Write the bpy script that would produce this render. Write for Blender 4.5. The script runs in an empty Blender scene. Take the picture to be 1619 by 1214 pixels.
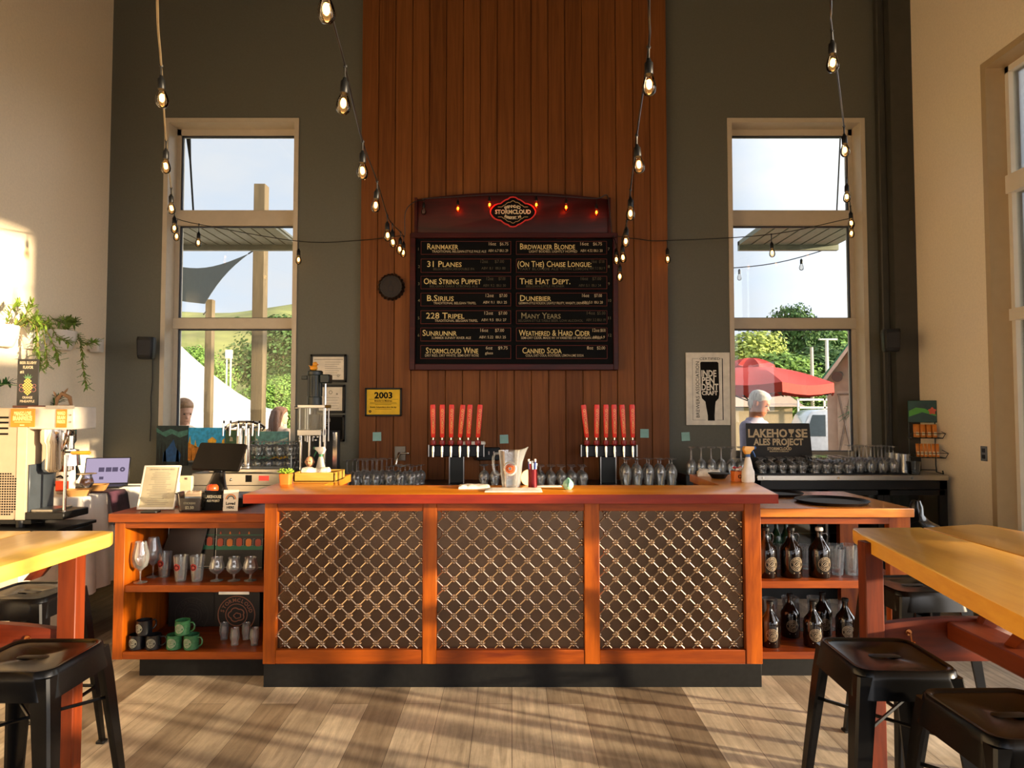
import bpy, bmesh, math, random
from mathutils import Vector, Matrix
R = math.radians
random.seed(7)
S = bpy.context.scene
COL = S.collection
# ------------------------------------------------------------------ camera
FPX, CAM_H, TILT = 1072.0, 1.55, math.atan2(43, 1072)
cam_data = bpy.data.cameras.new('camera')
cam = bpy.data.objects.new('camera', cam_data); COL.objects.link(cam)
cam.location = (0, 0, CAM_H)
cam.rotation_euler = (math.pi / 2 + TILT, 0, 0)
cam_data.sensor_fit = 'HORIZONTAL'; cam_data.sensor_width = 36.0
cam_data.lens = FPX / 1619 * 36.0
cam_data.clip_start = 0.05; cam_data.clip_end = 600
S.camera = cam
# ------------------------------------------------------------------ view and light
S.view_settings.view_transform = 'Standard'
S.view_settings.look = 'None'
S.view_settings.gamma = 1.0
S.view_settings.use_curve_mapping = False
S.view_settings.exposure = 0.42
S.cycles.transparent_max_bounces = 24
S.cycles.max_bounces = 9
S.cycles.diffuse_bounces = 5
S.cycles.sample_clamp_indirect = 6.0
SUN_DIR = Vector((-1.0, 0.376, -0.14)).normalized()      # the way the low evening sunlight travels
sun_data = bpy.data.lights.new('sun', 'SUN')
sun_data.energy = 10.5; sun_data.color = (1.0, 0.78, 0.50); sun_data.angle = R(1.3)
sun = bpy.data.objects.new('sun', sun_data); COL.objects.link(sun)
sun.rotation_euler = SUN_DIR.to_track_quat('-Z', 'Y').to_euler(); sun.location = (20, -8, 9)
SKY_STRENGTH = 1.42
w = bpy.data.worlds.new('evening_sky'); S.world = w; w.use_nodes = True
nt = w.node_tree; nt.nodes.clear()
def N(tree, kind, **kw):
    n = tree.nodes.new(kind)
    for k, v in kw.items():
        if k in n.inputs: n.inputs[k].default_value = v
        else: setattr(n, k, v)
    return n
wo = N(nt, 'ShaderNodeOutputWorld'); bg = N(nt, 'ShaderNodeBackground', Strength=SKY_STRENGTH)
tc = N(nt, 'ShaderNodeTexCoord'); sp = N(nt, 'ShaderNodeSeparateXYZ')
rp = N(nt, 'ShaderNodeValToRGB')
rp.color_ramp.elements[0].position = 0.0; rp.color_ramp.elements[0].color = (0.46, 0.52, 0.60, 1)
rp.color_ramp.elements[1].position = 0.7; rp.color_ramp.elements[1].color = (0.26, 0.33, 0.48, 1)
mp = N(nt, 'ShaderNodeMapping'); mp.inputs['Scale'].default_value = (1.6, 1.6, 4.5)
nz = N(nt, 'ShaderNodeTexNoise', Scale=1.7, Detail=6.0, Roughness=0.62)
cr = N(nt, 'ShaderNodeValToRGB')
cr.color_ramp.elements[0].position = 0.30; cr.color_ramp.elements[0].color = (0, 0, 0, 1)
cr.color_ramp.elements[1].position = 0.62; cr.color_ramp.elements[1].color = (1, 1, 1, 1)
mx = N(nt, 'ShaderNodeMixRGB'); mx.inputs[2].default_value = (0.47, 0.48, 0.52, 1)
L = nt.links.new
L(tc.outputs['Generated'], sp.inputs[0]); L(sp.outputs['Z'], rp.inputs[0])
L(tc.outputs['Generated'], mp.inputs[0]); L(mp.outputs[0], nz.inputs['Vector']); L(nz.outputs[0], cr.inputs[0])
L(cr.outputs[0], mx.inputs[0]); L(rp.outputs[0], mx.inputs[1])
# the half of the sky round the low sun is brighter and warmer
dt = N(nt, 'ShaderNodeVectorMath', operation='DOT_PRODUCT'); dt.inputs[1].default_value = tuple(-SUN_DIR)
gr = N(nt, 'ShaderNodeValToRGB')
gr.color_ramp.elements[0].position = 0.0; gr.color_ramp.elements[0].color = (1, 1, 1, 1)
gr.color_ramp.elements[1].position = 1.0; gr.color_ramp.elements[1].color = (7.0, 6.4, 5.7, 1)
e_ = gr.color_ramp.elements.new(0.35); e_.color = (3.1, 2.95, 2.8, 1)
ml = N(nt, 'ShaderNodeMixRGB', blend_type='MULTIPLY'); ml.inputs[0].default_value = 1.0
L(tc.outputs['Generated'], dt.inputs[0]); L(dt.outputs['Value'], gr.inputs[0]); L(mx.outputs[0], ml.inputs[1]); L(gr.outputs[0], ml.inputs[2]); L(ml.outputs[0], bg.inputs[0])
L(bg.outputs[0], wo.inputs[0])

# ------------------------------------------------------------------ pixel helpers (a photo pixel at a known distance)
_ct, _st = math.cos(TILT), math.sin(TILT)
def at(px, py, d):
    u, v = px - 809.5, 607.0 - py
    yy, zz = FPX * _ct - v * _st, FPX * _st + v * _ct
    t = d / yy
    return Vector((u * t, d, CAM_H + zz * t))
def sx(px, d, py=700): return at(px, py, d).x
def sz(py, d): return at(809.5, py, d).z

# ------------------------------------------------------------------ materials
def lin(c):
    if isinstance(c, str): c = tuple(int(c[i:i + 2], 16) for i in (0, 2, 4))
    return tuple(((v / 255) / 12.92 if v / 255 <= 0.04045 else ((v / 255 + 0.055) / 1.055) ** 2.4) for v in c) + (1.0,)
MATS = {}
def _new(name):
    m = bpy.data.materials.new(name); m.use_nodes = True
    t = m.node_tree; t.nodes.clear()
    o = N(t, 'ShaderNodeOutputMaterial')
    return m, t, o
def plain(name, col, rough=0.6, metal=0.0, var=0.10, scale=14.0, bump=0.0, coat=0.0, spec=0.5, stretch=(1, 1, 1)):
    if name in MATS: return MATS[name]
    m, t, o = _new(name); L = t.links.new
    p = N(t, 'ShaderNodeBsdfPrincipled', Roughness=rough, Metallic=metal)
    p.inputs['Specular IOR Level'].default_value = spec; p.inputs['Coat Weight'].default_value = coat
    c = lin(col)
    tcn = N(t, 'ShaderNodeTexCoord'); mpn = N(t, 'ShaderNodeMapping'); mpn.inputs['Scale'].default_value = stretch
    n = N(t, 'ShaderNodeTexNoise', Scale=scale, Detail=5.0)
    r = N(t, 'ShaderNodeValToRGB')
    r.color_ramp.elements[0].position = 0.3; r.color_ramp.elements[1].position = 0.7
    r.color_ramp.elements[0].color = tuple(v * (1 - var) for v in c[:3]) + (1,)
    r.color_ramp.elements[1].color = tuple(min(1, v * (1 + var)) for v in c[:3]) + (1,)
    L(tcn.outputs['Object'], mpn.inputs[0]); L(mpn.outputs[0], n.inputs['Vector'])
    L(n.outputs[0], r.inputs[0]); L(r.outputs[0], p.inputs['Base Color'])
    if bump:
        b = N(t, 'ShaderNodeBump', Strength=bump, Distance=0.01); L(n.outputs[0], b.inputs['Height']); L(b.outputs[0], p.inputs['Normal'])
    L(p.outputs[0], o.inputs[0]); MATS[name] = m
    return m
def wood(name, dark, light, axis='x', scale=9.0, rough=0.35, coat=0.0, bump=0.08):
    if name in MATS: return MATS[name]
    m, t, o = _new(name); L = t.links.new
    p = N(t, 'ShaderNodeBsdfPrincipled', Roughness=rough); p.inputs['Coat Weight'].default_value = coat; p.inputs['Specular IOR Level'].default_value = 0.28
    p.inputs['Coat Roughness'].default_value = 0.15
    tcn = N(t, 'ShaderNodeTexCoord'); mpn = N(t, 'ShaderNodeMapping')
    s = {'x': (0.10, 1, 1), 'y': (1, 0.10, 1), 'z': (1, 1, 0.10)}[axis]
    mpn.inputs['Scale'].default_value = s
    n1 = N(t, 'ShaderNodeTexNoise', Scale=scale, Detail=8.0, Roughness=0.6, Distortion=0.8)
    n2 = N(t, 'ShaderNodeTexNoise', Scale=scale * 7, Detail=4.0, Roughness=0.6)
    a = N(t, 'ShaderNodeMath', operation='MULTIPLY_ADD'); a.inputs[1].default_value = 0.3
    r = N(t, 'ShaderNodeValToRGB')
    r.color_ramp.elements[0].position = 0.46; r.color_ramp.elements[1].position = 0.86
    r.color_ramp.elements[0].color = lin(dark); r.color_ramp.elements[1].color = lin(light)
    L(tcn.outputs['Object'], mpn.inputs[0]); L(mpn.outputs[0], n1.inputs['Vector']); L(mpn.outputs[0], n2.inputs['Vector'])
    L(n2.outputs[0], a.inputs[0]); L(n1.outputs[0], a.inputs[2]); L(a.outputs[0], r.inputs[0]); L(r.outputs[0], p.inputs['Base Color'])
    b = N(t, 'ShaderNodeBump', Strength=bump, Distance=0.004); L(a.outputs[0], b.inputs['Height']); L(b.outputs[0], p.inputs['Normal'])
    L(p.outputs[0], o.inputs[0]); MATS[name] = m
    return m
def glassy(name, tint=(0.95, 0.97, 0.96), ior=1.45, rough=0.02, edge=0.35, gloss=1.0, haze=0.0):
    """thin clear glass: fresnel reflection over a tinted see-through wall"""
    if name in MATS: return MATS[name]
    m, t, o = _new(name); L = t.links.new
    tr = N(t, 'ShaderNodeBsdfTransparent'); gl = N(t, 'ShaderNodeBsdfGlossy', Roughness=rough)
    lw = N(t, 'ShaderNodeLayerWeight', Blend=0.28)
    cr = N(t, 'ShaderNodeValToRGB')
    cr.color_ramp.elements[0].position = 0.25; cr.color_ramp.elements[0].color = tuple(tint) + (1,)
    cr.color_ramp.elements[1].position = 1.0; cr.color_ramp.elements[1].color = tuple(v * (1 - edge) for v in tint) + (1,)
    fr = N(t, 'ShaderNodeFresnel', IOR=ior)
    mu = N(t, 'ShaderNodeMath', operation='MULTIPLY'); mu.inputs[1].default_value = gloss; mu.use_clamp = True
    ms = N(t, 'ShaderNodeMixShader')
    L(lw.outputs['Facing'], cr.inputs[0]); L(cr.outputs[0], tr.inputs[0])
    nzn = N(t, 'ShaderNodeTexNoise', Scale=30.0, Detail=2.0); bp = N(t, 'ShaderNodeBump', Strength=0.02, Distance=0.002)
    L(nzn.outputs[0], bp.inputs['Height']); L(bp.outputs[0], gl.inputs['Normal'])
    L(fr.outputs[0], mu.inputs[0]); L(mu.outputs[0], ms.inputs[0]); L(tr.outputs[0], ms.inputs[1]); L(gl.outputs[0], ms.inputs[2])
    if haze:
        df = N(t, 'ShaderNodeBsdfDiffuse'); df.inputs[0].default_value = (0.85, 0.86, 0.86, 1)  # milky film; also brightness put in for light refracted from the windows
        mh = N(t, 'ShaderNodeMath', operation='MULTIPLY_ADD'); mh.inputs[1].default_value = haze * 2.5; mh.inputs[2].default_value = haze * 0.6; mh.use_clamp = True
        m2 = N(t, 'ShaderNodeMixShader'); L(lw.outputs['Facing'], mh.inputs[0]); L(mh.outputs[0], m2.inputs[0]); L(ms.outputs[0], m2.inputs[1]); L(df.outputs[0], m2.inputs[2]); ms = m2
    L(ms.outputs[0], o.inputs[0]); MATS[name] = m
    return m
def glow(name, col, strength):
    if name in MATS: return MATS[name]
    m, t, o = _new(name)
    e = N(t, 'ShaderNodeEmission', Strength=strength); e.inputs[0].default_value = lin(col)
    t.links.new(e.outputs[0], o.inputs[0]); MATS[name] = m
    return m

# ------------------------------------------------------------------ mesh builder
class MB:
    def __init__(s): s.bm = bmesh.new(); s.M = Matrix()
    def _v(s, p): return s.bm.verts.new(s.M @ Vector(p))
    def box(s, x0, x1, y0, y1, z0, z1, bev=0.0, seg=1):
        x0, x1 = sorted((x0, x1)); y0, y1 = sorted((y0, y1)); z0, z1 = sorted((z0, z1))
        v = [s._v((x, y, z)) for x in (x0, x1) for y in (y0, y1) for z in (z0, z1)]
        fs = [s.bm.faces.new([v[i] for i in q]) for q in ((0, 1, 3, 2), (4, 6, 7, 5), (0, 4, 5, 1), (2, 3, 7, 6), (0, 2, 6, 4), (1, 5, 7, 3))]
        if bev > 0:
            es = list({e for f in fs for e in f.edges})
            bmesh.ops.bevel(s.bm, geom=es, offset=bev, segments=seg, profile=0.5, affect='EDGES')
        return s
    def loft(s, rings, cap=True, closed=False):
        rs = [[s._v(p) for p in r] for r in rings]
        n = len(rs[0]); k = len(rs)
        for a in range(k if closed else k - 1):
            A, B = rs[a], rs[(a + 1) % k]
            for i in range(n):
                j = (i + 1) % n
                try: s.bm.faces.new((A[i], A[j], B[j], B[i]))
                except ValueError: pass
        if cap and not closed:
            for q in (list(reversed(rs[0])), rs[-1]):
                try: s.bm.faces.new(q)
                except ValueError: pass
        return s
    def tube(s, pts, r, seg=8, closed=False, cap=True):
        pts = [Vector(p) for p in pts]; rings = []; n = len(pts)
        up = None
        for i, p in enumerate(pts):
            a = pts[(i - 1) % n] if (i or closed) else p
            b = pts[(i + 1) % n] if (i < n - 1 or closed) else p
            t = (b - a)
            t = t.normalized() if t.length > 1e-9 else Vector((0, 0, 1))
            if up is None: up = Vector((0, 0, 1)) if abs(t.z) < 0.9 else Vector((1, 0, 0))
            sd = t.cross(up)
            if sd.length < 1e-6: sd = t.orthogonal()
            sd.normalize(); up = sd.cross(t).normalized()
            rr = r[i] if isinstance(r, (list, tuple)) else r
            rings.append([p + (sd * math.cos(2 * math.pi * k / seg) + up * math.sin(2 * math.pi * k / seg)) * rr for k in range(seg)])
        return s.loft(rings, cap, closed)
    def cyl(s, p0, p1, r0, r1=None, seg=12): return s.tube([p0, p1], [r0, r0 if r1 is None else r1], seg)
    def lathe(s, prof, c=(0, 0, 0), seg=20, cap=True, sxy=(1, 1)):
        c = Vector(c)
        rings = [[(c.x + max(r, 1e-4) * sxy[0] * math.cos(2 * math.pi * k / seg), c.y + max(r, 1e-4) * sxy[1] * math.sin(2 * math.pi * k / seg), c.z + z) for k in range(seg)] for r, z in prof]
        return s.loft(rings, cap)
    def prism(s, poly, axis, a0, a1, bev=0.0):
        f = {'y': lambda p, a: (p[0], a, p[1]), 'x': lambda p, a: (a, p[0], p[1]), 'z': lambda p, a: (p[0], p[1], a)}[axis]
        before = set(s.bm.faces)
        s.loft([[f(p, a0) for p in poly], [f(p, a1) for p in poly]])
        if bev:
            es = list({e for fc in set(s.bm.faces) - before for e in fc.edges})
            bmesh.ops.bevel(s.bm, geom=es, offset=bev, segments=2, profile=0.5, affect='EDGES')
        return s
    def ball(s, c, r, seg=10, rings=6):
        c = Vector(c); rx, ry, rz = r if isinstance(r, (tuple, list)) else (r, r, r)
        prof = [(max(1e-4, math.sin(math.pi * i / rings)), -math.cos(math.pi * i / rings)) for i in range(rings + 1)]
        return s.loft([[(c.x + rx * a * math.cos(2 * math.pi * k / seg), c.y + ry * a * math.sin(2 * math.pi * k / seg), c.z + rz * b) for k in range(seg)] for a, b in prof])
    def ring(s, cx, cz, r0, r1, y0, y1, seg=40):
        """flat ring facing -y"""
        C = [(math.cos(2 * math.pi * k / seg), math.sin(2 * math.pi * k / seg)) for k in range(seg)]
        R4 = []
        for a, b in C:
            R4.append([(cx + r0 * a, y0, cz + r0 * b), (cx + r1 * a, y0, cz + r1 * b), (cx + r1 * a, y1, cz + r1 * b), (cx + r0 * a, y1, cz + r0 * b)])
        return s.loft(R4, closed=True)
    def outline(s, pts, wdt, y0, y1):
        """closed flat band along a 2-D outline in the xz plane"""
        n = len(pts); rings = []
        for i in range(n):
            a, b = Vector(pts[i - 1]), Vector(pts[(i + 1) % n]); t = (b - a).normalized(); nn = Vector((-t.y, t.x))
            p = Vector(pts[i]); q0, q1 = p - nn * wdt / 2, p + nn * wdt / 2
            rings.append([(q0.x, y0, q0.y), (q1.x, y0, q1.y), (q1.x, y1, q1.y), (q0.x, y1, q0.y)])
        return s.loft(rings, closed=True)
    def text(s, body, x, z, h=None, width=None, y=0.0, align='L', ext=0.0006, bold=0.0, caps=False, M=None):
        verts, faces, (bx0, bx1, bz0, bz1) = text_data(body, bold, caps)
        k = (h / 0.7) if h else 1.0
        kx = width / max(1e-6, bx1 - bx0) if width else k
        if h is None: k = kx
        off = {'L': 0, 'C': -(bx1 - bx0) * kx / 2, 'R': -(bx1 - bx0) * kx}[align]
        vs = []
        for (a, b, c) in verts:
            p = Vector((x + off + (a - bx0) * kx, y - (ext if c > 0 else 0.0), z + b * k))
            vs.append(s._v(M @ p if M else p))
        for f in faces:
            try: s.bm.faces.new([vs[i] for i in f])
            except ValueError: pass
        return s
    def arc_text(s, body, cx, cz, r, h, a_mid, span, y=0.0, ext=0.0006, inner=False, bold=0.02):
        n = len(body)
        for i, ch in enumerate(body):
            if ch == ' ': continue
            f = (i + 0.5) / n - 0.5
            a = a_mid + (f * span if inner else -f * span)
            rot = Matrix.Rotation(-(a - math.pi / 2) if not inner else -(a + math.pi / 2), 4, 'Y')
            M = Matrix.Translation((cx + r * math.cos(a), 0, cz + r * math.sin(a))) @ rot
            s.text(ch, 0, -h / 2, h=h, y=y, align='C', ext=ext, bold=bold, M=M)
        return s
    def wrap(s, rad):
        """bend everything drawn in the xz plane round a vertical cylinder of this radius (front faces -y)"""
        for v in s.bm.verts:
            x, dy = v.co.x, -v.co.y
            v.co.x = (rad + dy) * math.sin(x / rad); v.co.y = -(rad + dy) * math.cos(x / rad)
        return s
    def move(s, M):
        bmesh.ops.transform(s.bm, matrix=M, verts=s.bm.verts[:]); return s
    def mesh(s, name, smooth=40):
        bmesh.ops.recalc_face_normals(s.bm, faces=s.bm.faces[:])
        me = bpy.data.meshes.new(name); s.bm.to_mesh(me); s.bm.free()
        if smooth:
            me.shade_smooth(); me.set_sharp_from_angle(angle=R(smooth))
        return me
_TXT = {}
def text_data(body, bold, caps):
    key = (body, bold, caps)
    if key in _TXT: return _TXT[key]
    cu = bpy.data.curves.new('lettering', 'FONT'); cu.body = body; cu.size = 1.0; cu.extrude = 0.01; cu.offset = bold; cu.resolution_u = 2
    if caps:
        cu.small_caps_scale = 0.78
        for fch in cu.body_format: fch.use_small_caps = True
    ob = bpy.data.objects.new('lettering', cu); COL.objects.link(ob)
    bpy.context.view_layer.update()
    me = bpy.data.meshes.new_from_object(ob.evaluated_get(bpy.context.evaluated_depsgraph_get()))
    vs = [tuple(v.co) for v in me.vertices]; fs = [tuple(p.vertices) for p in me.polygons]
    bpy.data.objects.remove(ob); bpy.data.curves.remove(cu); bpy.data.meshes.remove(me)
    xs = [v[0] for v in vs] or [0, 1]; zs = [v[1] for v in vs] or [0, 1]
    _TXT[key] = (vs, fs, (min(xs), max(xs), min(zs), max(zs)))
    return _TXT[key]
def rrect(w, h, r, z, n=4, cx=0, cy=0):
    out = []
    for qx, qy, a0 in ((1, 1, 0), (-1, 1, 90), (-1, -1, 180), (1, -1, 270)):
        for k in range(n + 1):
            a = R(a0 + 90 * k / n)
            out.append((cx + qx * (w / 2 - r) + r * math.cos(a), cy + qy * (h / 2 - r) + r * math.sin(a), z))
    return out
# ------------------------------------------------------------------ objects
def obj(name, mb, m, parent=None, loc=None, smooth=40, label=None, cat=None, group=None, kind=None):
    me = mb.mesh(name, smooth) if isinstance(mb, MB) else mb
    if not me.materials: me.materials.append(m)
    o = bpy.data.objects.new(name, me); COL.objects.link(o)
    if parent is not None: o.parent = parent
    if loc is not None: o.location = loc
    for k, v in (('label', label), ('category', cat), ('group', group), ('kind', kind)):
        if v: o[k] = v
    return o
def thing(name, label, cat, loc=(0, 0, 0), rz=0.0, group=None, rx=0.0):
    o = bpy.data.objects.new(name, None); COL.objects.link(o)
    o.empty_display_size = 0.05
    o.location = loc; o.rotation_euler = (rx, 0, rz); o['label'] = label; o['category'] = cat
    if group: o['group'] = group
    return o
def dup(root, loc, rz=0.0, label=None, group=None, sc=None):
    r = root.copy(); COL.objects.link(r); r.location = loc; r.rotation_euler = (root.rotation_euler.x, 0, rz)
    if sc: r.scale = (sc, sc, sc)
    if label: r['label'] = label
    if group: r['group'] = group
    for ch in list(root.children):
        c = ch.copy(); COL.objects.link(c); c.parent = r
        for g in list(ch.children):
            d = g.copy(); COL.objects.link(d); d.parent = c
    return r
def struct(name, mb, m, parent=None, smooth=0):
    return obj(name, mb, m, parent, smooth=smooth, kind='structure')

# shared materials
M_steel = plain('stainless_steel', 'b4b0a8', 0.28, 1.0, 0.06, 40, stretch=(1, 1, 8))
M_chrome = plain('chrome', 'd8d6d2', 0.10, 1.0, 0.03)
M_black = plain('black_plastic', '0e0e0e', 0.45, 0.0, 0.15, spec=0.3)
M_blackmetal = plain('black_enamelled_metal', '070708', 0.24, 0.0, 0.15, spec=0.26)
M_white = plain('white_plastic', 'cfcac0', 0.45)
M_paper = plain('paper', 'ece6d8', 0.8, var=0.04)
M_ink = plain('black_ink', '100e0b', 0.8, spec=0.15)
M_glass = glassy('clear_glass', (0.97, 0.98, 0.98), ior=1.5, edge=0.25, gloss=2.0, rough=0.06, haze=0.065)
M_pane = glassy('window_glass', (0.96, 0.98, 0.97), 1.35, 0.0, 0.1, 0.9)
M_plasticclear = glassy('clear_plastic', (0.93, 0.95, 0.95), 1.4, 0.1, 0.2)
# ================================================================== the room
M_grey = plain('grey_wall_paint', '5c5b50', 0.7, var=0.05, scale=60, bump=0.03)
M_cream = plain('cream_wall_paint', 'f0dfc2', 0.65, var=0.04, scale=60, bump=0.03)
M_trim = plain('beige_window_paint', 'bdb09a', 0.5, var=0.04)
M_ceil = plain('dark_ceiling_paint', '2e2b26', 0.8)
YB, XL, XR, YF, ZC = 6.27, -3.77, 3.68, -3.4, 5.9
def wall(name, axis, p0, p1, u0, u1, z0, z1, holes, m):
    us = sorted({u0, u1} | {h[0] for h in holes} | {h[1] for h in holes}); zs = sorted({z0, z1} | {h[2] for h in holes} | {h[3] for h in holes})
    mb = MB()
    for a, b in zip(us, us[1:]):
        run = None
        for c, d in zip(zs, zs[1:]):
            mu, mz = (a + b) / 2, (c + d) / 2
            solid = not any(h[0] < mu < h[1] and h[2] < mz < h[3] for h in holes)
            if solid: run = (run[0] if run else c, d)
            if run and (not solid or d == zs[-1]):
                if axis == 'y': mb.box(a, b, p0, p1, run[0], run[1])
                else: mb.box(p0, p1, a, b, run[0], run[1])
                run = None
    bmesh.ops.remove_doubles(mb.bm, verts=mb.bm.verts[:], dist=1e-5)
    return struct(name, mb, m)
# floor: grey-brown planks running away from the door
m, t, o = _new('plank_floor'); L = t.links.new
p = N(t, 'ShaderNodeBsdfPrincipled', Roughness=0.42)
tcn = N(t, 'ShaderNodeTexCoord'); mpn = N(t, 'ShaderNodeMapping'); mpn.inputs['Rotation'].default_value = (0, 0, R(90))
br = N(t, 'ShaderNodeTexBrick'); br.inputs['Scale'].default_value = 1.0
br.inputs['Brick Width'].default_value = 1.22; br.inputs['Row Height'].default_value = 0.19
br.inputs['Mortar Size'].default_value = 0.0012; br.inputs['Mortar Smooth'].default_value = 0.1
br.inputs['Color1'].default_value = (0, 0, 0, 1); br.inputs['Color2'].default_value = (1, 1, 1, 1); br.inputs['Mortar'].default_value = (0.1, 0.1, 0.1, 1)
br.offset = 0.37; br.offset_frequency = 2
cr = N(t, 'ShaderNodeValToRGB'); cr.color_ramp.elements[0].color = lin('8e7c66'); cr.color_ramp.elements[1].color = lin('dccdb4')
g1 = N(t, 'ShaderNodeMapping'); g1.inputs['Scale'].default_value = (30, 2.2, 1)
n1 = N(t, 'ShaderNodeTexNoise', Scale=1.0, Detail=8.0, Roughness=0.7, Distortion=0.6)
n2 = N(t, 'ShaderNodeTexNoise', Scale=3.5, Detail=5.0, Roughness=0.65)
r1 = N(t, 'ShaderNodeValToRGB'); r1.color_ramp.elements[0].position = 0.30; r1.color_ramp.elements[0].color = (0.38, 0.36, 0.33, 1); r1.color_ramp.elements[1].position = 0.62; r1.color_ramp.elements[1].color = (1.05, 1.05, 1.05, 1)
r2 = N(t, 'ShaderNodeValToRGB'); r2.color_ramp.elements[0].position = 0.33; r2.color_ramp.elements[0].color = (0.62, 0.60, 0.58, 1); r2.color_ramp.elements[1].position = 0.66; r2.color_ramp.elements[1].color = (1.08, 1.06, 1.04, 1)
m1 = N(t, 'ShaderNodeMixRGB', blend_type='MULTIPLY'); m1.inputs[0].default_value = 0.75
m2 = N(t, 'ShaderNodeMixRGB', blend_type='MULTIPLY'); m2.inputs[0].default_value = 0.8
m3 = N(t, 'ShaderNodeMixRGB'); m3.inputs[2].default_value = lin('3a3026')
L(tcn.outputs['Object'], mpn.inputs[0]); L(mpn.outputs[0], br.inputs['Vector']); L(br.outputs['Color'], cr.inputs[0])
L(tcn.outputs['Object'], g1.inputs[0]); L(g1.outputs[0], n1.inputs['Vector']); L(tcn.outputs['Object'], n2.inputs['Vector'])
L(n1.outputs[0], r1.inputs[0]); L(n2.outputs[0], r2.inputs[0])
L(cr.outputs[0], m1.inputs[1]); L(r1.outputs[0], m1.inputs[2]); L(m1.outputs[0], m2.inputs[1]); L(r2.outputs[0], m2.inputs[2])
L(br.outputs['Fac'], m3.inputs[0]); L(m2.outputs[0], m3.inputs[1]); L(m3.outputs[0], p.inputs['Base Color'])
bp = N(t, 'ShaderNodeBump', Strength=0.12, Distance=0.003); L(n1.outputs[0], bp.inputs['Height']); L(bp.outputs[0], p.inputs['Normal'])
L(p.outputs[0], o.inputs[0]); M_floor = m
struct('floor', MB().box(XL - 0.2, XR + 0.2, YF - 0.2, YB + 0.25, -0.12, 0.0), M_floor)
struct('ceiling', MB().box(XL - 0.2, XR + 0.2, YF - 0.2, YB + 0.25, ZC, ZC + 0.2), M_ceil)
WT, WS = 4.27, 1.12                                   # window head and sill heights
LW = (-3.23, -2.03); RW = (2.05, 3.28)
wall('wall_back', 'y', YB, YB + 0.25, XL - 0.2, XR + 0.2, 0, ZC, [(LW[0], LW[1], WS, WT), (RW[0], RW[1], WS, WT)], M_grey)
wall('wall_left', 'x', XL - 0.25, XL, YF, YB, 0, ZC, [], M_cream)
wall('wall_right', 'x', XR, XR + 0.25, YF, YB, 0, ZC, [(3.95, 5.17, 0.3, 4.22), (-3.2, 1.9, 0.08, 3.98), (1.9, 3.4, 0.08, 1.30), (1.9, 3.4, 1.54, 2.3), (1.9, 2.45, 3.0, 3.98)], M_cream)  # unseen near openings and band, shaped for the sun and shade on the bar
wall('wall_front', 'y', YF - 0.25, YF, XL - 0.25, XR + 0.25, 0, ZC, [(-3.6, 3.5, 0.05, 3.3)], M_grey)  # unseen opening added behind the camera to let in sky fill
struct('added_sun_block', MB().box(XR + 0.35, 8.6, 3.62, 3.8, -0.2, 6.5), M_grey)     # unseen wall added to keep the sun out of the far right window
fg = MB()                                            # unseen glazing bars added across front opening and near right windows, for floor shadow lines
for x_ in (-3.6, -1.85, -0.05, 1.75, 3.44): fg.box(x_, x_ + 0.06, YF - 0.16, YF - 0.08, 0.05, 3.3)
for z_ in (0.05, 2.2, 3.24): fg.box(-3.6, 3.5, YF - 0.16, YF - 0.08, z_, z_ + 0.06)
struct('window_4', fg, M_trim)
fg = MB()
for y_ in (-3.2, -1.5, 0.25, 1.84): fg.box(XR + 0.10, XR + 0.16, y_, y_ + 0.06, 0.08, 3.98)
for z_ in (0.08, 2.50, 3.92): fg.box(XR + 0.10, XR + 0.16, -3.2, 1.9, z_, z_ + 0.06)
struct('window_5', fg, M_trim)
# slim dark column in the right back corner
cb = MB(); cx0 = sx(1406, 6.15, 200); cb.box(cx0, XR, 6.12, YB, 0, ZC)
cb.box(cx0 - 0.07, cx0, 6.2, YB, 0, ZC, 0.01)
struct('trim_1', cb, plain('dark_column_paint', '3b3932', 0.6))
# board cladding in the middle of the back wall
WX0, WX1, WY = sx(567, 6.2), sx(1059, 6.2), 6.20
pb = MB(); nb = 18; bw = (WX1 - WX0) / nb
for i in range(nb):
    pb.box(WX0 + i * bw + 0.0025, WX0 + (i + 1) * bw - 0.0025, WY, YB - 0.01, 0, ZC, 0.004)
pb.box(WX0, WX1, WY + 0.02, YB, 0, ZC)
m, t, o = _new('cedar_boards'); L = t.links.new
p = N(t, 'ShaderNodeBsdfPrincipled', Roughness=0.55); p.inputs['Specular IOR Level'].default_value = 0.2
tcn = N(t, 'ShaderNodeTexCoord'); spn = N(t, 'ShaderNodeSeparateXYZ')
ma = N(t, 'ShaderNodeMath', operation='SUBTRACT'); ma.inputs[1].default_value = WX0
md = N(t, 'ShaderNodeMath', operation='DIVIDE'); md.inputs[1].default_value = bw
fl = N(t, 'ShaderNodeMath', operation='FLOOR'); wn = N(t, 'ShaderNodeTexWhiteNoise', noise_dimensions='1D')
mpn = N(t, 'ShaderNodeMapping'); mpn.inputs['Scale'].default_value = (26, 26, 0.9)
n1 = N(t, 'ShaderNodeTexNoise', Scale=1.0, Detail=8.0, Roughness=0.65, Distortion=1.0)
ad = N(t, 'ShaderNodeMath', operation='MULTIPLY_ADD'); ad.inputs[1].default_value = 0.22
cr = N(t, 'ShaderNodeValToRGB'); cr.color_ramp.elements[0].position = 0.20; cr.color_ramp.elements[0].color = lin('4a260e'); cr.color_ramp.elements[1].position = 1.0; cr.color_ramp.elements[1].color = lin('8a5428')
L(tcn.outputs['Object'], spn.inputs[0]); L(spn.outputs['X'], ma.inputs[0]); L(ma.outputs[0], md.inputs[0]); L(md.outputs[0], fl.inputs[0]); L(fl.outputs[0], wn.inputs['W'])
L(tcn.outputs['Object'], mpn.inputs[0]); L(mpn.outputs[0], n1.inputs['Vector'])
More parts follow.
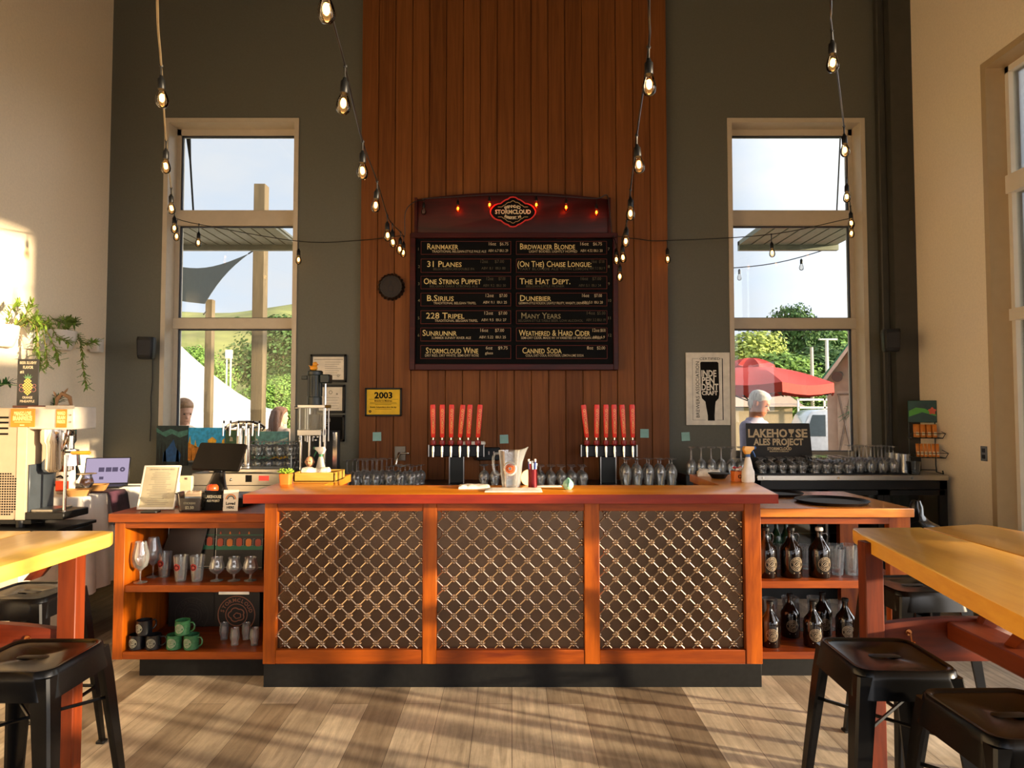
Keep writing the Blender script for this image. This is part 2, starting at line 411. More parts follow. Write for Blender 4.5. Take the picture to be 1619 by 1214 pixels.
L(wn.outputs['Value'], ad.inputs[0]); L(n1.outputs[0], ad.inputs[2]); L(ad.outputs[0], cr.inputs[0]); L(cr.outputs[0], p.inputs['Base Color']); L(p.outputs[0], o.inputs[0])
struct('wall_center', pb, m)
# baseboards
struct('baseboard_left', MB().box(XL, XL + 0.015, YF, YB, 0, 0.12), M_black)
struct('baseboard_right', MB().box(XR - 0.015, XR, 3.95, YB, 0, 0.12), M_black)
# windows of the back wall
def back_window(n, x0, x1):
    yg = YB + 0.15; fw = 0.05
    mb = MB()
    mb.box(x0, x0 + fw, yg, yg + 0.08, WS, WT); mb.box(x1 - fw, x1, yg, yg + 0.08, WS, WT)
    mb.box(x0, x1, yg, yg + 0.08, WT - 0.07, WT); mb.box(x0, x1, yg, yg + 0.08, WS, WS + 0.05)
    z1a, z1b, z2a, z2b = sz(357, yg), sz(333, yg), sz(520, yg), sz(503, yg)
    mb.box(x0, x1, yg - 0.02, yg + 0.09, z1a, z1b, 0.004); mb.box(x0, x1, yg - 0.02, yg + 0.09, z2a, z2b, 0.004)
    # painted liner of the opening
    mb.box(x0 - 0.03, x0 + 0.012, YB - 0.012, yg, WS, WT - 0.012); mb.box(x1 - 0.012, x1 + 0.03, YB - 0.012, yg, WS, WT - 0.012)
    mb.box(x0 - 0.03, x1 + 0.03, YB - 0.012, yg, WT - 0.012, WT + 0.03)
    wd = struct('window_%d' % n, mb, M_trim)
    obj('window_sill', MB().box(x0 - 0.03, x1 + 0.03, YB - 0.04, yg, WS - 0.04, WS, 0.005), M_trim, wd)
    for a, b in ((WS + 0.05, z2a), (z2b, z1a), (z1b, WT - 0.07)):
        obj('window_pane', MB().box(x0 + fw, x1 - fw, yg + 0.03, yg + 0.036, a, b), M_pane, wd)
        gk = MB()
        gk.box(x0 + fw, x0 + fw + 0.012, yg + 0.015, yg + 0.04, a, b); gk.box(x1 - fw - 0.012, x1 - fw, yg + 0.015, yg + 0.04, a, b)
        gk.box(x0 + fw, x1 - fw, yg + 0.015, yg + 0.04, b - 0.012, b); gk.box(x0 + fw, x1 - fw, yg + 0.015, yg + 0.04, a, a + 0.008)
        obj('window_gasket', gk, plain('gasket_grey', '2c2f38', 0.6), wd)
back_window(1, *LW); back_window(2, *RW)
# window of the right wall
mb = MB(); xg = XR + 0.14
y0, y1, z0, z1 = 3.95, 5.17, 0.3, 4.22
mb.box(xg, xg + 0.08, y0, y0 + 0.05, z0, z1); mb.box(xg, xg + 0.08, y1 - 0.05, y1, z0, z1); mb.box(xg, xg + 0.08, y0, y1, z0, z0 + 0.05); mb.box(xg, xg + 0.08, y0, y1, z1 - 0.06, z1)
for za, zb in ((2.24, 2.33), (3.22, 3.36)): mb.box(xg - 0.02, xg + 0.09, y0, y1, za, zb)
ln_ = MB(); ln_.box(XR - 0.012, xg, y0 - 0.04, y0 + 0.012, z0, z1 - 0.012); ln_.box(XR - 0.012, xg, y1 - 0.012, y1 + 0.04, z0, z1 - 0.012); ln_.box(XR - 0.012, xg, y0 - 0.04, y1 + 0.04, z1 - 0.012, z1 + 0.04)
w3 = struct('window_3', mb, plain('white_window_paint', 'e0d9cc', 0.5, var=0.02))
obj('window_liner', ln_, plain('shaded_tan_liner', 'b39a74', 0.6, var=0.03), w3)  # the shade on the liner is put into its tan colour
obj('window_sill', MB().box(XR - 0.04, xg, y0 - 0.04, y1 + 0.04, z0 - 0.04, z0), M_trim, w3)
for a, b in ((z0 + 0.05, 2.24), (2.33, 3.22), (3.36, z1 - 0.06)):
    obj('window_pane', MB().box(xg + 0.03, xg + 0.036, y0 + 0.05, y1 - 0.05, a, b), M_pane, w3)
# ================================================================== bar counter
YR = 3.87
M_bar = wood('orange_bar_wood', '5a1f02', '9c4a07', 'x', 8, 0.42, 0.0)
M_barz = wood('orange_bar_wood_upright', '622402', 'ac5607', 'z', 8, 0.42, 0.0)
M_bartop = wood('varnished_bar_top', 'c86a14', 'e8962a', 'x', 7, 0.3, 0.15)  # lighter than the bar wood, with the sunlit look put into it
M_baredge = wood('red_bar_edge', '5e1204', '922a0a', 'x', 7, 0.3, 0.2)
M_tin = plain('embossed_bronze_tin', '645040', 0.27, 1.0, 0.10, 9)
M_kick = plain('black_plinth', '101010', 0.55, var=0.3, scale=40, spec=0.2)
bar = thing('bar_counter', 'long orange wood bar counter with three embossed diamond metal panels in front', 'bar', (0, YR, 0))
def bz(py): return sz(py, YR)
posts = [(417, 437), (668, 690), (924, 948), (1178, 1204)]
for a, b in posts:
    obj('post', MB().box(sx(a, YR, 900), sx(b, YR, 900), 0, 0.05, bz(1050), 1.04, 0.003), M_barz, bar)
pan = [(437, 668), (690, 924), (948, 1178)]
tin0 = None
for a, b in pan:
    xa, xb = sx(a, YR, 900), sx(b, YR, 900)
    obj('rail', MB().box(xa, xb, 0.003, 0.05, bz(808), 1.04, 0.002), M_bar, bar)
    obj('rail', MB().box(xa, xb, 0.003, 0.05, bz(1050), bz(1028), 0.002), M_bar, bar)
    W, Ht = xb - xa, bz(808) - bz(1028)
    if tin0 is None:
        lt_ = MB(); mb = MB(); mb.box(-W / 2 - 0.01, W / 2 + 0.01, 0.034, 0.04, -0.005, Ht + 0.005)
        g = W / 16.0; y = 0.034
        zc0 = Ht - 0.028
        # diagonals of the lattice, clipped to the sheet
        def clip(px, pz, dx, dz):
            ts = []
            t0, t1 = -9, 9
            for p_, d_, lo, hi in ((px, dx, -W / 2, W / 2), (pz, dz, 0, Ht)):
                a_, b_ = (lo - p_) / d_, (hi - p_) / d_
                t0 = max(t0, min(a_, b_)); t1 = min(t1, max(a_, b_))
            return (t0, t1) if t1 - t0 > 0.01 else None
        x00 = -W / 2 + 0.044
        for k in range(-12, 24):
            for sgn in (1, -1):
                q = clip(x00 + k * 2 * g, zc0, 1.0, sgn * 1.0)
                if q:
                    px_ = x00 + k * 2 * g
                    lt_.tube([(px_ + q[0], y, zc0 + sgn * q[0]), (px_ + q[1], y, zc0 + sgn * q[1])], 0.0047, 6)
        for j in range(0, 17):
            for k in range(-1, 18):
                if (j + k) % 2: continue
                cx_, cz_ = x00 + k * g, zc0 - j * g
                for dx_, dz_ in ((0.0125, 0), (-0.0125, 0), (0, 0.0125), (0, -0.0125)):
                    if abs(cx_ + dx_) < W / 2 - 0.003 and 0.004 < cz_ + dz_ < Ht - 0.004:
                        lt_.ball((cx_ + dx_, y - 0.004, cz_ + dz_), 0.0078, 7, 5)
        tin0 = obj('metal_panel', mb, M_tin, bar, loc=((xa + xb) / 2, 0, bz(1028)))
        lat0 = obj('raised_lattice', lt_, plain('polished_lattice', 'a8947e', 0.26, 1.0, 0.08, 9), tin0)
    else:
        c = tin0.copy(); COL.objects.link(c); c.location = ((xa + xb) / 2, 0, bz(1028)); c.scale = (W / (sx(668, YR, 900) - sx(437, YR, 900)), 1, 1)
        l_ = lat0.copy(); COL.objects.link(l_); l_.parent = c
xL, xR = sx(417, YR, 900), sx(1204, YR, 900)
obj('plinth', MB().box(xL + 0.005, xR - 0.005, 0.006, 0.06, 0, bz(1050), 0.002), M_kick, bar)
cs = MB(); cs.box(xL, xL + 0.04, 0.05, 1.02, 0.0, 1.04); cs.box(xR - 0.04, xR, 0.05, 1.02, 0.0, 1.04)
cs.box(1.30, 1.32, 0.42, 1.02, 0.0, 1.04); cs.box(-1.20, -1.18, 0.42, 1.02, 0.0, 1.04); cs.box(xL, xR, 0.05, 0.06, 0.02, 1.04)
obj('carcass', cs, wood('red_brown_carcass', '4a1808', '7c3012', 'z', 8, 0.4), bar)
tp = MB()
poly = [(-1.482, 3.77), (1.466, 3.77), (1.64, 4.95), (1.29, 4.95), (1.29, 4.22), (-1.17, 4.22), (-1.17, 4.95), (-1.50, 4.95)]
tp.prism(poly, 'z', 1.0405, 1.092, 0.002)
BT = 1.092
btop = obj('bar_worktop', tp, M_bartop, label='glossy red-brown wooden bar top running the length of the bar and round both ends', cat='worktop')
eb = MB(); eb.box(-1.484, 1.468, 3.766, 3.772, 1.0402, 1.0905, 0.001); eb.prism([(1.466, 3.766), (1.471, 3.766), (1.645, 4.95), (1.640, 4.95)], 'z', 1.0402, 1.0905); eb.box(-1.488, -1.480, 3.77, 4.2, 1.0402, 1.0905)
obj('edge_band', eb, M_baredge, btop, label='dark red front edge of the bar worktop')

# ================================================================== open shelf units either side
UY = 3.985
def uz(py): return sz(py, UY)
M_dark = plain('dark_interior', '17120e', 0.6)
ul = thing('shelf_unit', 'low orange wood shelf unit left of the bar holding glasses above mugs', 'shelf', (0, UY, 0))
xl, xr = sx(180, UY, 900), xL - 0.01
UT = sz(812, 3.94)
obj('top', MB().box(sx(171, 3.94, 815), xr, -0.045, 0.66, UT - 0.05, UT, 0.003), M_bar, ul)
obj('side', MB().box(xl, sx(196, UY, 900), 0, 0.62, uz(1043), UT - 0.05, 0.002), M_barz, ul)
obj('side', MB().box(xr - 0.03, xr, 0, 0.62, uz(1043), UT - 0.05, 0.002), M_barz, ul)
obj('shelf', MB().box(sx(196, UY, 900), xr - 0.03, 0.01, 0.60, uz(937), uz(926), 0.002), M_bar, ul)
obj('bottom', MB().box(xl + 0.001, xr - 0.03, 0.004, 0.60, uz(1043), uz(1031), 0.002), M_bar, ul)
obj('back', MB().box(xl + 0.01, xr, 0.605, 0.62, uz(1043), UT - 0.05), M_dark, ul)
obj('rail', MB().box(sx(196, UY, 900), xr - 0.03, 0.003, 0.03, uz(835), UT - 0.05), M_bar, ul)
obj('plinth', MB().box(sx(213, UY, 1000), xr, 0.06, 0.55, 0, uz(1043)), M_kick, ul)
SHL1, SHL0 = uz(926) + 0.0012, uz(1031) + 0.0012
ur = thing('shelf_unit', 'low open-backed orange wood shelf unit right of the bar holding dark growlers', 'shelf', (0, UY, 0))
xl2, xr2 = xR + 0.01, sx(1440, UY, 850)
UT2 = sz(804, 3.94)
obj('top', MB().box(xl2, sx(1446, 3.94, 805), -0.045, 0.80, UT2 - 0.05, UT2, 0.003), wood('pale_orange_top', 'a5561c', 'd48a3c', 'x', 7, 0.25, 0.5), ur)
obj('rail', MB().box(xl2, sx(1406, UY, 850), 0.0, 0.03, UT2 - 0.095, UT2 - 0.05), M_bar, ur)
for ya in (0.0, 0.60):
    obj('post', MB().box(sx(1406, UY, 850), xr2, ya, ya + 0.05, uz(1042), UT2 - 0.05, 0.002), M_barz, ur)
obj('side', MB().box(xl2, xl2 + 0.025, 0, 0.65, uz(1042), UT2 - 0.05), M_barz, ur)
obj('shelf', MB().box(xl2 + 0.025, xr2 - 0.002, 0.052, 0.60, uz(930), uz(918), 0.002), M_bar, ur)
obj('shelf_edge', MB().box(xl2 + 0.025, sx(1406, UY, 850), 0.0, 0.052, uz(930), uz(918), 0.002), M_bar, ur)
obj('bottom', MB().box(xl2 + 0.025, sx(1406, UY, 850), 0.0, 0.65, uz(1042), uz(1030), 0.002), M_bar, ur)
obj('plinth', MB().box(xl2, xr2 - 0.06, 0.06, 0.6, 0, uz(1042)), M_kick, ur)
SHR1, SHR0 = uz(918) + 0.0012, uz(1030) + 0.0012

# ================================================================== back counters
CT = sz(751, 5.65)                                     # top of the stainless cooler
cool = thing('bar_cooler', 'black back-bar cooler with stainless steel top and glass doors under the right window', 'cooler', (0, 5.65, 0))
cx0, cx1 = 2.03, 3.62
obj('cooler_top', MB().box(cx0, cx1, -0.01, 0.60, CT - 0.045, CT, 0.004), M_steel, cool)
bd = MB(); bd.box(cx0, cx0 + 0.04, 0.02, 0.6, 0.08, CT - 0.045); bd.box(cx1 - 0.06, cx1, 0.02, 0.6, 0.08, CT - 0.045); bd.box(cx0, cx1, 0.56, 0.6, 0.08, CT - 0.045)
bd.box(cx0, cx1, 0.02, 0.6, CT - 0.12, CT - 0.045); bd.box(cx0, cx1, 0.02, 0.6, 0.0, 0.14)
obj('body', bd, M_black, cool)
obj('interior_rack', MB().box(cx0 + 0.05, cx1 - 0.07, 0.10, 0.52, 0.52, 0.53), M_steel, cool)
dw = (cx1 - cx0 - 0.06) / 3
for i in range(3):
    a = cx0 + 0.03 + i * dw
    dm = MB(); z0_, z1_ = 0.15, CT - 0.125
    for q in ((a, a + 0.05, z0_, z1_), (a + dw - 0.05, a + dw - 0.005, z0_, z1_), (a, a + dw - 0.005, z0_, z0_ + 0.05), (a, a + dw - 0.005, z1_ - 0.04, z1_)):
        dm.box(q[0], q[1], -0.005, 0.02, q[2], q[3])
    d_ = obj('door', dm, M_black, cool)
    obj('pane', MB().box(a + 0.05, a + dw - 0.05, 0.005, 0.012, z0_ + 0.05, z1_ - 0.04), glassy('cooler_glass', (0.55, 0.60, 0.56), 1.5, 0.02, 0.2), d_)
    obj('handle', MB().box(a + 0.012, a + 0.032, -0.03, -0.005, 0.45, 0.75, 0.004), M_steel, d_)
for px in (1206, 1324, 1440):
    obj('bottle_opener_bolt', MB().cyl((sx(px, 5.64), -0.012, CT - 0.022), (sx(px, 5.64), -0.018, CT - 0.022), 0.010, seg=10), M_chrome, cool)
CC = 0.93
cnt = MB(); cnt.box(-3.05, 2.02, 5.60, 6.18, CC - 0.04, CC, 0.004)
bc = thing('back_counter', 'dark counter along the back wall behind the bar under the beer taps', 'counter', (0, 0, 0))
obj('worktop', cnt, plain('dark_worktop', '24211e', 0.35), bc)
obj('cabinet', MB().box(-3.03, 2.00, 5.66, 6.18, 0, CC - 0.04), M_black, bc)
# ================================================================== menu board
BYD = 6.13                                             # front plane of the board
M_redwood = wood('mahogany_frame', '240604', '460e08', 'x', 8, 0.45, 0.0)
M_slate = plain('black_chalkboard', '090909', 0.7, var=0.25, scale=6, spec=0.1)
M_chalk = plain('yellow_chalk', 'd6c184', 0.9)
M_chalkdim = plain('faded_chalk', '8a8060', 0.9)
M_outline = plain('dull_red_line', '6a2a22', 0.8)
M_cream_ink = plain('cream_lettering', 'e2d3ac', 0.7)
def bx(px): return sx(px, BYD, 470)
def bzz(py): return sz(py, BYD)
mbd = thing('menu_board', 'large black menu board in a red-brown frame with chalked drink names and arched top', 'menu board', (0, BYD, 0))
fr = MB()
fr.box(bx(648), bx(657), -0.02, 0.07, bzz(585), bzz(369), 0.004); fr.box(bx(969), bx(977), -0.02, 0.07, bzz(585), bzz(369), 0.004)
fr.box(bx(657), bx(969), -0.02, 0.07, bzz(585), bzz(575.5), 0.004); fr.box(bx(650), bx(975), -0.03, 0.07, bzz(377), bzz(369), 0.004)
obj('frame', fr, M_redwood, mbd)
arch = [(bx(657), bzz(369)), (bx(964), bzz(369))]
for k in range(21):
    f = 1 - k / 20; px = 657 + 307 * f
    arch.append((bx(px), bzz(304 + 11 * (2 * f - 1) ** 2)))
obj('header', MB().prism(arch, 'y', 0.0, 0.07, 0.003), M_redwood, mbd)
hm = MB(); hm.box(bx(655), bx(659), -0.015, 0.07, bzz(369), bzz(313)); hm.box(bx(962), bx(966), -0.015, 0.07, bzz(369), bzz(313))
obj('header_moulding', hm, M_redwood, mbd)
obj('chalkboard', MB().box(bx(657), bx(969), 0.01, 0.05, bzz(576), bzz(376)), M_slate, mbd)
def zp(x, y): return bx(560 + x * 0.27177), bzz(290 + y * 0.27177)      # from the enlarged view of the board
rows = [(338, 415), (440, 520), (540, 615), (638, 715), (740, 818), (840, 918), (942, 1020)]
E = [  # side, row, name, x0, x1, size note (x0,x1,text), price (x0,x1,text), description (x0,x1,text), strength (x0,x1,text), dim name, dim rest
 (0, 0, 'Rainmaker', 425, 605, (783, 825, '16oz'), (847, 897, '$6.75'), (452, 768, 'TRADITIONAL BELGIAN-STYLE PALE ALE'), (780, 895, 'ABV: 6.7 IBU: 29'), 0, 0),
 (0, 1, '31 Planes', 425, 625, (735, 778, '12oz'), (818, 872, '$7.00'), (460, 700, 'BELGO-AMERICAN DOUBLE IPA'), (740, 880, 'ABV: 8.1  IBU: 80'), 0, 1),
 (0, 2, 'One String Puppet', 405, 738, (770, 810, '12oz'), (840, 880, '$7.00'), (440, 720, 'BELGIAN DARK STRONG ALE'), (750, 882, 'ABV: 9.2  IBU: 30'), 0, 2),
 (0, 3, 'B.Sirius', 425, 580, (765, 812, '12oz'), (845, 890, '$7.00'), (462, 710, 'TRADITIONAL BELGIAN TRIPEL'), (750, 888, 'ABV: 9.1  IBU: 25'), 0, 0),
 (0, 4, '228 Tripel', 420, 642, (758, 808, '12oz'), (840, 890, '$7.00'), (470, 720, 'TRADITIONAL BELGIAN TRIPEL'), (740, 885, 'ABV: 9.5  IBU: 27'), 0, 0),
 (0, 5, 'Sunrunnr', 400, 598, (735, 780, '16oz'), (820, 872, '$7.00'), (452, 680, 'SUMMER SUNNY RIVER ALE'), (728, 882, 'ABV: 5.22  IBU: 25'), 0, 0),
 (0, 6, 'Stormcloud Wine', 420, 722, (766, 805, '6oz'), (838, 893, '$9.75'), (415, 726, 'DRY RED, DRY WHITE, SEMI-DRY ROSE'), (762, 808, 'glass'), 0, 0),
 (1, 0, 'Birdwalker Blonde', 965, 1285, (1316, 1364, '16oz'), (1390, 1442, '$6.75'), (1018, 1298, 'LIGHT BODIED, LIGHTLY HOPPED'), (1316, 1445, 'ABV: 4.32 IBU: 20'), 0, 0),
 (1, 1, '(On The) Chaise Longue:', 950, 1380, (1382, 1412, '16oz'), (1424, 1456, '$7.00'), (962, 1360, 'TART BLONDE ALE WITH LEMON'), (1368, 1458, 'ABV: 5.2 IBU: 9'), 0, 1),
 (1, 2, 'The Hat Dept.', 962, 1257, (1318, 1360, '16oz'), (1385, 1436, '$7.00'), (1000, 1222, 'BELGIAN-STYLE PILSNER'), (1305, 1435, 'ABV: 5.1  IBU: 24'), 0, 1),
 (1, 3, 'Dunebier', 965, 1145, (1325, 1366, '16oz'), (1396, 1440, '$7.00'), (957, 1365, 'GERMAN-STYLE KOLSCH, LIGHTLY FRUITY, WHEATY, DRINKABLE'), (1325, 1445, 'ABV: 5.0  IBU: 20'), 0, 0),
 (1, 4, 'Many Years', 972, 1200, (1352, 1400, '14oz'), (1412, 1460, '$5.00'), (955, 1330, 'BELGIAN-STYLE TABLE BEER, LOW ALCOHOL'), (1348, 1460, 'ABV: 3.2 IBU: 19'), 1, 2),
 (1, 5, 'Weathered & Hard Cider', 958, 1370, (1385, 1425, '12oz'), (1430, 1460, '$8.00'), (970, 1432, 'SEMI-DRY CIDER, MADE W/ 14 VARIETIES OF MICHIGAN APPLES'), (1385, 1455, 'ABV: 6.9'), 0, 0),
 (1, 6, 'Canned Soda', 978, 1205, (1352, 1388, '8oz'), (1410, 1457, '$2.00'), (997, 1333, 'COLA, DIET COLA, ROOTBEER, LEMON-LIME SODA'), None, 0, 0),
]
M_chalkfaint = plain('faint_chalk', '4c4636', 0.9)
for side, r, name, a, b, oz, pr, de, st, dn, dr in E:
    y0_, y1_ = rows[r]
    xa, xb = ((388, 912), (942, 1470))[side]
    sl = MB(); X0, Z1 = zp(xa, y0_); X1, Z0 = zp(xb, y1_); cx_, cz_ = (X0 + X1) / 2, (Z0 + Z1) / 2
    sl.box(X0 - cx_, X1 - cx_, -0.012, 0.012, Z0 - cz_, Z1 - cz_, 0.001)
    plate = obj('menu_plate', sl, M_slate, mbd, loc=(cx_, 0.0, cz_))
    ol = MB()
    for q in ((X0, X1, Z1 - 0.003, Z1), (X0, X1, Z0, Z0 + 0.003), (X0, X0 + 0.003, Z0, Z1), (X1 - 0.003, X1, Z0, Z1)):
        ol.box(q[0] - cx_, q[1] - cx_, -0.0135, -0.012, q[2] - cz_, q[3] - cz_)
    obj('outline', ol, M_outline, plate)
    tn = MB(); tx, _ = zp(a, 0); tx2, _ = zp(b, 0); _, tz = zp(0, y0_ + 47)
    tn.text(name, tx - cx_, tz - cz_, h=0.054, width=tx2 - tx, y=-0.0125, caps=True, bold=0.006)
    obj('drink_name', tn, M_chalk if not dn else M_chalkdim, plate)
    td = MB()
    for rec, base, hh in ((oz, y0_ + 24, 0.030), (pr, y0_ + 24, 0.028), (de, y0_ + 66, 0.022), (st, y0_ + (62 if r != 6 else 52), 0.024)):
        if rec is None: continue
        ta, _ = zp(rec[0], 0); tb, tzz = zp(rec[1], base)
        td.text(rec[2], ta - cx_, tzz - cz_, h=hh, width=tb - ta, y=-0.0125, bold=0.004)
    obj('small_print', td, (M_chalkdim if dr == 0 else M_chalkfaint) if dr else plain('white_chalk', 'b9a98a', 0.9), plate)
nm = MB()
for i in range(6):
    X, Z = zp(370, rows[i][0] + 50); nm.text(str(i + 1), X, Z, h=0.026, y=0.0095)
    X, Z = zp(1478, rows[i][0] + 50); nm.text(str(i + 7), X, Z, h=0.026, y=0.0095)
obj('tap_numbers', nm, M_chalkdim, mbd)
# brewery plaque in the header
def cloudline(cx, cz, a, b, amp, n=64, lobes=8):
    pts = []
    for i in range(n):
        th = 2 * math.pi * i / n
        k = 1 + amp * abs(math.sin(lobes * th / 2 + (math.pi / 2)))
        pts.append((cx + a * k * math.cos(th), cz + b * k * math.sin(th)))
    return pts
pq = thing('brewery_plaque', 'black scalloped brewery plaque with red rim on the menu board header', 'sign', (bx(811), BYD - 0.0006, bzz(336)))
pk = 0.27177 * 6.13 / 1072 * (280 / 273)
u = 6.13 / 1072
def badge(sx_, sz_):
    # scalloped outline read off the photo (quarter, pixels from the centre of the sign)
    q = [(0, 24), (4.5, 23.3), (8, 20.5), (12, 19.2), (16, 16.5), (19.5, 13.5), (24, 13), (29, 10.8), (33, 7), (35.5, 3), (36, 0)]
    full = q + [(x, -z) for x, z in q[-2::-1]] + [(-x, -z) for x, z in q[1:]] + [(-x, z) for x, z in q[-2:0:-1]]
    return [(x * u * sx_, z * u * sz_) for x, z in full]
obj('board', MB().prism(badge(0.97, 0.97), 'y', -0.018, 0.0), M_slate, pq)
obj('rim', MB().outline(badge(1, 1), 0.011, -0.022, 0.0), plain('red_rim', 'c8312c', 0.5), pq)
il = MB()
for s in (1, -1):
    q = [(-19, 8), (-17.5, 8.2), (-15, 10.5), (-12, 11.5), (-10, 14), (-7, 15.5), (-4, 15.7), (-2, 17.5), (0, 18), (2, 17.5), (4, 15.7), (7, 15.5), (10, 14), (12, 11.5), (15, 10.5), (17.5, 8.2), (19, 8), (24, 8)]
    q = [(-24, 8)] + q
    il.tube([(x * u, -0.0185, s * z * u) for x, z in q], 0.0032, 6)
obj('scroll_line', il, plain('gold_line', 'b39a68', 0.6), pq)
tt = MB(); tt.text('STORMCLOUD', 0, -3 * u, h=6.6 * u, width=57 * u, y=-0.0185, align='C', bold=0.03)
tt.arc_text('BREWING CO.', 0, -22 * u, 31 * u, 4.6 * u, math.pi / 2, 0.86, y=-0.0185)
tt.arc_text('FRANKFORT, MI', 0, 22 * u, 31.5 * u, 4.4 * u, -math.pi / 2, 0.86, y=-0.0185, inner=True)
obj('lettering', tt, M_cream_ink, pq)

# ------------------------------------------------------------------ round logo used on tins, mugs, growlers
def round_logo(mb, r, y=0.0, text='STORMCLOUD', ext=0.0006, low='BREWING COMPANY'):
    mb.ring(0, 0, r * 0.95, r, y - ext, y, 32); mb.ring(0, 0, r * 0.55, r * 0.59, y - ext, y, 28)
    mb.arc_text(text, 0, 0, r * 0.775, r * 0.19, math.pi / 2, 2.9, y=y, ext=ext)
    if low: mb.arc_text(low, 0, 0, r * 0.775, r * 0.12, -math.pi / 2, 2.3, y=y, ext=ext, inner=True)
    pts = [(0.36 * r * (1 + 0.22 * abs(math.sin(2.5 * th))) * math.cos(th), 0.30 * r * (1 + 0.22 * abs(math.sin(2.5 * th))) * math.sin(th)) for th in [2 * math.pi * k / 40 for k in range(40)]]
    mb.outline(pts, r * 0.06, y - ext, y)
    mb.outline([(x * 0.45 + 0.05 * r, z * 0.4 - 0.05 * r) for x, z in pts], r * 0.05, y - ext, y)
    return mb

# ================================================================== pictures and signs on the back wall
def frame(name, px0, px1, py0, py1, d, fwid, m_fr, m_in, label, cat, depth=0.025):
    x0, x1, z0, z1 = sx(px0, d, 610), sx(px1, d, 610), sz(py1, d), sz(py0, d)
    cx_, cz_ = (x0 + x1) / 2, (z0 + z1) / 2; w2, h2 = (x1 - x0) / 2, (z1 - z0) / 2
    t = thing(name, label, cat, (cx_, d, cz_))
    mb = MB()
    mb.box(-w2, -w2 + fwid, 0, depth, -h2, h2, 0.002); mb.box(w2 - fwid, w2, 0, depth, -h2, h2, 0.002)
    mb.box(-w2, w2, 0, depth, -h2, -h2 + fwid, 0.002); mb.box(-w2, w2, 0, depth, h2 - fwid, h2, 0.002)
    obj('frame', mb, m_fr, t)
    obj('sheet', MB().box(-w2 + fwid, w2 - fwid, 0.008, depth, -h2 + fwid, h2 - fwid), m_in, t)
    return t, w2, h2
DW = 6.245
M_cert = plain('certificate_paper', 'd8cdb8', 0.7)
M_greyink = plain('grey_ink', '8d8674', 0.8)
t, w2, h2 = frame('certificate', 490, 547, 560, 604, DW, 0.022, M_black, M_cert, 'top framed certificate on the grey wall, partly behind the canning machine', 'certificate')
mb = MB()
for k in range(7): mb.box(-w2 * 0.2, w2 * (0.7 - 0.1 * (k % 3)), 0.007, 0.0078, 0.055 - k * 0.02, 0.059 - k * 0.02)
mb.box(-w2 * 0.8, w2 * 0.8, 0.007, 0.0078, 0.078, 0.084); mb.ring(w2 * 0.55, -0.07, 0.006, 0.012, 0.007, 0.0078, 12)
obj('print', mb, M_greyink, t)
t, w2, h2 = frame('certificate', 500, 545, 608, 653, DW, 0.022, M_black, M_cert, 'second framed certificate down the grey wall, with a round seal', 'certificate')
mb = MB(); mb.ring(0.0, 0.06, 0.012, 0.018, 0.007, 0.0078, 14); mb.ring(w2 * 0.45, 0.045, 0.001, 0.009, 0.007, 0.0078, 12)
for k in range(5): mb.box(-w2 * 0.4, w2 * (0.6 - 0.1 * (k % 2)), 0.007, 0.0078, 0.01 - k * 0.025, 0.013 - k * 0.025)
obj('print', mb, M_greyink, t)
t, w2, h2 = frame('framed_print', 498, 545, 656, 698, DW, 0.02, M_black, M_slate, 'lowest framed print on the grey wall, dark with pale letters', 'picture')
mb = MB(); mb.text('RM', -0.05, 0.06, h=0.03, y=0.0078, bold=0.03); mb.text('ID', -0.05, 0.02, h=0.03, y=0.0078, bold=0.03)
obj('print', mb, M_greyink, t)
t, w2, h2 = frame('framed_notice', 577, 635, 613, 658, 6.17, 0.016, M_black, plain('yellow_card', 'e2b41c', 0.7), 'yellow framed notice reading 2003 on the wood wall', 'notice')
mb = MB(); mb.text('2003', 0, 0.035, h=0.054, width=0.165, y=0.0078, align='C', bold=0.04)
mb.text('Brewing in Michigan', 0, 0.004, h=0.014, width=0.16, y=0.0078, align='C', bold=0.03)
for k, ww in enumerate((0.9, 0.93, 0.55)): mb.box(-w2 * 0.8 * ww, w2 * 0.8 * ww, 0.0072, 0.0078, -0.008 - k * 0.009, -0.0055 - k * 0.009)
mb.box(-w2 * 0.8, w2 * 0.8, 0.0072, 0.0078, 0.024, 0.026)
mb.text('Brewing Independence since that day', 0, -0.052, h=0.013, width=0.24, y=0.0078, align='C', bold=0.03)
mb.box(-w2 * 0.45, w2 * 0.45, 0.0072, 0.0078, -0.066, -0.0635); mb.ring(-w2 * 0.72, -h2 * 0.66, 0.004, 0.012, 0.0072, 0.0078, 14)
obj('print', mb, M_ink, t)
# certified independent craft sign
x0, x1, z0, z1 = sx(1085, 6.24, 610), sx(1155, 6.24, 610), sz(672, 6.24), sz(557, 6.24)
cx_, cz_, w2, h2 = (x0 + x1) / 2, (z0 + z1) / 2, (x1 - x0) / 2, (z1 - z0) / 2
t = thing('metal_sign', 'white tin sign with a black upside-down bottle reading INDEPENDENT CRAFT', 'sign', (cx_, 6.255, cz_))
obj('sheet', MB().box(-w2, w2, -0.004, 0.004, -h2, h2, 0.002), plain('white_tin', 'd8d0be', 0.5), t)
k = w2 * 2 / 308.0                                     # metres per unit of the enlarged view (sign 105..413, 333..832)
def q(x, y): return ((x - 260) * k, (582 - y) * k)
bt = [(207, 402), (213, 394), (325, 394), (334, 402), (338, 620), (332, 650), (312, 672), (308, 700), (303, 770), (304, 804), (256, 804), (256, 770), (244, 700), (240, 672), (217, 650), (211, 620)]
bmk = MB(); bmk.prism([q(a, b) for a, b in bt], 'y', -0.0055, -0.003)
obj('bottle_silhouette', bmk, M_ink, t)
ln = MB()
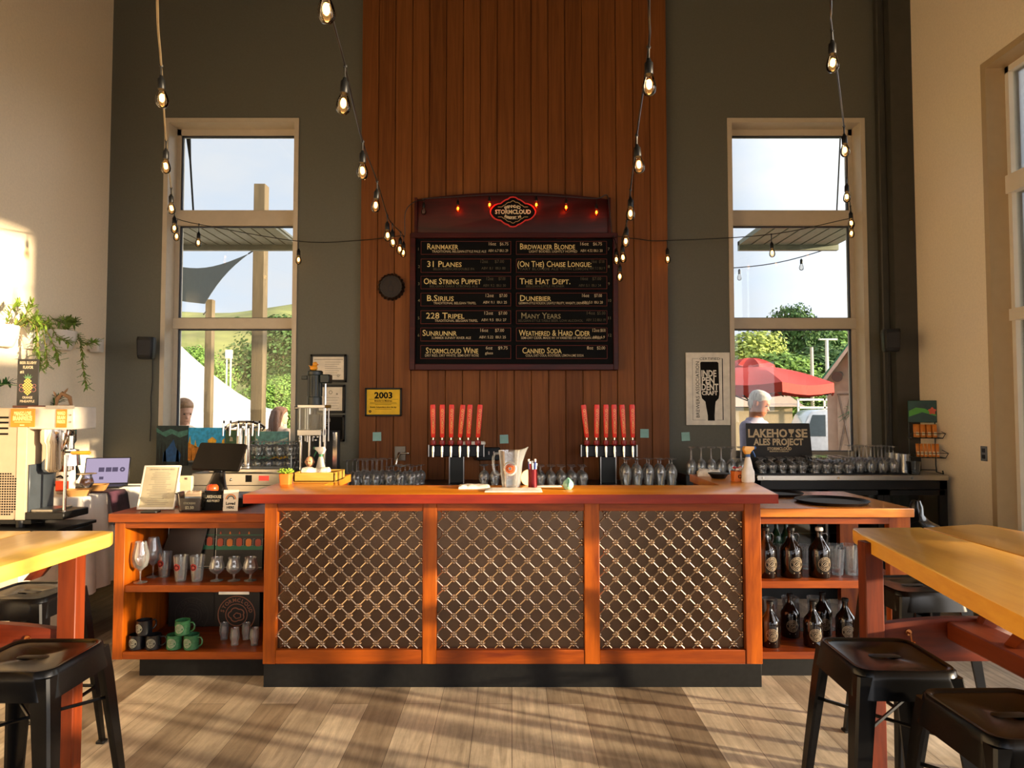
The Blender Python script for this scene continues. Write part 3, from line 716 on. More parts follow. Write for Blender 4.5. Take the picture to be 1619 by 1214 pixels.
def seg(a, b, c, d):
    (xa, za), (xb, zb) = q(a, b), q(c, d); ln.box(min(xa, xb) - 0.001, max(xa, xb) + 0.001, -0.0052, -0.003, min(za, zb) - 0.001, max(za, zb) + 0.001)
seg(152, 372, 152, 800); seg(152, 372, 196, 372); seg(348, 372, 360, 372); seg(360, 372, 364, 800); seg(152, 800, 240, 800); seg(320, 800, 364, 800)
px_, pz_ = q(203, 381); px2_, _ = q(345, 381); ln.text('CERTIFIED', px_, pz_, h=0.022, width=px2_ - px_, y=-0.003, ext=0.002)
px_, pz_ = q(199, 782); _, pz2 = q(199, 392)
ln.text('BREWERS ASSOCIATION', 0, 0, h=0.032, width=pz2 - pz_, y=-0.003, ext=0.002, M=Matrix.Translation((px_, 0, pz_)) @ Matrix.Rotation(R(-90), 4, 'Y'))
obj('black_print', ln, M_ink, t)
lt = MB()
for body, a, b, yb, hh in (('INDE', 214, 318, 497, 44), ('PEN', 216, 305, 545, 44), ('DENT', 214, 332, 592, 44), ('CRAFT', 216, 326, 626, 28)):
    px_, pz_ = q(a, yb); px2_, _ = q(b, yb); lt.text(body, px_, pz_, h=hh * k, width=px2_ - px_, y=-0.0055, ext=0.0015, bold=0.03)
obj('white_print', lt, plain('white_tin_print', 'dcd4c2', 0.5), t)
# bottle cap tin sign
t = thing('bottle_cap_sign', 'round dark bottle-cap tin sign on the wood wall left of the menu board', 'sign', (sx(618, 6.17, 453), 6.17, sz(453, 6.17)))
rc = 21.5 * 6.17 / 1072
rim = [(rc * (1 + 0.035 * math.cos(21 * 2 * math.pi * i / 168)) * math.cos(2 * math.pi * i / 168), rc * (1 + 0.035 * math.cos(21 * 2 * math.pi * i / 168)) * math.sin(2 * math.pi * i / 168)) for i in range(168)]
cm = MB(); cm.loft([[(x, 0.03, z) for x, z in rim], [(x * 0.97, 0.005, z * 0.97) for x, z in rim], [(x * 0.84, -0.012, z * 0.84) for x, z in rim], [(x * 0.80, -0.006, z * 0.80) for x, z in rim]])
obj('cap', cm, plain('dark_tin', '3a322c', 0.35, 0.7), t)
em = MB(); em.outline([(-0.02, -0.045), (0.02, -0.045), (0.024, 0.0), (0.008, 0.012), (0.006, 0.05), (-0.006, 0.05), (-0.008, 0.012), (-0.024, 0.0)], 0.006, -0.008, -0.005); em.box(-0.034, 0.034, -0.008, -0.005, -0.056, -0.050)
em.ring(0, 0, 0.080, 0.084, -0.008, -0.005)
obj('emblem', em, plain('dark_emblem', '070606', 0.6), t)
# sticky notes
for px, py, d, lab in ((596, 690, 6.195, 'pale turquoise sticky note low on the wood wall below the yellow notice'), (797, 694, 6.195, 'pale turquoise sticky note on the wood wall right of the left tap tower'),
                       (1019, 685, 6.195, 'pale turquoise sticky note on the wood wall right of the right tap tower'), (1084, 690, 6.265, 'pale turquoise sticky note on the grey wall under the independent craft sign')):
    n = MB(); n.loft([[(-0.038, 0.003, -0.039), (0.038, 0.003, -0.039), (0.038, 0.003, 0.039), (-0.038, 0.003, 0.039)], [(-0.039, -0.004, -0.040), (0.039, -0.002, -0.040), (0.038, 0.001, 0.039), (-0.038, 0.001, 0.039)]])
    o_ = obj('sticky_note', n, plain('turquoise_paper', '8fb9ae', 0.8), loc=at(px, py, d), smooth=0, label=lab, cat='sticky note')
    o_.rotation_euler = (0, R(random.uniform(-3, 3)), 0)
# loudspeakers
def speaker(px, py, d, rz, label):
    t = thing('wall_speaker', label, 'speaker', at(px, py, d), rz)
    mb = MB(); rings = []
    for z, s in ((-0.10, 0.82), (-0.08, 0.92), (0.07, 1.0), (0.095, 0.94)):
        rings.append([(x * s, y * s - 0.07, z) for x, y, _ in rrect(0.145, 0.13, 0.03, 0)])
    mb.loft(rings); obj('cabinet', mb, M_black, t)
    g = MB(); g.box(-0.055, 0.055, -0.141, -0.133, -0.075, 0.065, 0.004); obj('grille', g, plain('speaker_mesh', '1c1c1e', 0.7, scale=200, var=0.4), t)
    bk = MB(); bk.tube([(0, 0, 0), (0, 0.04, 0), (0, 0.08, 0.0)], 0.012); bk.box(-0.03, 0.03, 0.06, 0.075, -0.04, 0.04); obj('bracket', bk, M_black, t)
    cbm = MB(); cbm.tube([(0.01, 0.065, -0.08), (0.012, 0.068, -0.3), (0.0, 0.068, -0.45), (0.006, 0.068, -0.62), (0.0, 0.07, -0.85)], 0.004, 6); obj('cable', cbm, M_black, t)
speaker(236, 551, 6.19, R(10), 'black loudspeaker on the dark grey wall left of the left window')
speaker(1405, 539, 6.04, R(-14), 'black loudspeaker in the dark corner right of the right window')
# small white alarm box by the left corner
t = thing('alarm_box', 'small white plastic alarm box on the cream wall near the corner', 'alarm', (XL, 6.02, sz(546, 6.02)))
obj('mount', MB().box(0.0, 0.03, -0.03, 0.03, -0.04, 0.04, 0.004), M_white, t)
obj('housing', MB().box(0.03, 0.115, -0.045, 0.045, -0.062, 0.062, 0.012, 2), M_white, t)
a_ = MB(); a_.box(0.045, 0.10, -0.0465, -0.045, -0.052, 0.05); obj('label_plate', a_, plain('pale_label', 'cfc3b4', 0.5), t)
# outlet on the right wall
t = thing('wall_outlet', 'grey metal outlet plate on the cream right wall', 'outlet', (XR, 5.30, sz(717, 5.30)))
obj('plate', MB().box(-0.006, 0, -0.036, 0.036, -0.058, 0.058, 0.002), plain('grey_steel_plate', '6c6c6a', 0.35, 0.6), t)
s_ = MB(); s_.box(-0.009, -0.006, -0.018, 0.018, 0.008, 0.040, 0.002); s_.box(-0.009, -0.006, -0.018, 0.018, -0.040, -0.008, 0.002); obj('sockets', s_, M_black, t)

# ================================================================== beer taps
M_tapred = plain('red_tap_paint', 'e8280a', 0.4, coat=0.1)
M_tapfer = plain('dark_red_ferrule', '8c0c10', 0.35)
TD = 5.86
def tap_tower(pxs, tilts, col, box_, label, group='tap towers'):
    cx_ = sx((col[0] + col[1]) / 2, TD)
    t = thing('tap_tower', label, 'beer tap', (cx_, TD, CC))
    zt, zb = sz(704, TD), sz(722, TD)
    bxm = MB(); bxm.box(sx(box_[0], TD) - cx_, sx(box_[1], TD) - cx_, 0.0, 0.16, zb - CC, zt - CC, 0.006)
    obj('tap_box', bxm, plain('black_tower_box', '121211', 0.35, spec=0.3), t)
    obj('column', MB().box(sx(col[0], TD) - cx_, sx(col[1], TD) - cx_, 0.02, 0.14, 0.0, zb - CC, 0.004), plain('dark_grey_column', '20221f', 0.4, spec=0.3), t)
    ed = MB()
    for c_ in col: ed.box(sx(c_, TD) - cx_ - 0.004, sx(c_, TD) - cx_ + 0.004, 0.012, 0.03, 0.0, zb - CC)
    for c_ in box_: ed.box(sx(c_, TD) - cx_ - 0.004, sx(c_, TD) - cx_ + 0.004, -0.006, 0.01, zb - CC, zt - CC + 0.004)
    obj('edge_trim', ed, M_steel, t)
    for px, tl in zip(pxs, tilts):
        x = sx(px, TD) - cx_; z = sz(712, TD) - CC
        f = MB(); f.cyl((x, 0, z), (x, -0.05, z), 0.012); f.cyl((x, -0.045, z + 0.035), (x, -0.05, z - 0.01), 0.013, 0.014); f.cyl((x, -0.05, z - 0.01), (x, -0.06, z - 0.055), 0.012, 0.009); f.cyl((x, -0.045, z + 0.03), (x, -0.045, z + 0.075), 0.008)
        fo = obj('faucet', f, M_chrome, t)
        fm = MB(); fm.lathe([(0.012, -0.028), (0.024, -0.018), (0.026, 0.0), (0.024, 0.016), (0.012, 0.022)], (x, -0.045, z + 0.07), 14); obj('ferrule', fm, M_tapfer, fo)
        nk = MB(); nk.cyl((x, -0.045, z + 0.09), (x, -0.045, z + 0.118), 0.009); obj('neck', nk, M_chrome, fo)
        hm = MB(); rings = []
        for zz, s in ((0.0, 0.70), (0.012, 0.85), (0.13, 1.0), (0.265, 1.08), (0.282, 0.95)):
            rings.append([(a * s, b * s, zz) for a, b, _ in rrect(0.042, 0.03, 0.006, 0, 2)])
        Mh = Matrix.Translation((x, -0.045, z + 0.112)) @ Matrix.Rotation(R(tl), 4, 'Y')
        hm.loft(rings).move(Mh); ho = obj('tap_handle', hm, M_tapred, t)
        lm = MB(); lm.text('STORMCLOUD', 0, -0.010, h=0.021, width=0.21, y=-0.0162, ext=0.001, bold=0.02, M=Matrix.Translation((0.003, 0, 0.035)) @ Matrix.Translation((0, 0, 0)) @ Matrix.Rotation(R(-90), 4, 'Y'))
        lm.move(Mh); obj('lettering', lm, plain('orange_gold_lettering', 'f0a85a', 0.5), ho)
    return t
tap_tower([686, 700, 714, 728, 741, 756], [-1, 0, 1, 5, 3, 4], (710.5, 733), (678, 765), 'left tower of six red-handled beer taps on the wood wall')
tap_tower([927, 942, 957, 970.5, 985, 999], [-6, 1, 0, -1, -3, -1], (950, 974), (919, 1007), 'right tower of six red-handled beer taps on the wood wall')
# ledge with folded cloth above the left taps; black box
obj('paper_towel', MB().box(-0.11, 0.11, -0.03, 0.03, 0, 0.034, 0.014, 2), M_paper, loc=(sx(748, 6.03), 6.07, sz(704, 6.03)), label='white folded paper lying on top of the left tap tower', cat='paper')
t = thing('switch_box', 'small black box with switches between the left taps and the pitcher', 'switch box', at(772, 717, 6.14))
obj('housing', MB().box(-0.105, 0.105, 0, 0.06, -0.06, 0.055, 0.006), M_black, t)
b_ = MB(); [b_.box(x_, x_ + 0.012, -0.006, 0.0, -0.01, 0.02) for x_ in (-0.05, 0.0, 0.045)]; obj('switch', b_, M_chrome, t)
t = thing('stout_faucet', 'single silver wall faucet on a square plate above the glasses', 'faucet', at(629, 716, 6.19))
obj('wall_plate', MB().box(-0.03, 0.07, 0, 0.012, -0.07, 0.06, 0.002), plain('tarnished_plate', '6f675a', 0.3, 0.9), t)
f = MB(); f.tube([(0.02, 0, 0.0), (0.02, -0.06, 0.0), (0.015, -0.09, -0.03), (0.0, -0.10, -0.10)], [0.012, 0.012, 0.011, 0.009], 10); f.cyl((0.02, -0.03, 0), (0.10, -0.035, 0.0), 0.008); f.ball((0.10, -0.035, 0), 0.014)
obj('spout', f, M_chrome, t)
# ================================================================== glassware
def shell(prof, th=0.0016, seg=16):
    """profile of (radius, height) made into a thin-walled vessel"""
    mb = MB(); inner = [(max(r - th, 0.0002), z + (th if i == 0 else 0)) for i, (r, z) in enumerate(prof)]
    mb.lathe(prof + inner[::-1], seg=seg, cap=True); return mb
def flip(prof, h): return [(r, h - z) for r, z in prof][::-1]
def stem_glass(bowl, stem_h, foot_r, h, seg=16):
    """bowl profile from its base up; returned upright as one mesh"""
    mb = MB()
    solid = [(0.0005, 0.0), (foot_r, 0.0), (foot_r, 0.002), (foot_r * 0.35, 0.006), (0.0045, 0.014), (0.004, stem_h * 0.5), (0.006, stem_h - 0.006), (bowl[0][0], stem_h)]
    th = 0.0014
    out = solid + [(r, stem_h + z) for r, z in bowl[1:]]
    inn = [(max(r - th, 0.0006), stem_h + z) for r, z in bowl[1:]][::-1] + [(0.0006, stem_h + 0.003)]
    mb.lathe(out + inn, seg=seg, cap=True); return mb
def wine_bowl(h, r): return [(0.006, 0), (r * 0.55, h * 0.10), (r * 0.9, h * 0.28), (r, h * 0.45), (r * 0.94, h * 0.7), (r * 0.76, h)]
def snif_bowl(h, r): return [(0.006, 0), (r * 0.6, h * 0.08), (r * 0.95, h * 0.28), (r, h * 0.42), (r * 0.85, h * 0.68), (r * 0.68, h * 0.86), (r * 0.75, h)]
G_ = {}
def glass_mesh(kind):
    if kind in G_: return G_[kind]
    if kind == 'wine': mb = stem_glass(wine_bowl(0.115, 0.040), 0.10, 0.034, 0.215)
    elif kind == 'tulip': mb = stem_glass(snif_bowl(0.115, 0.042), 0.045, 0.036, 0.16)
    elif kind == 'big': mb = stem_glass([(0.006, 0), (0.025, 0.015), (0.042, 0.05), (0.046, 0.085), (0.040, 0.125), (0.033, 0.165), (0.031, 0.185)], 0.045, 0.040, 0.23)
    elif kind == 'short': mb = stem_glass(snif_bowl(0.085, 0.037), 0.028, 0.032, 0.113)
    elif kind == 'tumbler': mb = shell([(0.0005, 0), (0.030, 0), (0.034, 0.07), (0.038, 0.12)])
    G_[kind] = mb.mesh('glass', 50); G_[kind].materials.append(M_glass); return G_[kind]
HG = {'wine': 0.215, 'tulip': 0.16, 'big': 0.23, 'short': 0.113, 'tumbler': 0.12}
def put_glass(name, kind, x, y, z, label, group, inverted=True, sc=1.0):
    o = bpy.data.objects.new(name, glass_mesh(kind)); COL.objects.link(o)
    if inverted: o.rotation_euler = (math.pi, 0, random.uniform(0, 6)); o.location = (x, y, z + HG[kind] * sc)
    else: o.rotation_euler = (0, 0, random.uniform(0, 6)); o.location = (x, y, z)
    o.scale = (sc, sc, sc); o['label'] = label; o['category'] = 'glass'; o['group'] = group
    return o
def glass_rows(kind, px0, px1, n, d, rows_, z, dy, label, group, name='beer_glass', sc=1.0, skew=0.0):
    xs = [sx(px0, d) + (sx(px1, d) - sx(px0, d)) * (i / max(1, n - 1)) for i in range(n)]
    for r in range(rows_):
        for x in xs: put_glass(name, kind, x + skew * r, d + dy * r, z, label, group, sc=sc)
glass_rows('wine', 549, 595, 4, 5.70, 4, CC, 0.088, 'upside-down wine glass in the block at the left end of the wood wall', 'wine glasses left of the taps', 'wine_glass', 0.98, 0.028)
glass_rows('tulip', 615, 652, 3, 5.70, 3, CC, 0.09, 'upside-down tulip glass under the single wall faucet', 'tulip glasses under the faucet', sc=1.0, skew=0.025)
glass_rows('tulip', 765, 782, 2, 5.70, 2, CC, 0.10, 'upside-down glass left of and behind the pitcher', 'glasses behind the pitcher', sc=1.05)
glass_rows('tulip', 855, 922, 5, 5.70, 3, CC, 0.092, 'upside-down glass in the dark block between the pens and the right taps', 'glasses left of the right taps', sc=1.0)
glass_rows('big', 990, 1062, 5, 5.70, 2, CC, 0.10, 'tall upside-down beer glass right of the right tap tower', 'tall glasses right of the taps', sc=0.965)
glass_rows('wine', 1092, 1172, 6, 5.72, 3, 1.02, 0.10, 'long-stemmed upside-down wine glass below the independent craft sign', 'wine glasses under the craft sign', 'wine_glass', 1.04, 0.03)
# a small riser that lifts the wine glasses
obj('glass_riser', MB().box(sx(1084, 5.66), sx(1184, 5.66) + 0.02, 5.66, 6.0, CC, 1.02, 0.004), M_black, label='low black riser under the long-stemmed wine glasses', cat='riser')
mat_ = MB()
mat_.box(sx(1198, 5.70), sx(1432, 5.70), 5.68, 6.18, CT, CT + 0.006)
for k in range(24): mat_.box(sx(1198, 5.70), sx(1432, 5.70), 5.685 + k * 0.02, 5.69 + k * 0.02, CT + 0.006, CT + 0.009)
obj('bar_mat', mat_, M_black, label='black ribbed rubber mat under the glasses on the cooler', cat='bar mat')
GZ = CT + 0.0095
glass_rows('short', 1205, 1268, 5, 5.76, 4, GZ, 0.082, 'short upside-down snifter below the cream-lettered black sign', 'snifters on the left of the cooler', sc=1.05, skew=0.02)
glass_rows('short', 1289, 1341, 4, 5.76, 4, GZ, 0.092, 'short upside-down snifter on the middle of the cooler', 'snifters on the middle of the cooler', sc=1.15, skew=0.015)
glass_rows('wine', 1358, 1412, 4, 5.80, 4, GZ, 0.085, 'tall upside-down stemmed glass on the right of the cooler', 'stemmed glasses on the right of the cooler', 'wine_glass', 1.03, 0.012)
glass_rows('tumbler', 1430, 1434, 1, 5.80, 3, GZ, 0.105, 'tall clear glass at the right end of the glasses, beside the chip rack', 'tall glasses beside the chip rack', sc=1.3)
# left: two tiers of glasses beside the chrome beer column
DZ = sz(745, 5.62)
gt = thing('glass_rack', 'clear two-tier rack under the glasses beside the chrome beer column', 'rack', (0, 0, 0))
xa, xb = sx(391, 5.80), sx(458, 5.80)
obj('rack_shelf', MB().box(xa - 0.03, xb + 0.03, 5.76, 6.05, DZ + 0.118, DZ + 0.123), M_plasticclear, gt)
rk = MB(); [rk.cyl((x_, y_, DZ + 0.0005), (x_, y_, DZ + 0.118), 0.005, seg=6) for x_ in (xa - 0.025, xb + 0.025) for y_ in (5.77, 6.04)]
obj('rack_legs', rk, M_steel, gt)
for tier in (0, 1):
    for r in range(3):
        for i in range(5):
            put_glass('beer_glass', 'short', xa + (xb - xa) * i / 4, 5.81 + r * 0.088, DZ + tier * 0.124, ('upside-down glass on the lower tier beside the chrome beer column', 'upside-down glass on the upper tier beside the chrome beer column')[tier], ('lower tier of glasses', 'upper tier of glasses')[tier], sc=0.99)
glass_rows('short', 352, 370, 3, 5.84, 2, DZ, 0.085, 'upside-down glass behind the tablet stand, left of the chrome column', 'glasses behind the tablet', sc=0.9)
obj('glass_tray', MB().box(xa - 0.22, xb + 0.05, 5.75, 6.10, CC, DZ - 0.001, 0.004), M_steel, label='stainless steel box under the glasses beside the chrome beer column', cat='tray')

# ------------------------------------------------------------------ things in the left shelf unit
YS = UY + 0.12
def px_shelf(px, d): return sx(px, d, 900)
G_goblet = stem_glass([(0.008, 0), (0.045, 0.03), (0.056, 0.075), (0.054, 0.11), (0.040, 0.16), (0.036, 0.185)], 0.075, 0.045, 0.26, 24).mesh('goblet', 50); G_goblet.materials.append(M_glass)
for i, (px, d) in enumerate(((222, UY + 0.075), (242, UY + 0.21))):
    o = bpy.data.objects.new('goblet_glass', G_goblet); COL.objects.link(o); o.location = (px_shelf(px, d), d, SHL1); o.scale = (0.85, 0.85, 0.92)
    o['label'] = ('tall stemmed goblet at the left front of the upper left shelf', 'second stemmed goblet, behind the front one at the left of the upper shelf')[i]; o['category'] = 'glass'
# leaning dark board behind the goblet
lb = MB(); lb.prism([(-0.12, 0.0), (0.10, 0.0), (0.16, 0.33), (0.02, 0.33), (-0.09, 0.25), (-0.13, 0.12)], 'y', -0.006, 0.006, 0.002)
o = obj('paddle_board', lb, plain('dark_brown_board', '4a3c30', 0.5), loc=(-2.11, YS + 0.27, SHL1 + 0.002), label='brown curved flight paddle leaning at the left of the upper left shelf', cat='board'); o.rotation_euler = (R(-8), 0, 0)
# diagrams of the brewery
def diagram(px0, px1, d, label, seed):
    x0, x1 = px_shelf(px0, d), px_shelf(px1, d); z1_ = sz(834, d); Hh = z1_ - SHL1; Wd = x1 - x0
    t = thing('brewery_poster', label, 'poster', ((x0 + x1) / 2, d, SHL1 + 0.002), rx=R(-4))
    obj('panel', MB().box(-Wd / 2, Wd / 2, 0, 0.006, 0, Hh), plain('poster_black', '11130f', 0.4), t)
    g = MB(); g.box(-Wd / 2, Wd / 2, -0.0015, 0, Hh * 0.46, Hh * 0.56); g.box(-Wd / 2, Wd / 2, -0.0015, 0, Hh * 0.80, Hh * 0.82)
    obj('green_floor', g, plain('poster_green', '1f6b4a', 0.5), t)
    bd_ = MB(); bd_.box(-Wd / 2, Wd / 2, -0.001, 0.0, Hh - 0.005, Hh); bd_.box(-Wd / 2, -Wd / 2 + 0.005, -0.001, 0, 0, Hh); bd_.box(-Wd / 2, Wd / 2, -0.001, 0, 0.012, 0.015)
    obj('white_border', bd_, plain('poster_white', 'b5ada0', 0.6), t)
    rnd = random.Random(seed); tk = MB(); t2 = MB(); ppp = MB()
    n_ = 5
    for i in range(n_):
        x = -Wd / 2 + Wd * (i + 0.5) / n_; tgt = tk if i % 2 else t2
        hh = rnd.uniform(0.12, 0.19) * Hh
        tgt.prism([(x - 0.010, Hh * 0.545), (x + 0.010, Hh * 0.545), (x + 0.018, Hh * 0.575), (x + 0.018, Hh * 0.56 + hh), (x + 0.008, Hh * 0.57 + hh + 0.006), (x - 0.008, Hh * 0.57 + hh + 0.006), (x - 0.018, Hh * 0.56 + hh), (x - 0.018, Hh * 0.575)], 'y', -0.003, 0)
        ppp.tube([(x + 0.016, -0.002, Hh * 0.56), (x + 0.028, -0.002, Hh * 0.56), (x + 0.028, -0.002, Hh * 0.72), (x + 0.04, -0.002, Hh * 0.72)], 0.0012, 4)
        if i < 4: tgt.prism([(x - 0.006, Hh * 0.83), (x + 0.006, Hh * 0.83), (x + 0.003, Hh * 0.89), (x - 0.003, Hh * 0.89)], 'y', -0.003, 0)
    obj('orange_tanks', tk, plain('poster_orange', 'd9761e', 0.5), t); obj('red_tanks', t2, plain('poster_red', 'b0431f', 0.5), t); obj('pipes', ppp, plain('poster_white', 'b5ada0', 0.6), t)
diagram(263, 337, YS + 0.30, 'left of two dark brewery diagrams with green floor, standing behind the pint glasses', 3)
diagram(339, 414, YS + 0.27, 'right of two brewery diagrams with green floor, standing behind the tulip glasses', 4)
# pint glasses with red logo
pg = shell([(0.0005, 0), (0.030, 0), (0.031, 0.012), (0.0435, 0.148)], 0.002, 24).mesh('pint', 40); pg.materials.append(M_glass)
lg = MB(); lg.prism([(0.0 + 0.021 * math.cos(a), 0.085 + 0.021 * math.sin(a)) for a in [2 * math.pi * k / 24 for k in range(24)]], 'y', -0.0004, 0)
bmesh.ops.subdivide_edges(lg.bm, edges=lg.bm.edges[:], cuts=1)
lgm = lg.wrap(0.0395).mesh('logo', 0); lgm.materials.append(plain('red_glass_logo', 'a8221c', 0.5))
l2 = MB(); l2.outline([(0.012 * math.cos(a) * (1 + 0.2 * abs(math.sin(2.5 * a))), 0.083 + 0.011 * math.sin(a) * (1 + 0.2 * abs(math.sin(2.5 * a)))) for a in [2 * math.pi * k / 24 for k in range(24)]], 0.004, -0.0012, -0.0004)
l2m = l2.wrap(0.0395).mesh('logo_cloud', 0); l2m.materials.append(M_ink)
for px, d, lab in ((260, YS + 0.10, 'leftmost pint glass with a red round logo, set back on the upper left shelf'), (286, YS, 'middle pint glass with a red round logo on the upper left shelf'), (312, YS, 'rightmost pint glass with a red round logo, next to the tulip glasses')):
    t = thing('pint_glass', lab, 'glass', (px_shelf(px, d), d, SHL1), R(-12), 'red logo pint glasses')
    obj('tumbler', pg, None, t); b_ = obj('red_logo', lgm, None, t); obj('cloud_mark', l2m, None, b_)
tul = stem_glass(snif_bowl(0.10, 0.045), 0.038, 0.036, 0.14, 24).mesh('tulip', 50); tul.materials.append(M_glass)
for i, px in enumerate((343, 370, 396)):
    o = bpy.data.objects.new('tulip_glass', tul); COL.objects.link(o); o.location = (px_shelf(px, YS), YS, SHL1); o['category'] = 'glass'; o['group'] = 'tulip glasses on the upper shelf'
    o['label'] = ('first tulip glass right of the logo pints on the upper left shelf', 'middle of three tulip glasses on the upper left shelf', 'third tulip glass, nearest the bar on the upper left shelf')[i]
# mugs
mg = MB(); rm, hm_ = 0.043, 0.083
mg.lathe([(0.0005, 0.0), (rm - 0.004, 0.0), (rm, 0.004), (rm, hm_ - 0.002), (rm + 0.001, hm_), (rm - 0.002, hm_), (rm - 0.003, 0.006), (0.0005, 0.005)], seg=28)
mugm = mg.mesh('mug_body', 40)
hd = MB(); hd.tube([(rm - 0.002, 0, 0.068), (rm + 0.020, 0, 0.070), (rm + 0.030, 0, 0.055), (rm + 0.028, 0, 0.034), (rm + 0.014, 0, 0.020), (rm - 0.002, 0, 0.018)], 0.0045, 8); hdm = hd.mesh('mug_handle', 60)
lo = MB(); round_logo(lo, 0.026, 0.0); bmesh.ops.transform(lo.bm, matrix=Matrix.Translation((0, 0, 0.042)), verts=lo.bm.verts[:]); lom = lo.wrap(rm).mesh('mug_logo', 0); lom.materials.append(plain('cream_mug_print', 'a9a694', 0.6))
M_mg, M_mb = plain('green_enamel', '2f5f3c', 0.25, var=0.25, scale=60), plain('black_enamel', '16161a', 0.25, var=0.3, scale=60)
YM = UY + 0.06
for px, tier, m_, lab, rz in ((219, 0, M_mb, 'left bottom black enamel mug in the pile on the lower left shelf', -8), (245, 0, M_mb, 'right bottom black enamel mug in the pile on the lower left shelf', 6), (230, 1, M_mb, 'black enamel mug on top of the black pile', -22),
                             (278, 0, M_mg, 'left bottom green enamel mug in the pile on the lower left shelf', 0), (305, 0, M_mg, 'right bottom green enamel mug in the pile on the lower left shelf', -14), (291, 1, M_mg, 'green enamel mug on top of the green pile', -6)):
    t = thing('enamel_mug', lab, 'mug', (px_shelf(px, YM), YM, SHL0 + tier * 0.0835), R(rz), 'enamel mugs')
    a_ = mugm.copy(); a_.materials.clear(); a_.materials.append(m_); h_ = hdm.copy(); h_.materials.clear(); h_.materials.append(m_)
    obj('body', a_, m_, t); ho_ = obj('handle', h_, m_, t); ho_.rotation_euler = (0, 0, R(80) if px in (219, 278, 230) else 0); obj('round_logo', lom, None, t)
# tasting glasses
tg = shell([(0.0005, 0), (0.020, 0.0), (0.023, 0.006), (0.019, 0.018), (0.028, 0.045), (0.027, 0.065), (0.023, 0.090), (0.025, 0.098)], 0.0016, 20).mesh('tasting', 50); tg.materials.append(M_glass)
for i, (px, d) in enumerate(((356, YS + 0.10), (373, YS), (391, YS + 0.10), (404, YS))):
    o = bpy.data.objects.new('tasting_glass', tg); COL.objects.link(o); o.location = (px_shelf(px, d), d, SHL0); o['category'] = 'glass'; o['group'] = 'tasting glasses on the lower shelf'
    o['label'] = ('back left small tasting glass under the round wooden logo', 'front left small tasting glass under the round wooden logo', 'back right small tasting glass under the round wooden logo', 'front right small tasting glass beside the bar end')[i]
# dark boards with the round logo
for px, r_, m_, lab, zc in ((376, 0.122, plain('burnt_logo', '8d5a44', 0.6), 'dark board with a brown round brewery logo on the lower left shelf', 985), (303, 0.11, plain('faint_logo', '2b2420', 0.6), 'very dark board with a faint round logo behind the mugs', 985)):
    d = YS + 0.34; t = thing('logo_board', lab, 'board', (px_shelf(px, d) - (0.004 if px > 350 else -0.004), d, SHL0 + 0.001))
    obj('board', MB().box(-0.15, 0.15, 0, 0.012, 0, 0.30, 0.002), plain('charcoal_board', '191614', 0.5), t)
    lo = MB(); round_logo(lo, r_, 0.0, ext=0.002, low='* * * * *'); lo.move(Matrix.Translation((0, 0, sz(zc - 13, d) - SHL0))); obj('round_logo', lo, m_, t)
tk_ = obj('price_strip', MB().box(px_shelf(346, UY), px_shelf(394, UY), 0.004 + 0.0, 0.008, uz(940), uz(937) + 0.004), M_white, ul)

# ------------------------------------------------------------------ growlers and glasses in the right shelf unit
M_amber = plain('dark_amber_glass', '0d0806', 0.08, coat=0.5)
gb = MB(); gb.lathe([(0.0005, 0), (0.058, 0), (0.062, 0.006), (0.062, 0.155), (0.056, 0.175), (0.034, 0.205), (0.021, 0.228), (0.018, 0.245), (0.0175, 0.262), (0.020, 0.264), (0.020, 0.272), (0.0005, 0.272)], seg=28); gbm = gb.mesh('growler_body', 40); gbm.materials.append(M_amber)
gh = MB(); gh.tube([(0.017, 0, 0.252), (0.040, 0, 0.255), (0.050, 0, 0.238), (0.048, 0, 0.210), (0.040, 0, 0.195)], 0.006, 8); ghm = gh.mesh('growler_handle', 60); ghm.materials.append(M_amber)
gl_ = MB(); round_logo(gl_, 0.040, 0.0); gl_.box(-0.02, 0.02, -0.0006, 0, -0.056, -0.050); bmesh.ops.transform(gl_.bm, matrix=Matrix.Translation((0, 0, 0.085)), verts=gl_.bm.verts[:]); glm = gl_.wrap(0.062).mesh('growler_logo', 0); glm.materials.append(plain('cream_growler_print', '9a876c', 0.6))
gc = MB(); gc.lathe([(0.0005, 0.270), (0.019, 0.270), (0.022, 0.273), (0.022, 0.288), (0.018, 0.291), (0.0005, 0.291)], seg=20); gcm = gc.mesh('growler_cap', 40)
def growler(px, d, z, rz, lab, cap=None, sc=1.0, handle=True):
    t = thing('growler', lab, 'growler', (sx(px, d, 950), d, z), R(rz), 'dark beer growlers'); t.scale = (sc, sc, sc)
    obj('bottle', gbm, None, t)
    if handle: obj('handle', ghm, None, t)
    obj('round_logo', glm, None, t)
    c_ = gcm.copy(); c_.materials.append(cap or M_black); obj('cap', c_, M_black, t)
YG = UY + 0.10
growler(1212, YG, SHR1, 14, 'dark growler against the bar on the upper right shelf'); growler(1252, YG, SHR1, 10, 'middle dark growler on the upper right shelf'); growler(1297, YG, SHR1, 6, 'dark growler with a white cap on the upper right shelf', M_white)
for px, dd, lab in ((1217, 0.0, 'dark bottle against the bar on the lower right shelf'), (1249, 0.17, 'dark bottle standing back between the two front ones on the lower shelf'), (1285, 0.0, 'front dark bottle with a bright logo by the stool on the lower right shelf'), (1300, 0.20, 'dark bottle behind the bright logo bottle on the lower shelf'), (1336, 0.06, 'dark bottle nearest the table post on the lower right shelf')):
    growler(px, YG + dd, SHR0, -8, lab, None, 0.90, False)
k_ = 0
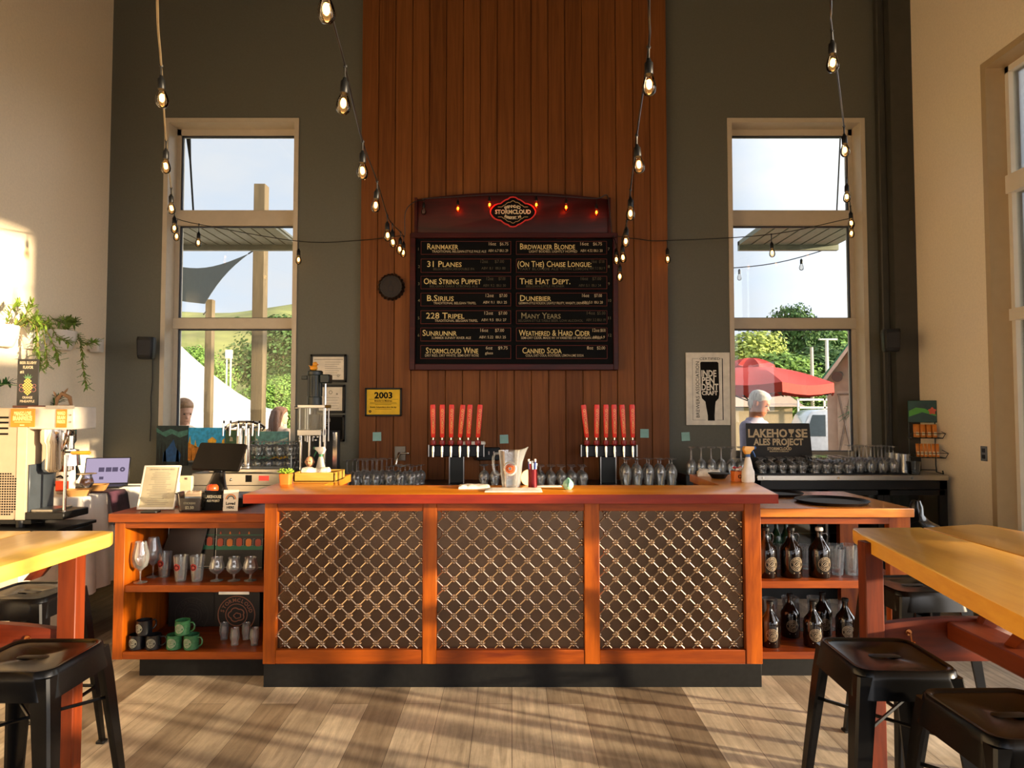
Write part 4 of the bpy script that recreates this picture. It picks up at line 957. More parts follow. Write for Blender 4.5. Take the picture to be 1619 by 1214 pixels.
for px, dd in ((1230, 0.20), (1230, 0.32), (1272, 0.20), (1272, 0.32), (1252, 0.32), (1318, 0.22), (1318, 0.34), (1212, 0.30), (1296, 0.34)):
    d = YG + dd; o = put_glass('mason_jar', 'tumbler', sx(px, d, 900), d, SHR1, 'clear glass standing behind the growlers on the upper right shelf', 'glasses behind the growlers', False, 1.05)
for px, dd in ((1322, 0.06), (1342, 0.18), (1347, 0.05)):
    d = YG + dd; put_glass('tall_glass', 'tumbler', sx(px, d, 900), d, SHR1, 'tall clear glass between the white-capped growler and the table post', 'tall glasses by the table post', False, 1.3)
for px, dd in ((1232, 0.27), (1272, 0.29), (1216, 0.37), (1322, 0.30), (1250, 0.41), (1290, 0.41)):
    d = YG + dd; put_glass('stacked_glass', 'tumbler', sx(px, d, 980), d, SHR0, 'clear glass behind the bottles on the lower right shelf', 'glasses behind the lower bottles', False, 1.45)
bgm = MB(); bgm.lathe([(0.0005, 0), (0.033, 0), (0.035, 0.005), (0.035, 0.15), (0.028, 0.175), (0.014, 0.21), (0.0135, 0.25), (0.0005, 0.25)], seg=16); bgm = bgm.mesh('green_bottle', 40); bgm.materials.append(plain('green_bottle_glass', '0f3d22', 0.1, coat=0.4))
for i, px in enumerate((1212, 1228, 1243)):
    d = UY + 0.53; o = bpy.data.objects.new('green_bottle', bgm); COL.objects.link(o); o.location = (sx(px, d, 850), d, SHR1); o['category'] = 'bottle'; o['group'] = 'green bottles'; o['label'] = ('green bottle at the back of the upper right shelf, nearest the bar', 'middle green bottle at the back of the upper right shelf', 'third green bottle from the bar at the back of the upper right shelf')[i]
# ================================================================== high tables
M_tab = wood('honey_table_wood', 'c8842a', 'eab044', 'y', 5, 0.28, 0.45)
M_tabl = wood('yellow_table_wood', 'd09a38', 'f0c45c', 'y', 5, 0.28, 0.3)
M_tabred = wood('red_brown_leg_wood', '3e1005', '7a3008', 'z', 8, 0.5, 0.0)
M_tabredx = wood('red_brown_board_wood', '3e1005', '702808', 'x', 8, 0.5, 0.0)
M_tabredy = wood('red_brown_beam_wood', '4e1a0a', '7a3412', 'y', 8, 0.5, 0.0)
M_copper = plain('copper_hook', 'b87a4a', 0.25, 1.0)
def high_table(side, label, xin, xout, yfar, ynear, poly, seam, post_y, hooks, round_edge):
    """side=-1: left table (its inner edge is at xin), side=+1: right table"""
    xm = (xin + xout) / 2; t = thing('high_table', label, 'table', (0, 0, 0))
    ztop, th = 1.05, 0.055
    # two boards with a gap
    for part_ in poly:
        obj('tabletop_board', MB().prism(part_, 'z', ztop - th, ztop, 0.006), M_tab if side > 0 else M_tabl, t)
    w = 0.07; s = side
    for xa in (xin - 0.012 * (1 if s > 0 else -1), xout):
        x0, x1 = (xa, xa + w * s) if xa != xout else (xout - w * s, xout)
        for yy in (post_y, ynear + 0.08):
            top = ztop - 0.012 if xa != xout else ztop - th
            obj('leg', MB().box(x0, x1, yy - 0.03, yy + 0.03, 0, top, 0.003), M_tabred, t)
    for yy in (post_y, ynear + 0.08):
        xs0, xs1 = sorted((xin + 0.06 * s, xout - 0.07 * s)); n = 12
        top = [(xs0 + (xs1 - xs0) * k / n, 0.735 + 0.022 * math.sin(math.pi * k / n) - 0.012) for k in range(n + 1)]
        obj('cross_board', MB().prism([(xs0, 0.58)] + [(xs1, 0.58)] + top[::-1], 'y', yy - 0.018, yy + 0.018, 0.002), M_tabredx, t)
        for dx in ((s,) if yy == post_y and s > 0 else ()):
            br_ = MB(); x_ = xm + dx * 0.04
            a_ = [(x_, 0.72), (x_ + dx * 0.06, 0.72), (xm + dx * 0.27, ztop - th - 0.03), (xm + dx * 0.27, ztop - th), (xm + dx * 0.20, ztop - th)]
            br_.prism(a_, 'y', yy - 0.06, yy - 0.02, 0.002); obj('brace', br_, M_tabredx, t)
    if s < 0: obj('brace', MB().prism([(xin - 0.075, ztop - th), (xin - 0.105, ztop - th), (xin - 0.175, 0.915), (xin - 0.145, 0.915)], 'y', post_y - 0.05, post_y + 0.02, 0.002), M_tabredx, t)
    obj('stretcher_beam', MB().box(xm - 0.065, xm + 0.065, ynear + 0.4, post_y - 0.02, 0.665, 0.735, 0.006), M_tabredy, t)
    for yb in (post_y - 0.28,):
        br_ = MB(); br_.prism([(yb, 0.735), (yb - 0.05, 0.735), (yb - 0.32, ztop - th), (yb - 0.22, ztop - th)], 'x', xm - 0.03, xm + 0.03, 0.002); obj('brace', br_, M_tabredy, t)
    for hx, hy in hooks:
        h = MB(); h.tube([(hx, hy, 0.69), (hx, hy - 0.016, 0.69), (hx, hy - 0.02, 0.675), (hx, hy - 0.03, 0.655), (hx - 0.004, hy - 0.045, 0.655), (hx - 0.006, hy - 0.05, 0.672)], 0.0042, 8); h.cyl((hx, hy, 0.692), (hx, hy - 0.004, 0.692), 0.012, seg=10)
        obj('purse_hook', h, M_copper, t)
    return t
# left table: straight edge facing the room
high_table(-1, 'honey-coloured high wooden table at the left edge, in front of the shelf unit', -1.66, -2.36, 2.86, 0.9,
           [[(-1.66, 0.9), (-1.645, 2.80), (-1.665, 2.855), (-1.715, 2.86), (-2.005, 2.86), (-2.005, 0.9)], [(-2.009, 0.9), (-2.009, 2.86), (-2.36, 2.86), (-2.36, 0.9)]],
           None, 2.62, [(-1.83, 2.60)], False)
# right table: live edge that curves in towards the far end
inn = [(1.20, 0.9), (1.22, 1.5), (1.255, 1.75), (1.31, 2.1), (1.365, 2.45), (1.41, 2.75), (1.445, 2.90), (1.465, 2.935)]
high_table(1, 'honey-coloured high wooden table with a wavy edge at the right, in front of the growlers', 1.385, 2.12, 2.94, 0.9,
           [inn + [(1.763, 2.945), (1.763, 0.9)], [(1.771, 0.9), (1.771, 2.945), (2.06, 3.03), (2.10, 2.99), (2.13, 2.85), (2.14, 2.4), (2.15, 0.9)]],
           None, 2.69, [(1.54, 2.672)], True)
# ================================================================== metal stools
def stool_parts():
    t = thing('bar_stool', '', 'stool', (0, 0, 0), 0, 'black metal bar stools')
    Hs, W = 0.762, 0.31
    st = MB()
    st.loft([rrect(W + 0.030, W + 0.030, 0.055, Hs - 0.085), rrect(W + 0.012, W + 0.012, 0.052, Hs - 0.03), rrect(W + 0.004, W + 0.004, 0.05, Hs - 0.006), rrect(W - 0.008, W - 0.008, 0.046, Hs), rrect(W - 0.03, W - 0.03, 0.04, Hs - 0.001), rrect(W - 0.04, W - 0.04, 0.036, Hs - 0.006), rrect(0.06, 0.06, 0.02, Hs - 0.010), rrect(0.03, 0.03, 0.012, Hs - 0.018)])
    obj('seat', st, M_blackmetal, t)
    sl = MB(); sl.loft([rrect(0.10, 0.035, 0.017, Hs - 0.0085), rrect(0.086, 0.022, 0.0105, Hs - 0.0065)]); obj('hand_slot', sl, M_black, t)
    for qx, qy in ((1, 1), (1, -1), (-1, 1), (-1, -1)):
        lg = MB(); rings = []
        for z, off, wd in ((Hs - 0.02, 0.158, 0.062), (Hs - 0.12, 0.170, 0.056), (0.35, 0.196, 0.044), (0.03, 0.222, 0.032), (0.0, 0.224, 0.032)):
            tk = 0.010; c = 0.007
            rings.append([(qx * (off - wd), qy * off, z), (qx * (off - c), qy * off, z), (qx * off, qy * (off - c), z), (qx * off, qy * (off - wd), z), (qx * (off - tk), qy * (off - wd), z), (qx * (off - tk - 0.004), qy * (off - tk - 0.004), z), (qx * (off - wd), qy * (off - tk), z)])
        lg.loft(rings); lo = obj('leg', lg, M_blackmetal, t)
        ft = MB(); ft.box(qx * 0.190, qx * 0.228, qy * 0.190, qy * 0.228, 0.0, 0.014, 0.003); obj('rubber_foot', ft, M_black, lo)
    fr_ = MB(); o_ = 0.198
    for a, b in (((-o_, -o_), (o_, -o_)), ((o_, -o_), (o_, o_)), ((o_, o_), (-o_, o_)), ((-o_, o_), (-o_, -o_))):
        fr_.tube([(a[0] * 0.97, a[1] * 0.97, 0.27), (b[0] * 0.97, b[1] * 0.97, 0.27)], 0.008, 8)
    obj('foot_rails', fr_, M_blackmetal, t)
    xb = MB(); xb.tube([(-0.165, -0.165, Hs - 0.20), (0.165, 0.165, Hs - 0.20)], 0.006, 6); xb.tube([(-0.165, 0.165, Hs - 0.21), (0.165, -0.165, Hs - 0.21)], 0.006, 6); obj('cross_brace', xb, M_blackmetal, t)
    return t
st0 = stool_parts()
st0.location = (-1.555, 2.235, 0); st0['label'] = 'black metal bar stool at the left edge, in front of the lit table post'
dup(st0, (-1.565, 1.70, 0), R(2), 'black metal bar stool barely showing in the bottom left corner')
dup(st0, (-2.13, 3.03, 0), R(0), 'black metal bar stool beyond the left table, behind its post')
dup(st0, (1.215, 2.245, 0), R(-2), 'black metal bar stool at the right with daylight on the corner of its seat')
dup(st0, (1.31, 1.815, 0), R(1), 'black metal bar stool nearer the camera at the right, under the table edge')
dup(st0, (1.32, 1.34, 0), R(0), 'black metal bar stool barely showing in the bottom right corner')
dup(st0, (1.84, 3.15, 0), R(3), 'black metal bar stool at the far end of the right table, behind its post')
# ================================================================== things on the bar top
M_clay = plain('orange_clay_pot', 'd8701e', 0.6)
M_cloth = plain('white_towelling', 'e8ddcc', 0.9, var=0.12, scale=70, bump=0.3)
def leafblade(mb, base, dirv, ln, wd, thick=0.0015, droop=0.0, seg=3):
    """a pointed leaf: curved flat lens"""
    d = Vector(dirv).normalized(); sd = d.cross(Vector((0, 0, 1)))
    if sd.length < 1e-4: sd = Vector((1, 0, 0))
    sd.normalize(); up = sd.cross(d).normalized(); b = Vector(base)
    L_, R_, T_ = [], [], []
    prof = [(0, 0.25), (0.35, 1.0), (0.7, 0.75), (1.0, 0.04)]
    rings = []
    for f, wv in prof:
        c = b + d * ln * f + Vector((0, 0, -droop * f * f)) 
        w_ = wd * wv / 2
        rings.append([c - sd * w_, c + up * thick, c + sd * w_, c - up * thick])
    mb.loft(rings)
t = thing('succulent_pot', 'green succulent in a small orange pot on the left end of the bar', 'plant', (sx(452, 4.28, 760), 4.28, BT))
mb = MB(); mb.loft([rrect(0.062, 0.062, 0.01, 0), rrect(0.072, 0.072, 0.012, 0.066), rrect(0.060, 0.060, 0.010, 0.066), rrect(0.056, 0.056, 0.01, 0.056)]); obj('pot', mb, M_clay, t)
mb = MB()
for ringn, (cnt_, el, ln_) in enumerate(((9, 22, 0.055), (8, 42, 0.050), (6, 62, 0.042), (3, 80, 0.032))):
    for k in range(cnt_):
        a = 2 * math.pi * k / cnt_ + ringn * 0.4; leafblade(mb, (0, 0, 0.062), (math.cos(a) * math.cos(R(el)), math.sin(a) * math.cos(R(el)), math.sin(R(el))), ln_, 0.020, 0.005)
obj('leaves', mb, plain('succulent_green', '8fae3c', 0.5, var=0.3), t)
# wooden tray with rolled towels on the left return
t = thing('wooden_tray', 'shallow pale wooden box holding a towel on the left end of the bar', 'tray', (0, 4.52, BT))
xa, xb = sx(474, 4.52), sx(531, 4.40)
mb = MB(); mb.box(xa, xb, -0.13, -0.115, 0, 0.062, 0.003); mb.box(xa, xb, 0.115, 0.13, 0, 0.062, 0.003); mb.box(xa, xa + 0.014, -0.13, 0.13, 0, 0.062, 0.003); mb.box(xb - 0.014, xb, -0.13, 0.13, 0, 0.062, 0.003); mb.box(xa, xb, -0.13, 0.13, 0, 0.01)
obj('box', mb, wood('pale_tray_wood', 'b8822c', 'deb055', 'x', 8, 0.35), t)
mb = MB(); n = 14; rings = []
for k in range(n + 1):
    f = k / n; x = xa + 0.02 + (xb - xa - 0.10) * f; r_ = 0.028 + 0.006 * math.sin(9 * f) * math.sin(math.pi * f)
    rings.append([(x, 0.02 + r_ * 1.7 * math.cos(2 * math.pi * j / 12), 0.055 + r_ * (1 + 0.12 * math.sin(j * 2.1 + k)) * math.sin(2 * math.pi * j / 12)) for j in range(12)])
mb.loft(rings); obj('rolled_towel', mb, M_cloth, None, loc=(0, 4.52, BT), label='rolled white towel lying in the wooden tray', cat='towel')
# folded cloth, bar mat, paper
def fold(name, w, d, h, loc, rz, label, cat, m=None, seed=1):
    rnd = random.Random(seed); mb = MB(); nx, ny = 14, 6
    def z(i, j, top): return (h * (0.8 + 0.3 * rnd.random()) if top else 0.0)
    T = [[mb._v((w * (i / nx - 0.5), d * (j / ny - 0.5), z(i, j, 1) * (0.55 if i in (0, nx) or j in (0, ny) else 1))) for j in range(ny + 1)] for i in range(nx + 1)]
    B = [[mb._v((w * 1.01 * (i / nx - 0.5), d * 1.01 * (j / ny - 0.5), 0)) for j in range(ny + 1)] for i in range(nx + 1)]
    for i in range(nx):
        for j in range(ny):
            mb.bm.faces.new((T[i][j], T[i + 1][j], T[i + 1][j + 1], T[i][j + 1])); mb.bm.faces.new((B[i][j], B[i][j + 1], B[i + 1][j + 1], B[i + 1][j]))
    for i in range(nx):
        mb.bm.faces.new((B[i][0], B[i + 1][0], T[i + 1][0], T[i][0])); mb.bm.faces.new((T[i][ny], T[i + 1][ny], B[i + 1][ny], B[i][ny]))
    for j in range(ny):
        mb.bm.faces.new((T[0][j], T[0][j + 1], B[0][j + 1], B[0][j])); mb.bm.faces.new((B[nx][j], B[nx][j + 1], T[nx][j + 1], T[nx][j]))
    o = obj(name, mb, m or M_cloth, None, loc=loc, smooth=60, label=label, cat=cat); o.rotation_euler = (0, 0, rz); return o
fold('bar_towel', 0.185, 0.12, 0.020, (sx(750, 4.08), 4.08, BT), R(4), 'folded white cloth napkins on the bar left of the pitcher', 'napkin', seed=2)
fold('service_mat', 0.325, 0.17, 0.010, (sx(812, 3.93), 3.945, BT), R(0), 'white rectangular towel spread on the bar in front of the pitcher', 'towel', seed=3)
fold('paper_sheet', 0.15, 0.06, 0.006, (sx(868, 4.15), 4.15, BT), R(2), 'crumpled white paper on the bar left of the mint-green ball', 'paper', M_paper, seed=4)
# pitcher
PD = 4.10; ps = 1072 / PD
t = thing('pitcher', 'clear glass pitcher with a round orange logo standing on the bar', 'pitcher', (sx(808, PD), PD, BT), 0)
mb = MB(); seg = 32; rings = []; inner = []
hP = 0.235
for z, r_ in ((0.0, 0.050), (0.004, 0.055), (0.02, 0.056), (0.08, 0.062), (0.15, 0.068), (0.20, 0.073), (0.222, 0.077)):
    for lst, rr in ((rings, r_), (inner, r_ - 0.003)):
        rg = []
        for k in range(seg):
            a = 2 * math.pi * k / seg; ff = max(0, (z - 0.12) / 0.10); lip = max(0.0, math.cos(a)) ** 6 * ff ** 2
            rg.append((rr * math.cos(a) + lip * 0.028, rr * math.sin(a) * (1 - 0.25 * lip), z + lip * 0.022 + (0.006 if lst is inner and z == 0 else 0)))
        lst.append(rg)
mb.loft(rings + inner[::-1]); obj('jug', mb, M_glass, t)
mb = MB(); mb.tube([(-0.072, 0, 0.205), (-0.098, 0, 0.203), (-0.108, 0, 0.18), (-0.107, 0, 0.12), (-0.098, 0, 0.085), (-0.080, 0, 0.075), (-0.060, 0, 0.082)], 0.0075, 10); obj('handle', mb, M_glass, t)
mb = MB(); mb.ring(0, 0, 0.0335, 0.042, -0.0006, 0, 36); bmesh.ops.transform(mb.bm, matrix=Matrix.Translation((-0.006, 0, 0.118)), verts=mb.bm.verts[:]); lw = obj('logo_border', mb.wrap(0.066), plain('logo_cream', 'e6d8c0', 0.5), t)
mb = MB(); mb.ring(0, 0, 0.010, 0.0285, -0.0006, 0, 36); bmesh.ops.transform(mb.bm, matrix=Matrix.Translation((-0.006, 0, 0.118)), verts=mb.bm.verts[:]); obj('logo_disc', mb.wrap(0.066), plain('logo_orange', 'cf5f20', 0.5), t)
mb = MB(); mb.arc_text('STORMCLOUD', 0, 0, 0.0378, 0.0055, math.pi / 2, 3.2, y=-0.0008); mb.arc_text('BREWING CO', 0, 0, 0.0378, 0.0055, -math.pi / 2, 2.4, y=-0.0008, inner=True)
mb.outline([(0.017 * math.cos(a) * (1 + 0.2 * abs(math.sin(2.5 * a))), 0.015 * math.sin(a) * (1 + 0.2 * abs(math.sin(2.5 * a)))) for a in [2 * math.pi * k / 30 for k in range(30)]], 0.003, -0.0012, -0.0006)
bmesh.ops.transform(mb.bm, matrix=Matrix.Translation((-0.006, 0, 0.118)), verts=mb.bm.verts[:]); obj('logo_lettering', mb.wrap(0.066), M_ink, t)
# coaster stack standing on edge
mb = MB(); mb.cyl((0.0, 0, 0.048), (0.012, 0.0, 0.048), 0.048, seg=32)
o = obj('coaster', mb, plain('coaster_card', 'd2b48c', 0.7), loc=(sx(833, 4.22), 4.22, BT + 0.0005), label='round pale coaster standing on edge between the pitcher and the pens', cat='coaster'); o.rotation_euler = (0, 0, R(-62))
c1 = MB(); c1.cyl((-0.0006, 0, 0.048), (0.0, 0, 0.048), 0.026, seg=28); obj('printed_disc', c1, plain('coaster_print', '8d6238', 0.7), o)
# pen cup
pcx = sx(842, 4.12)
t = thing('pen_cup', 'dark red metal cup on the bar right of the pitcher', 'cup', (pcx, 4.12, BT)); mb = MB()
mb.lathe([(0.0005, 0), (0.027, 0), (0.027, 0.108), (0.025, 0.108), (0.025, 0.004), (0.0005, 0.004)], seg=24); obj('cup', mb, plain('dark_red_tin', '6a0e14', 0.25, 0.5), t)
pc = ['c8cdd4', '2c4f9c', '2c4f9c', 'd8d4c8', '3a66b4', 'c03030', 'e0dcd0', '284a94']
for i in range(8):
    a = 2 * math.pi * i / 8; x, y = 0.013 * math.cos(a), 0.013 * math.sin(a); tx, ty = x * 1.7, y * 1.7; ln = 0.125 + 0.012 * (i * 5 % 3)
    p_ = thing('marker_pen', 'marker pen standing in the dark red cup', 'pen', (pcx, 4.12, BT + 0.005), 0, 'marker pens in the red cup')
    mb = MB(); mb.cyl((x, y, 0), (tx, ty, ln), 0.0048, seg=8); obj('barrel', mb, plain('pen_' + pc[i], pc[i], 0.4), p_)
    mb = MB(); mb.cyl((tx, ty, ln), (tx + (tx - x) * 0.12, ty + (ty - y) * 0.12, ln + 0.014), 0.0058, seg=8); obj('cap', mb, plain('pen_cap_white', 'e8e4dc', 0.4), p_)
# mint green ball (little egg timer)
t = thing('mint_egg', 'small round mint-green ornament on the bar top', 'ornament', (sx(898, 3.99), 3.99, BT)); mb = MB()
mb.lathe([(0.0005, 0), (0.018, 0.001), (0.030, 0.014), (0.033, 0.028), (0.028, 0.045), (0.014, 0.060), (0.006, 0.068), (0.0005, 0.070)], seg=24); obj('shell', mb, plain('mint_glaze', '8cc2a8', 0.25, var=0.15, coat=0.4), t)
mb = MB(); mb.tube([(0.0345 * math.sin(0.0) - 0.004, -0.0335 * 0.92, 0.02), (-0.002, -0.0345, 0.028), (0.002, -0.030, 0.045), (0.003, -0.015, 0.061)], 0.0035, 6); obj('dark_stripe', mb, plain('mint_dark', '3f7a66', 0.3), t)
# spray bottle builder
def spray(name, loc, rz, label, m_body, m_head, m_trig, sc=1.0):
    t = thing(name, label, 'spray bottle', loc, rz); t.scale = (sc, sc, sc)
    mb = MB(); mb.loft([rrect(0.085, 0.055, 0.02, 0), rrect(0.092, 0.06, 0.022, 0.01), rrect(0.090, 0.058, 0.022, 0.075), rrect(0.066, 0.048, 0.02, 0.105), rrect(0.048, 0.042, 0.018, 0.15), rrect(0.032, 0.032, 0.0155, 0.178), rrect(0.026, 0.026, 0.0125, 0.186)]); obj('bottle', mb, m_body, t)
    mb = MB(); mb.cyl((0, 0, 0.180), (0, 0, 0.200), 0.0165, seg=16); obj('collar', mb, m_trig, t)
    mb = MB(); mb.prism([(-0.022, 0.200), (0.012, 0.200), (0.018, 0.222), (0.050, 0.236), (0.050, 0.254), (-0.030, 0.258), (-0.042, 0.235)], 'y', -0.014, 0.014, 0.004); obj('spray_head', mb, m_head, t)
    mb = MB(); mb.cyl((0.050, 0, 0.245), (0.066, 0, 0.245), 0.011, seg=12); mb.tube([(0.030, 0, 0.232), (0.045, 0, 0.215), (0.060, 0, 0.190), (0.064, 0, 0.178)], [0.006, 0.006, 0.005, 0.004], 8); obj('trigger', mb, m_trig, t)
M_bottle = plain('milky_plastic', 'dcd2c2', 0.4)
spray('spray_bottle', (1.525, 4.40, BT + 0.0005), R(20), 'white spray bottle with orange head and blue trigger on the right end of the bar', M_bottle, plain('spray_orange', 'e0a045', 0.4), plain('spray_blue', '1f4f8c', 0.4), 0.90)
# orange planter with flowers and the bowl, towels on the right return
t = thing('candy_pot', 'orange pot of red and white wrapped sweets on the right end of the bar', 'pot', (sx(1166, 4.46), 4.46, BT + 0.0005)); mb = MB()
mb.loft([rrect(0.072, 0.072, 0.008, 0), rrect(0.078, 0.078, 0.009, 0.066), rrect(0.066, 0.066, 0.008, 0.066), rrect(0.062, 0.062, 0.008, 0.03)]); obj('pot', mb, M_clay, t)
mb = MB(); mb.outline([(0.010 * math.cos(a), 0.034 + 0.010 * math.sin(a)) for a in [2 * math.pi * k / 16 for k in range(16)]], 0.004, -0.0415, -0.037); obj('emblem', mb, M_ink, t)
for nm_, col, sd in (('red_sweets', 'b03038', 5), ('white_sweets', 'e4dccc', 6)):
    rnd = random.Random(sd); mb = MB()
    for _ in range(9):
        mb.ball((rnd.uniform(-0.024, 0.024), rnd.uniform(-0.024, 0.024), 0.05 + rnd.uniform(0.0, 0.042)), (0.012, 0.009, 0.008), 8, 5)
    obj(nm_, mb, plain(nm_, col, 0.4), t, kind='stuff')
t = thing('black_bowl', 'shallow black bowl behind the orange sweet pot on the bar end', 'bowl', (sx(1140, 4.66) - 0.02, 4.66, BT + 0.0005)); mb = MB()
mb.lathe([(0.0005, 0), (0.045, 0), (0.066, 0.030), (0.068, 0.034), (0.064, 0.034), (0.043, 0.006), (0.0005, 0.006)], seg=28); obj('bowl', mb, M_black, t)
mb = MB(); mb.lathe([(0.0665, 0.028), (0.070, 0.031), (0.070, 0.036), (0.0665, 0.036)], seg=28); obj('rim', mb, M_black, t)
fold('bar_rag', 0.16, 0.13, 0.045, (1.40, 4.84, BT), R(-12), 'heap of white cloths behind the black bowl on the right end of the bar', 'cloth', seed=8)
# round trays on the right unit
def tray(px, py, d, r_, label):
    t = thing('round_tray', label, 'tray', (sx(px, d, py), d, UT2)); mb = MB()
    mb.lathe([(0.0005, 0.0), (r_ - 0.02, 0.0), (r_, 0.018), (r_ - 0.003, 0.02), (r_ - 0.022, 0.004), (0.0005, 0.004)], seg=48); obj('tray', mb, M_black, t)
    mb = MB(); mb.lathe([(0.0005, 0.0041), (r_ - 0.03, 0.0041), (r_ - 0.03, 0.0052), (0.0005, 0.0052)], seg=48); obj('cork_liner', mb, plain('grey_tray_liner', '3a3836', 0.7), t)
tray(1315, 793, 4.20, 0.215, 'front round black serving tray on the right shelf unit'); tray(1228, 783, 4.58, 0.17, 'round black serving tray half hidden behind the bar end')

# ================================================================== things on the left shelf unit
# leaning menu in a white stand
ML = 4.06
t = thing('menu_stand', 'leaning white-framed drinks list on the left shelf unit', 'menu stand', (sx(243, ML, 800), ML + 0.02, UT + 0.0035), R(4), rx=R(-20))
w_, h_ = 0.218, 0.272
mb = MB()
mb.box(-w_ / 2, w_ / 2, -0.004, 0.008, 0, 0.014, 0.002); mb.box(-w_ / 2, w_ / 2, -0.004, 0.008, h_ - 0.012, h_, 0.002); mb.box(-w_ / 2, -w_ / 2 + 0.010, -0.004, 0.008, 0, h_, 0.002); mb.box(w_ / 2 - 0.010, w_ / 2, -0.004, 0.008, 0, h_, 0.002)
mb.prism([(0.006, 0.004), (0.010, 0.006), (0.115, 0.044), (0.113, 0.049), (0.010, 0.2), (0.006, 0.2)], 'x', -0.03, 0.03)
obj('frame', mb, M_white, t); obj('sheet', MB().box(-w_ / 2 + 0.01, w_ / 2 - 0.01, 0.0, 0.004, 0.014, h_ - 0.012), plain('cream_menu_paper', 'b5a98a', 0.7), t)
mb = MB(); mb.text('LIBATIONS & TASTINGS MENU', 0, h_ - 0.03, h=0.009, width=0.15, y=-0.0001, align='C', bold=0.03)
rnd = random.Random(3)
for k in range(19): q_ = rnd.uniform(0.4, 0.9); mb.box(-0.08 * q_, 0.08 * q_, -0.0006, 0.0, h_ - 0.044 - k * 0.011, h_ - 0.041 - k * 0.011)
obj('print', mb, M_greyink, t)
o = obj('phone', MB().loft([rrect(0.095, 0.06, 0.012, 0), rrect(0.098, 0.063, 0.014, 0.004), rrect(0.095, 0.06, 0.012, 0.009)]), M_black, loc=(sx(236, 3.975, 806), 3.99, UT), label='small black phone lying in front of the leaning drinks list', cat='phone')
# pump bottle and card behind
t = thing('pump_bottle', 'white pump bottle behind the leaning drinks list', 'bottle', (sx(279, 4.30, 750), 4.28, UT)); mb = MB()
mb.lathe([(0.0005, 0), (0.028, 0), (0.030, 0.006), (0.030, 0.14), (0.016, 0.165), (0.011, 0.17), (0.0005, 0.17)], seg=20); obj('bottle', mb, M_bottle, t)
mb = MB(); mb.cyl((0, 0, 0.17), (0, 0, 0.225), 0.006); mb.cyl((0, 0, 0.175), (0, 0, 0.188), 0.014); mb.tube([(0, 0, 0.222), (0.0, -0.02, 0.226), (0.004, -0.035, 0.218)], 0.006); obj('pump', mb, M_white, t)
t = thing('small_card', 'small beige upright card behind the drinks list', 'card', (sx(284, 4.38, 760), 4.42, UT)); obj('panel', MB().box(-0.06, 0.06, 0, 0.03, 0, 0.172, 0.006), plain('beige_card', 'c8b795', 0.6), t)
mb = MB(); mb.text('RE', 0.012, 0.148, h=0.012, y=-0.0002, bold=0.04); obj('lettering', mb, plain('brown_ink', '5c3a30', 0.7), t)
# clear plastic bin
BD_ = 3.99; xa, xb = sx(277, BD_, 800), sx(318, BD_, 800); cxb = (xa + xb) / 2
t = thing('clear_bin', 'clear plastic bin with a 2.50 price card on the left shelf unit', 'bin', (cxb, 4.05, UT)); mb = MB()
wb = xb - xa
mb.loft([rrect(wb * 0.86, 0.10, 0.02, 0.0), rrect(wb, 0.13, 0.024, 0.105), rrect(wb + 0.016, 0.145, 0.026, 0.107), rrect(wb + 0.016, 0.145, 0.026, 0.113), rrect(wb - 0.006, 0.124, 0.022, 0.112), rrect(wb * 0.84, 0.094, 0.018, 0.004)])
obj('bin', mb, M_plasticclear, t)
mb = MB(); mb.box(-wb * 0.40, wb * 0.40, -0.044, -0.040, 0.008, 0.080); pc_ = obj('price_card', mb, plain('brown_card', '4d4038', 0.6), t)
mb = MB(); mb.text('$2.50', 0, 0.018, h=0.016, y=-0.0441, align='C', bold=0.02); mb.text('STICKERS', 0, 0.045, h=0.012, width=0.07, y=-0.0441, align='C'); obj('lettering', mb, M_cream_ink, pc_)
fold('paper_bag', 0.085, 0.05, 0.03, (cxb, 4.07, UT + 0.085), R(8), 'crumpled pale paper inside the clear bin', 'paper', plain('kraft_paper', 'c9a989', 0.8), seed=11)
# black card and rainbow card
def card(px0, px1, py0, d, label, m_, lines, cat='card'):
    xa, xb = sx(px0, d, 790), sx(px1, d, 790); Hc = sz(py0, d) - UT
    t = thing('upright_card', label, cat, ((xa + xb) / 2, d, UT + 0.001), rx=R(-5)); obj('card', MB().box(-(xb - xa) / 2, (xb - xa) / 2, 0, 0.004, 0, Hc), m_, t); return t, (xb - xa), Hc
t, wc, hc = card(322, 351, 776, 4.06, 'black card with pale lettering beside the clear bin', M_ink, None)
mb = MB(); mb.text('LAKEHOUSE', 0, hc * 0.62, h=0.017, width=wc * 0.86, y=-0.0002, align='C', bold=0.03); mb.text('ALES PROJECT', 0, hc * 0.44, h=0.012, width=wc * 0.7, y=-0.0002, align='C', bold=0.02); obj('lettering', mb, M_cream_ink, t)
t, wc, hc = card(352.5, 376, 775, 4.04, 'cream card with a rainbow beside the black card', M_cert, None)
for k, (nm_, col) in enumerate((('orange_arc', 'c8742c'), ('dark_arc', '2c3a3c'), ('pale_arc', 'cfc4ac'))):
    mb = MB(); r0 = 0.032 - k * 0.009
    rings = []
    for j in range(15):
        a = math.pi * j / 14; c_, s_ = math.cos(a), math.sin(a)
        rings.append([((r0 - 0.007) * c_, -0.0008, hc * 0.55 + (r0 - 0.007) * s_), (r0 * c_, -0.0008, hc * 0.55 + r0 * s_), (r0 * c_, 0.0, hc * 0.55 + r0 * s_), ((r0 - 0.007) * c_, 0.0, hc * 0.55 + (r0 - 0.007) * s_)])
    mb.loft(rings); obj('rainbow_' + nm_, mb, plain(nm_, col, 0.6), t)
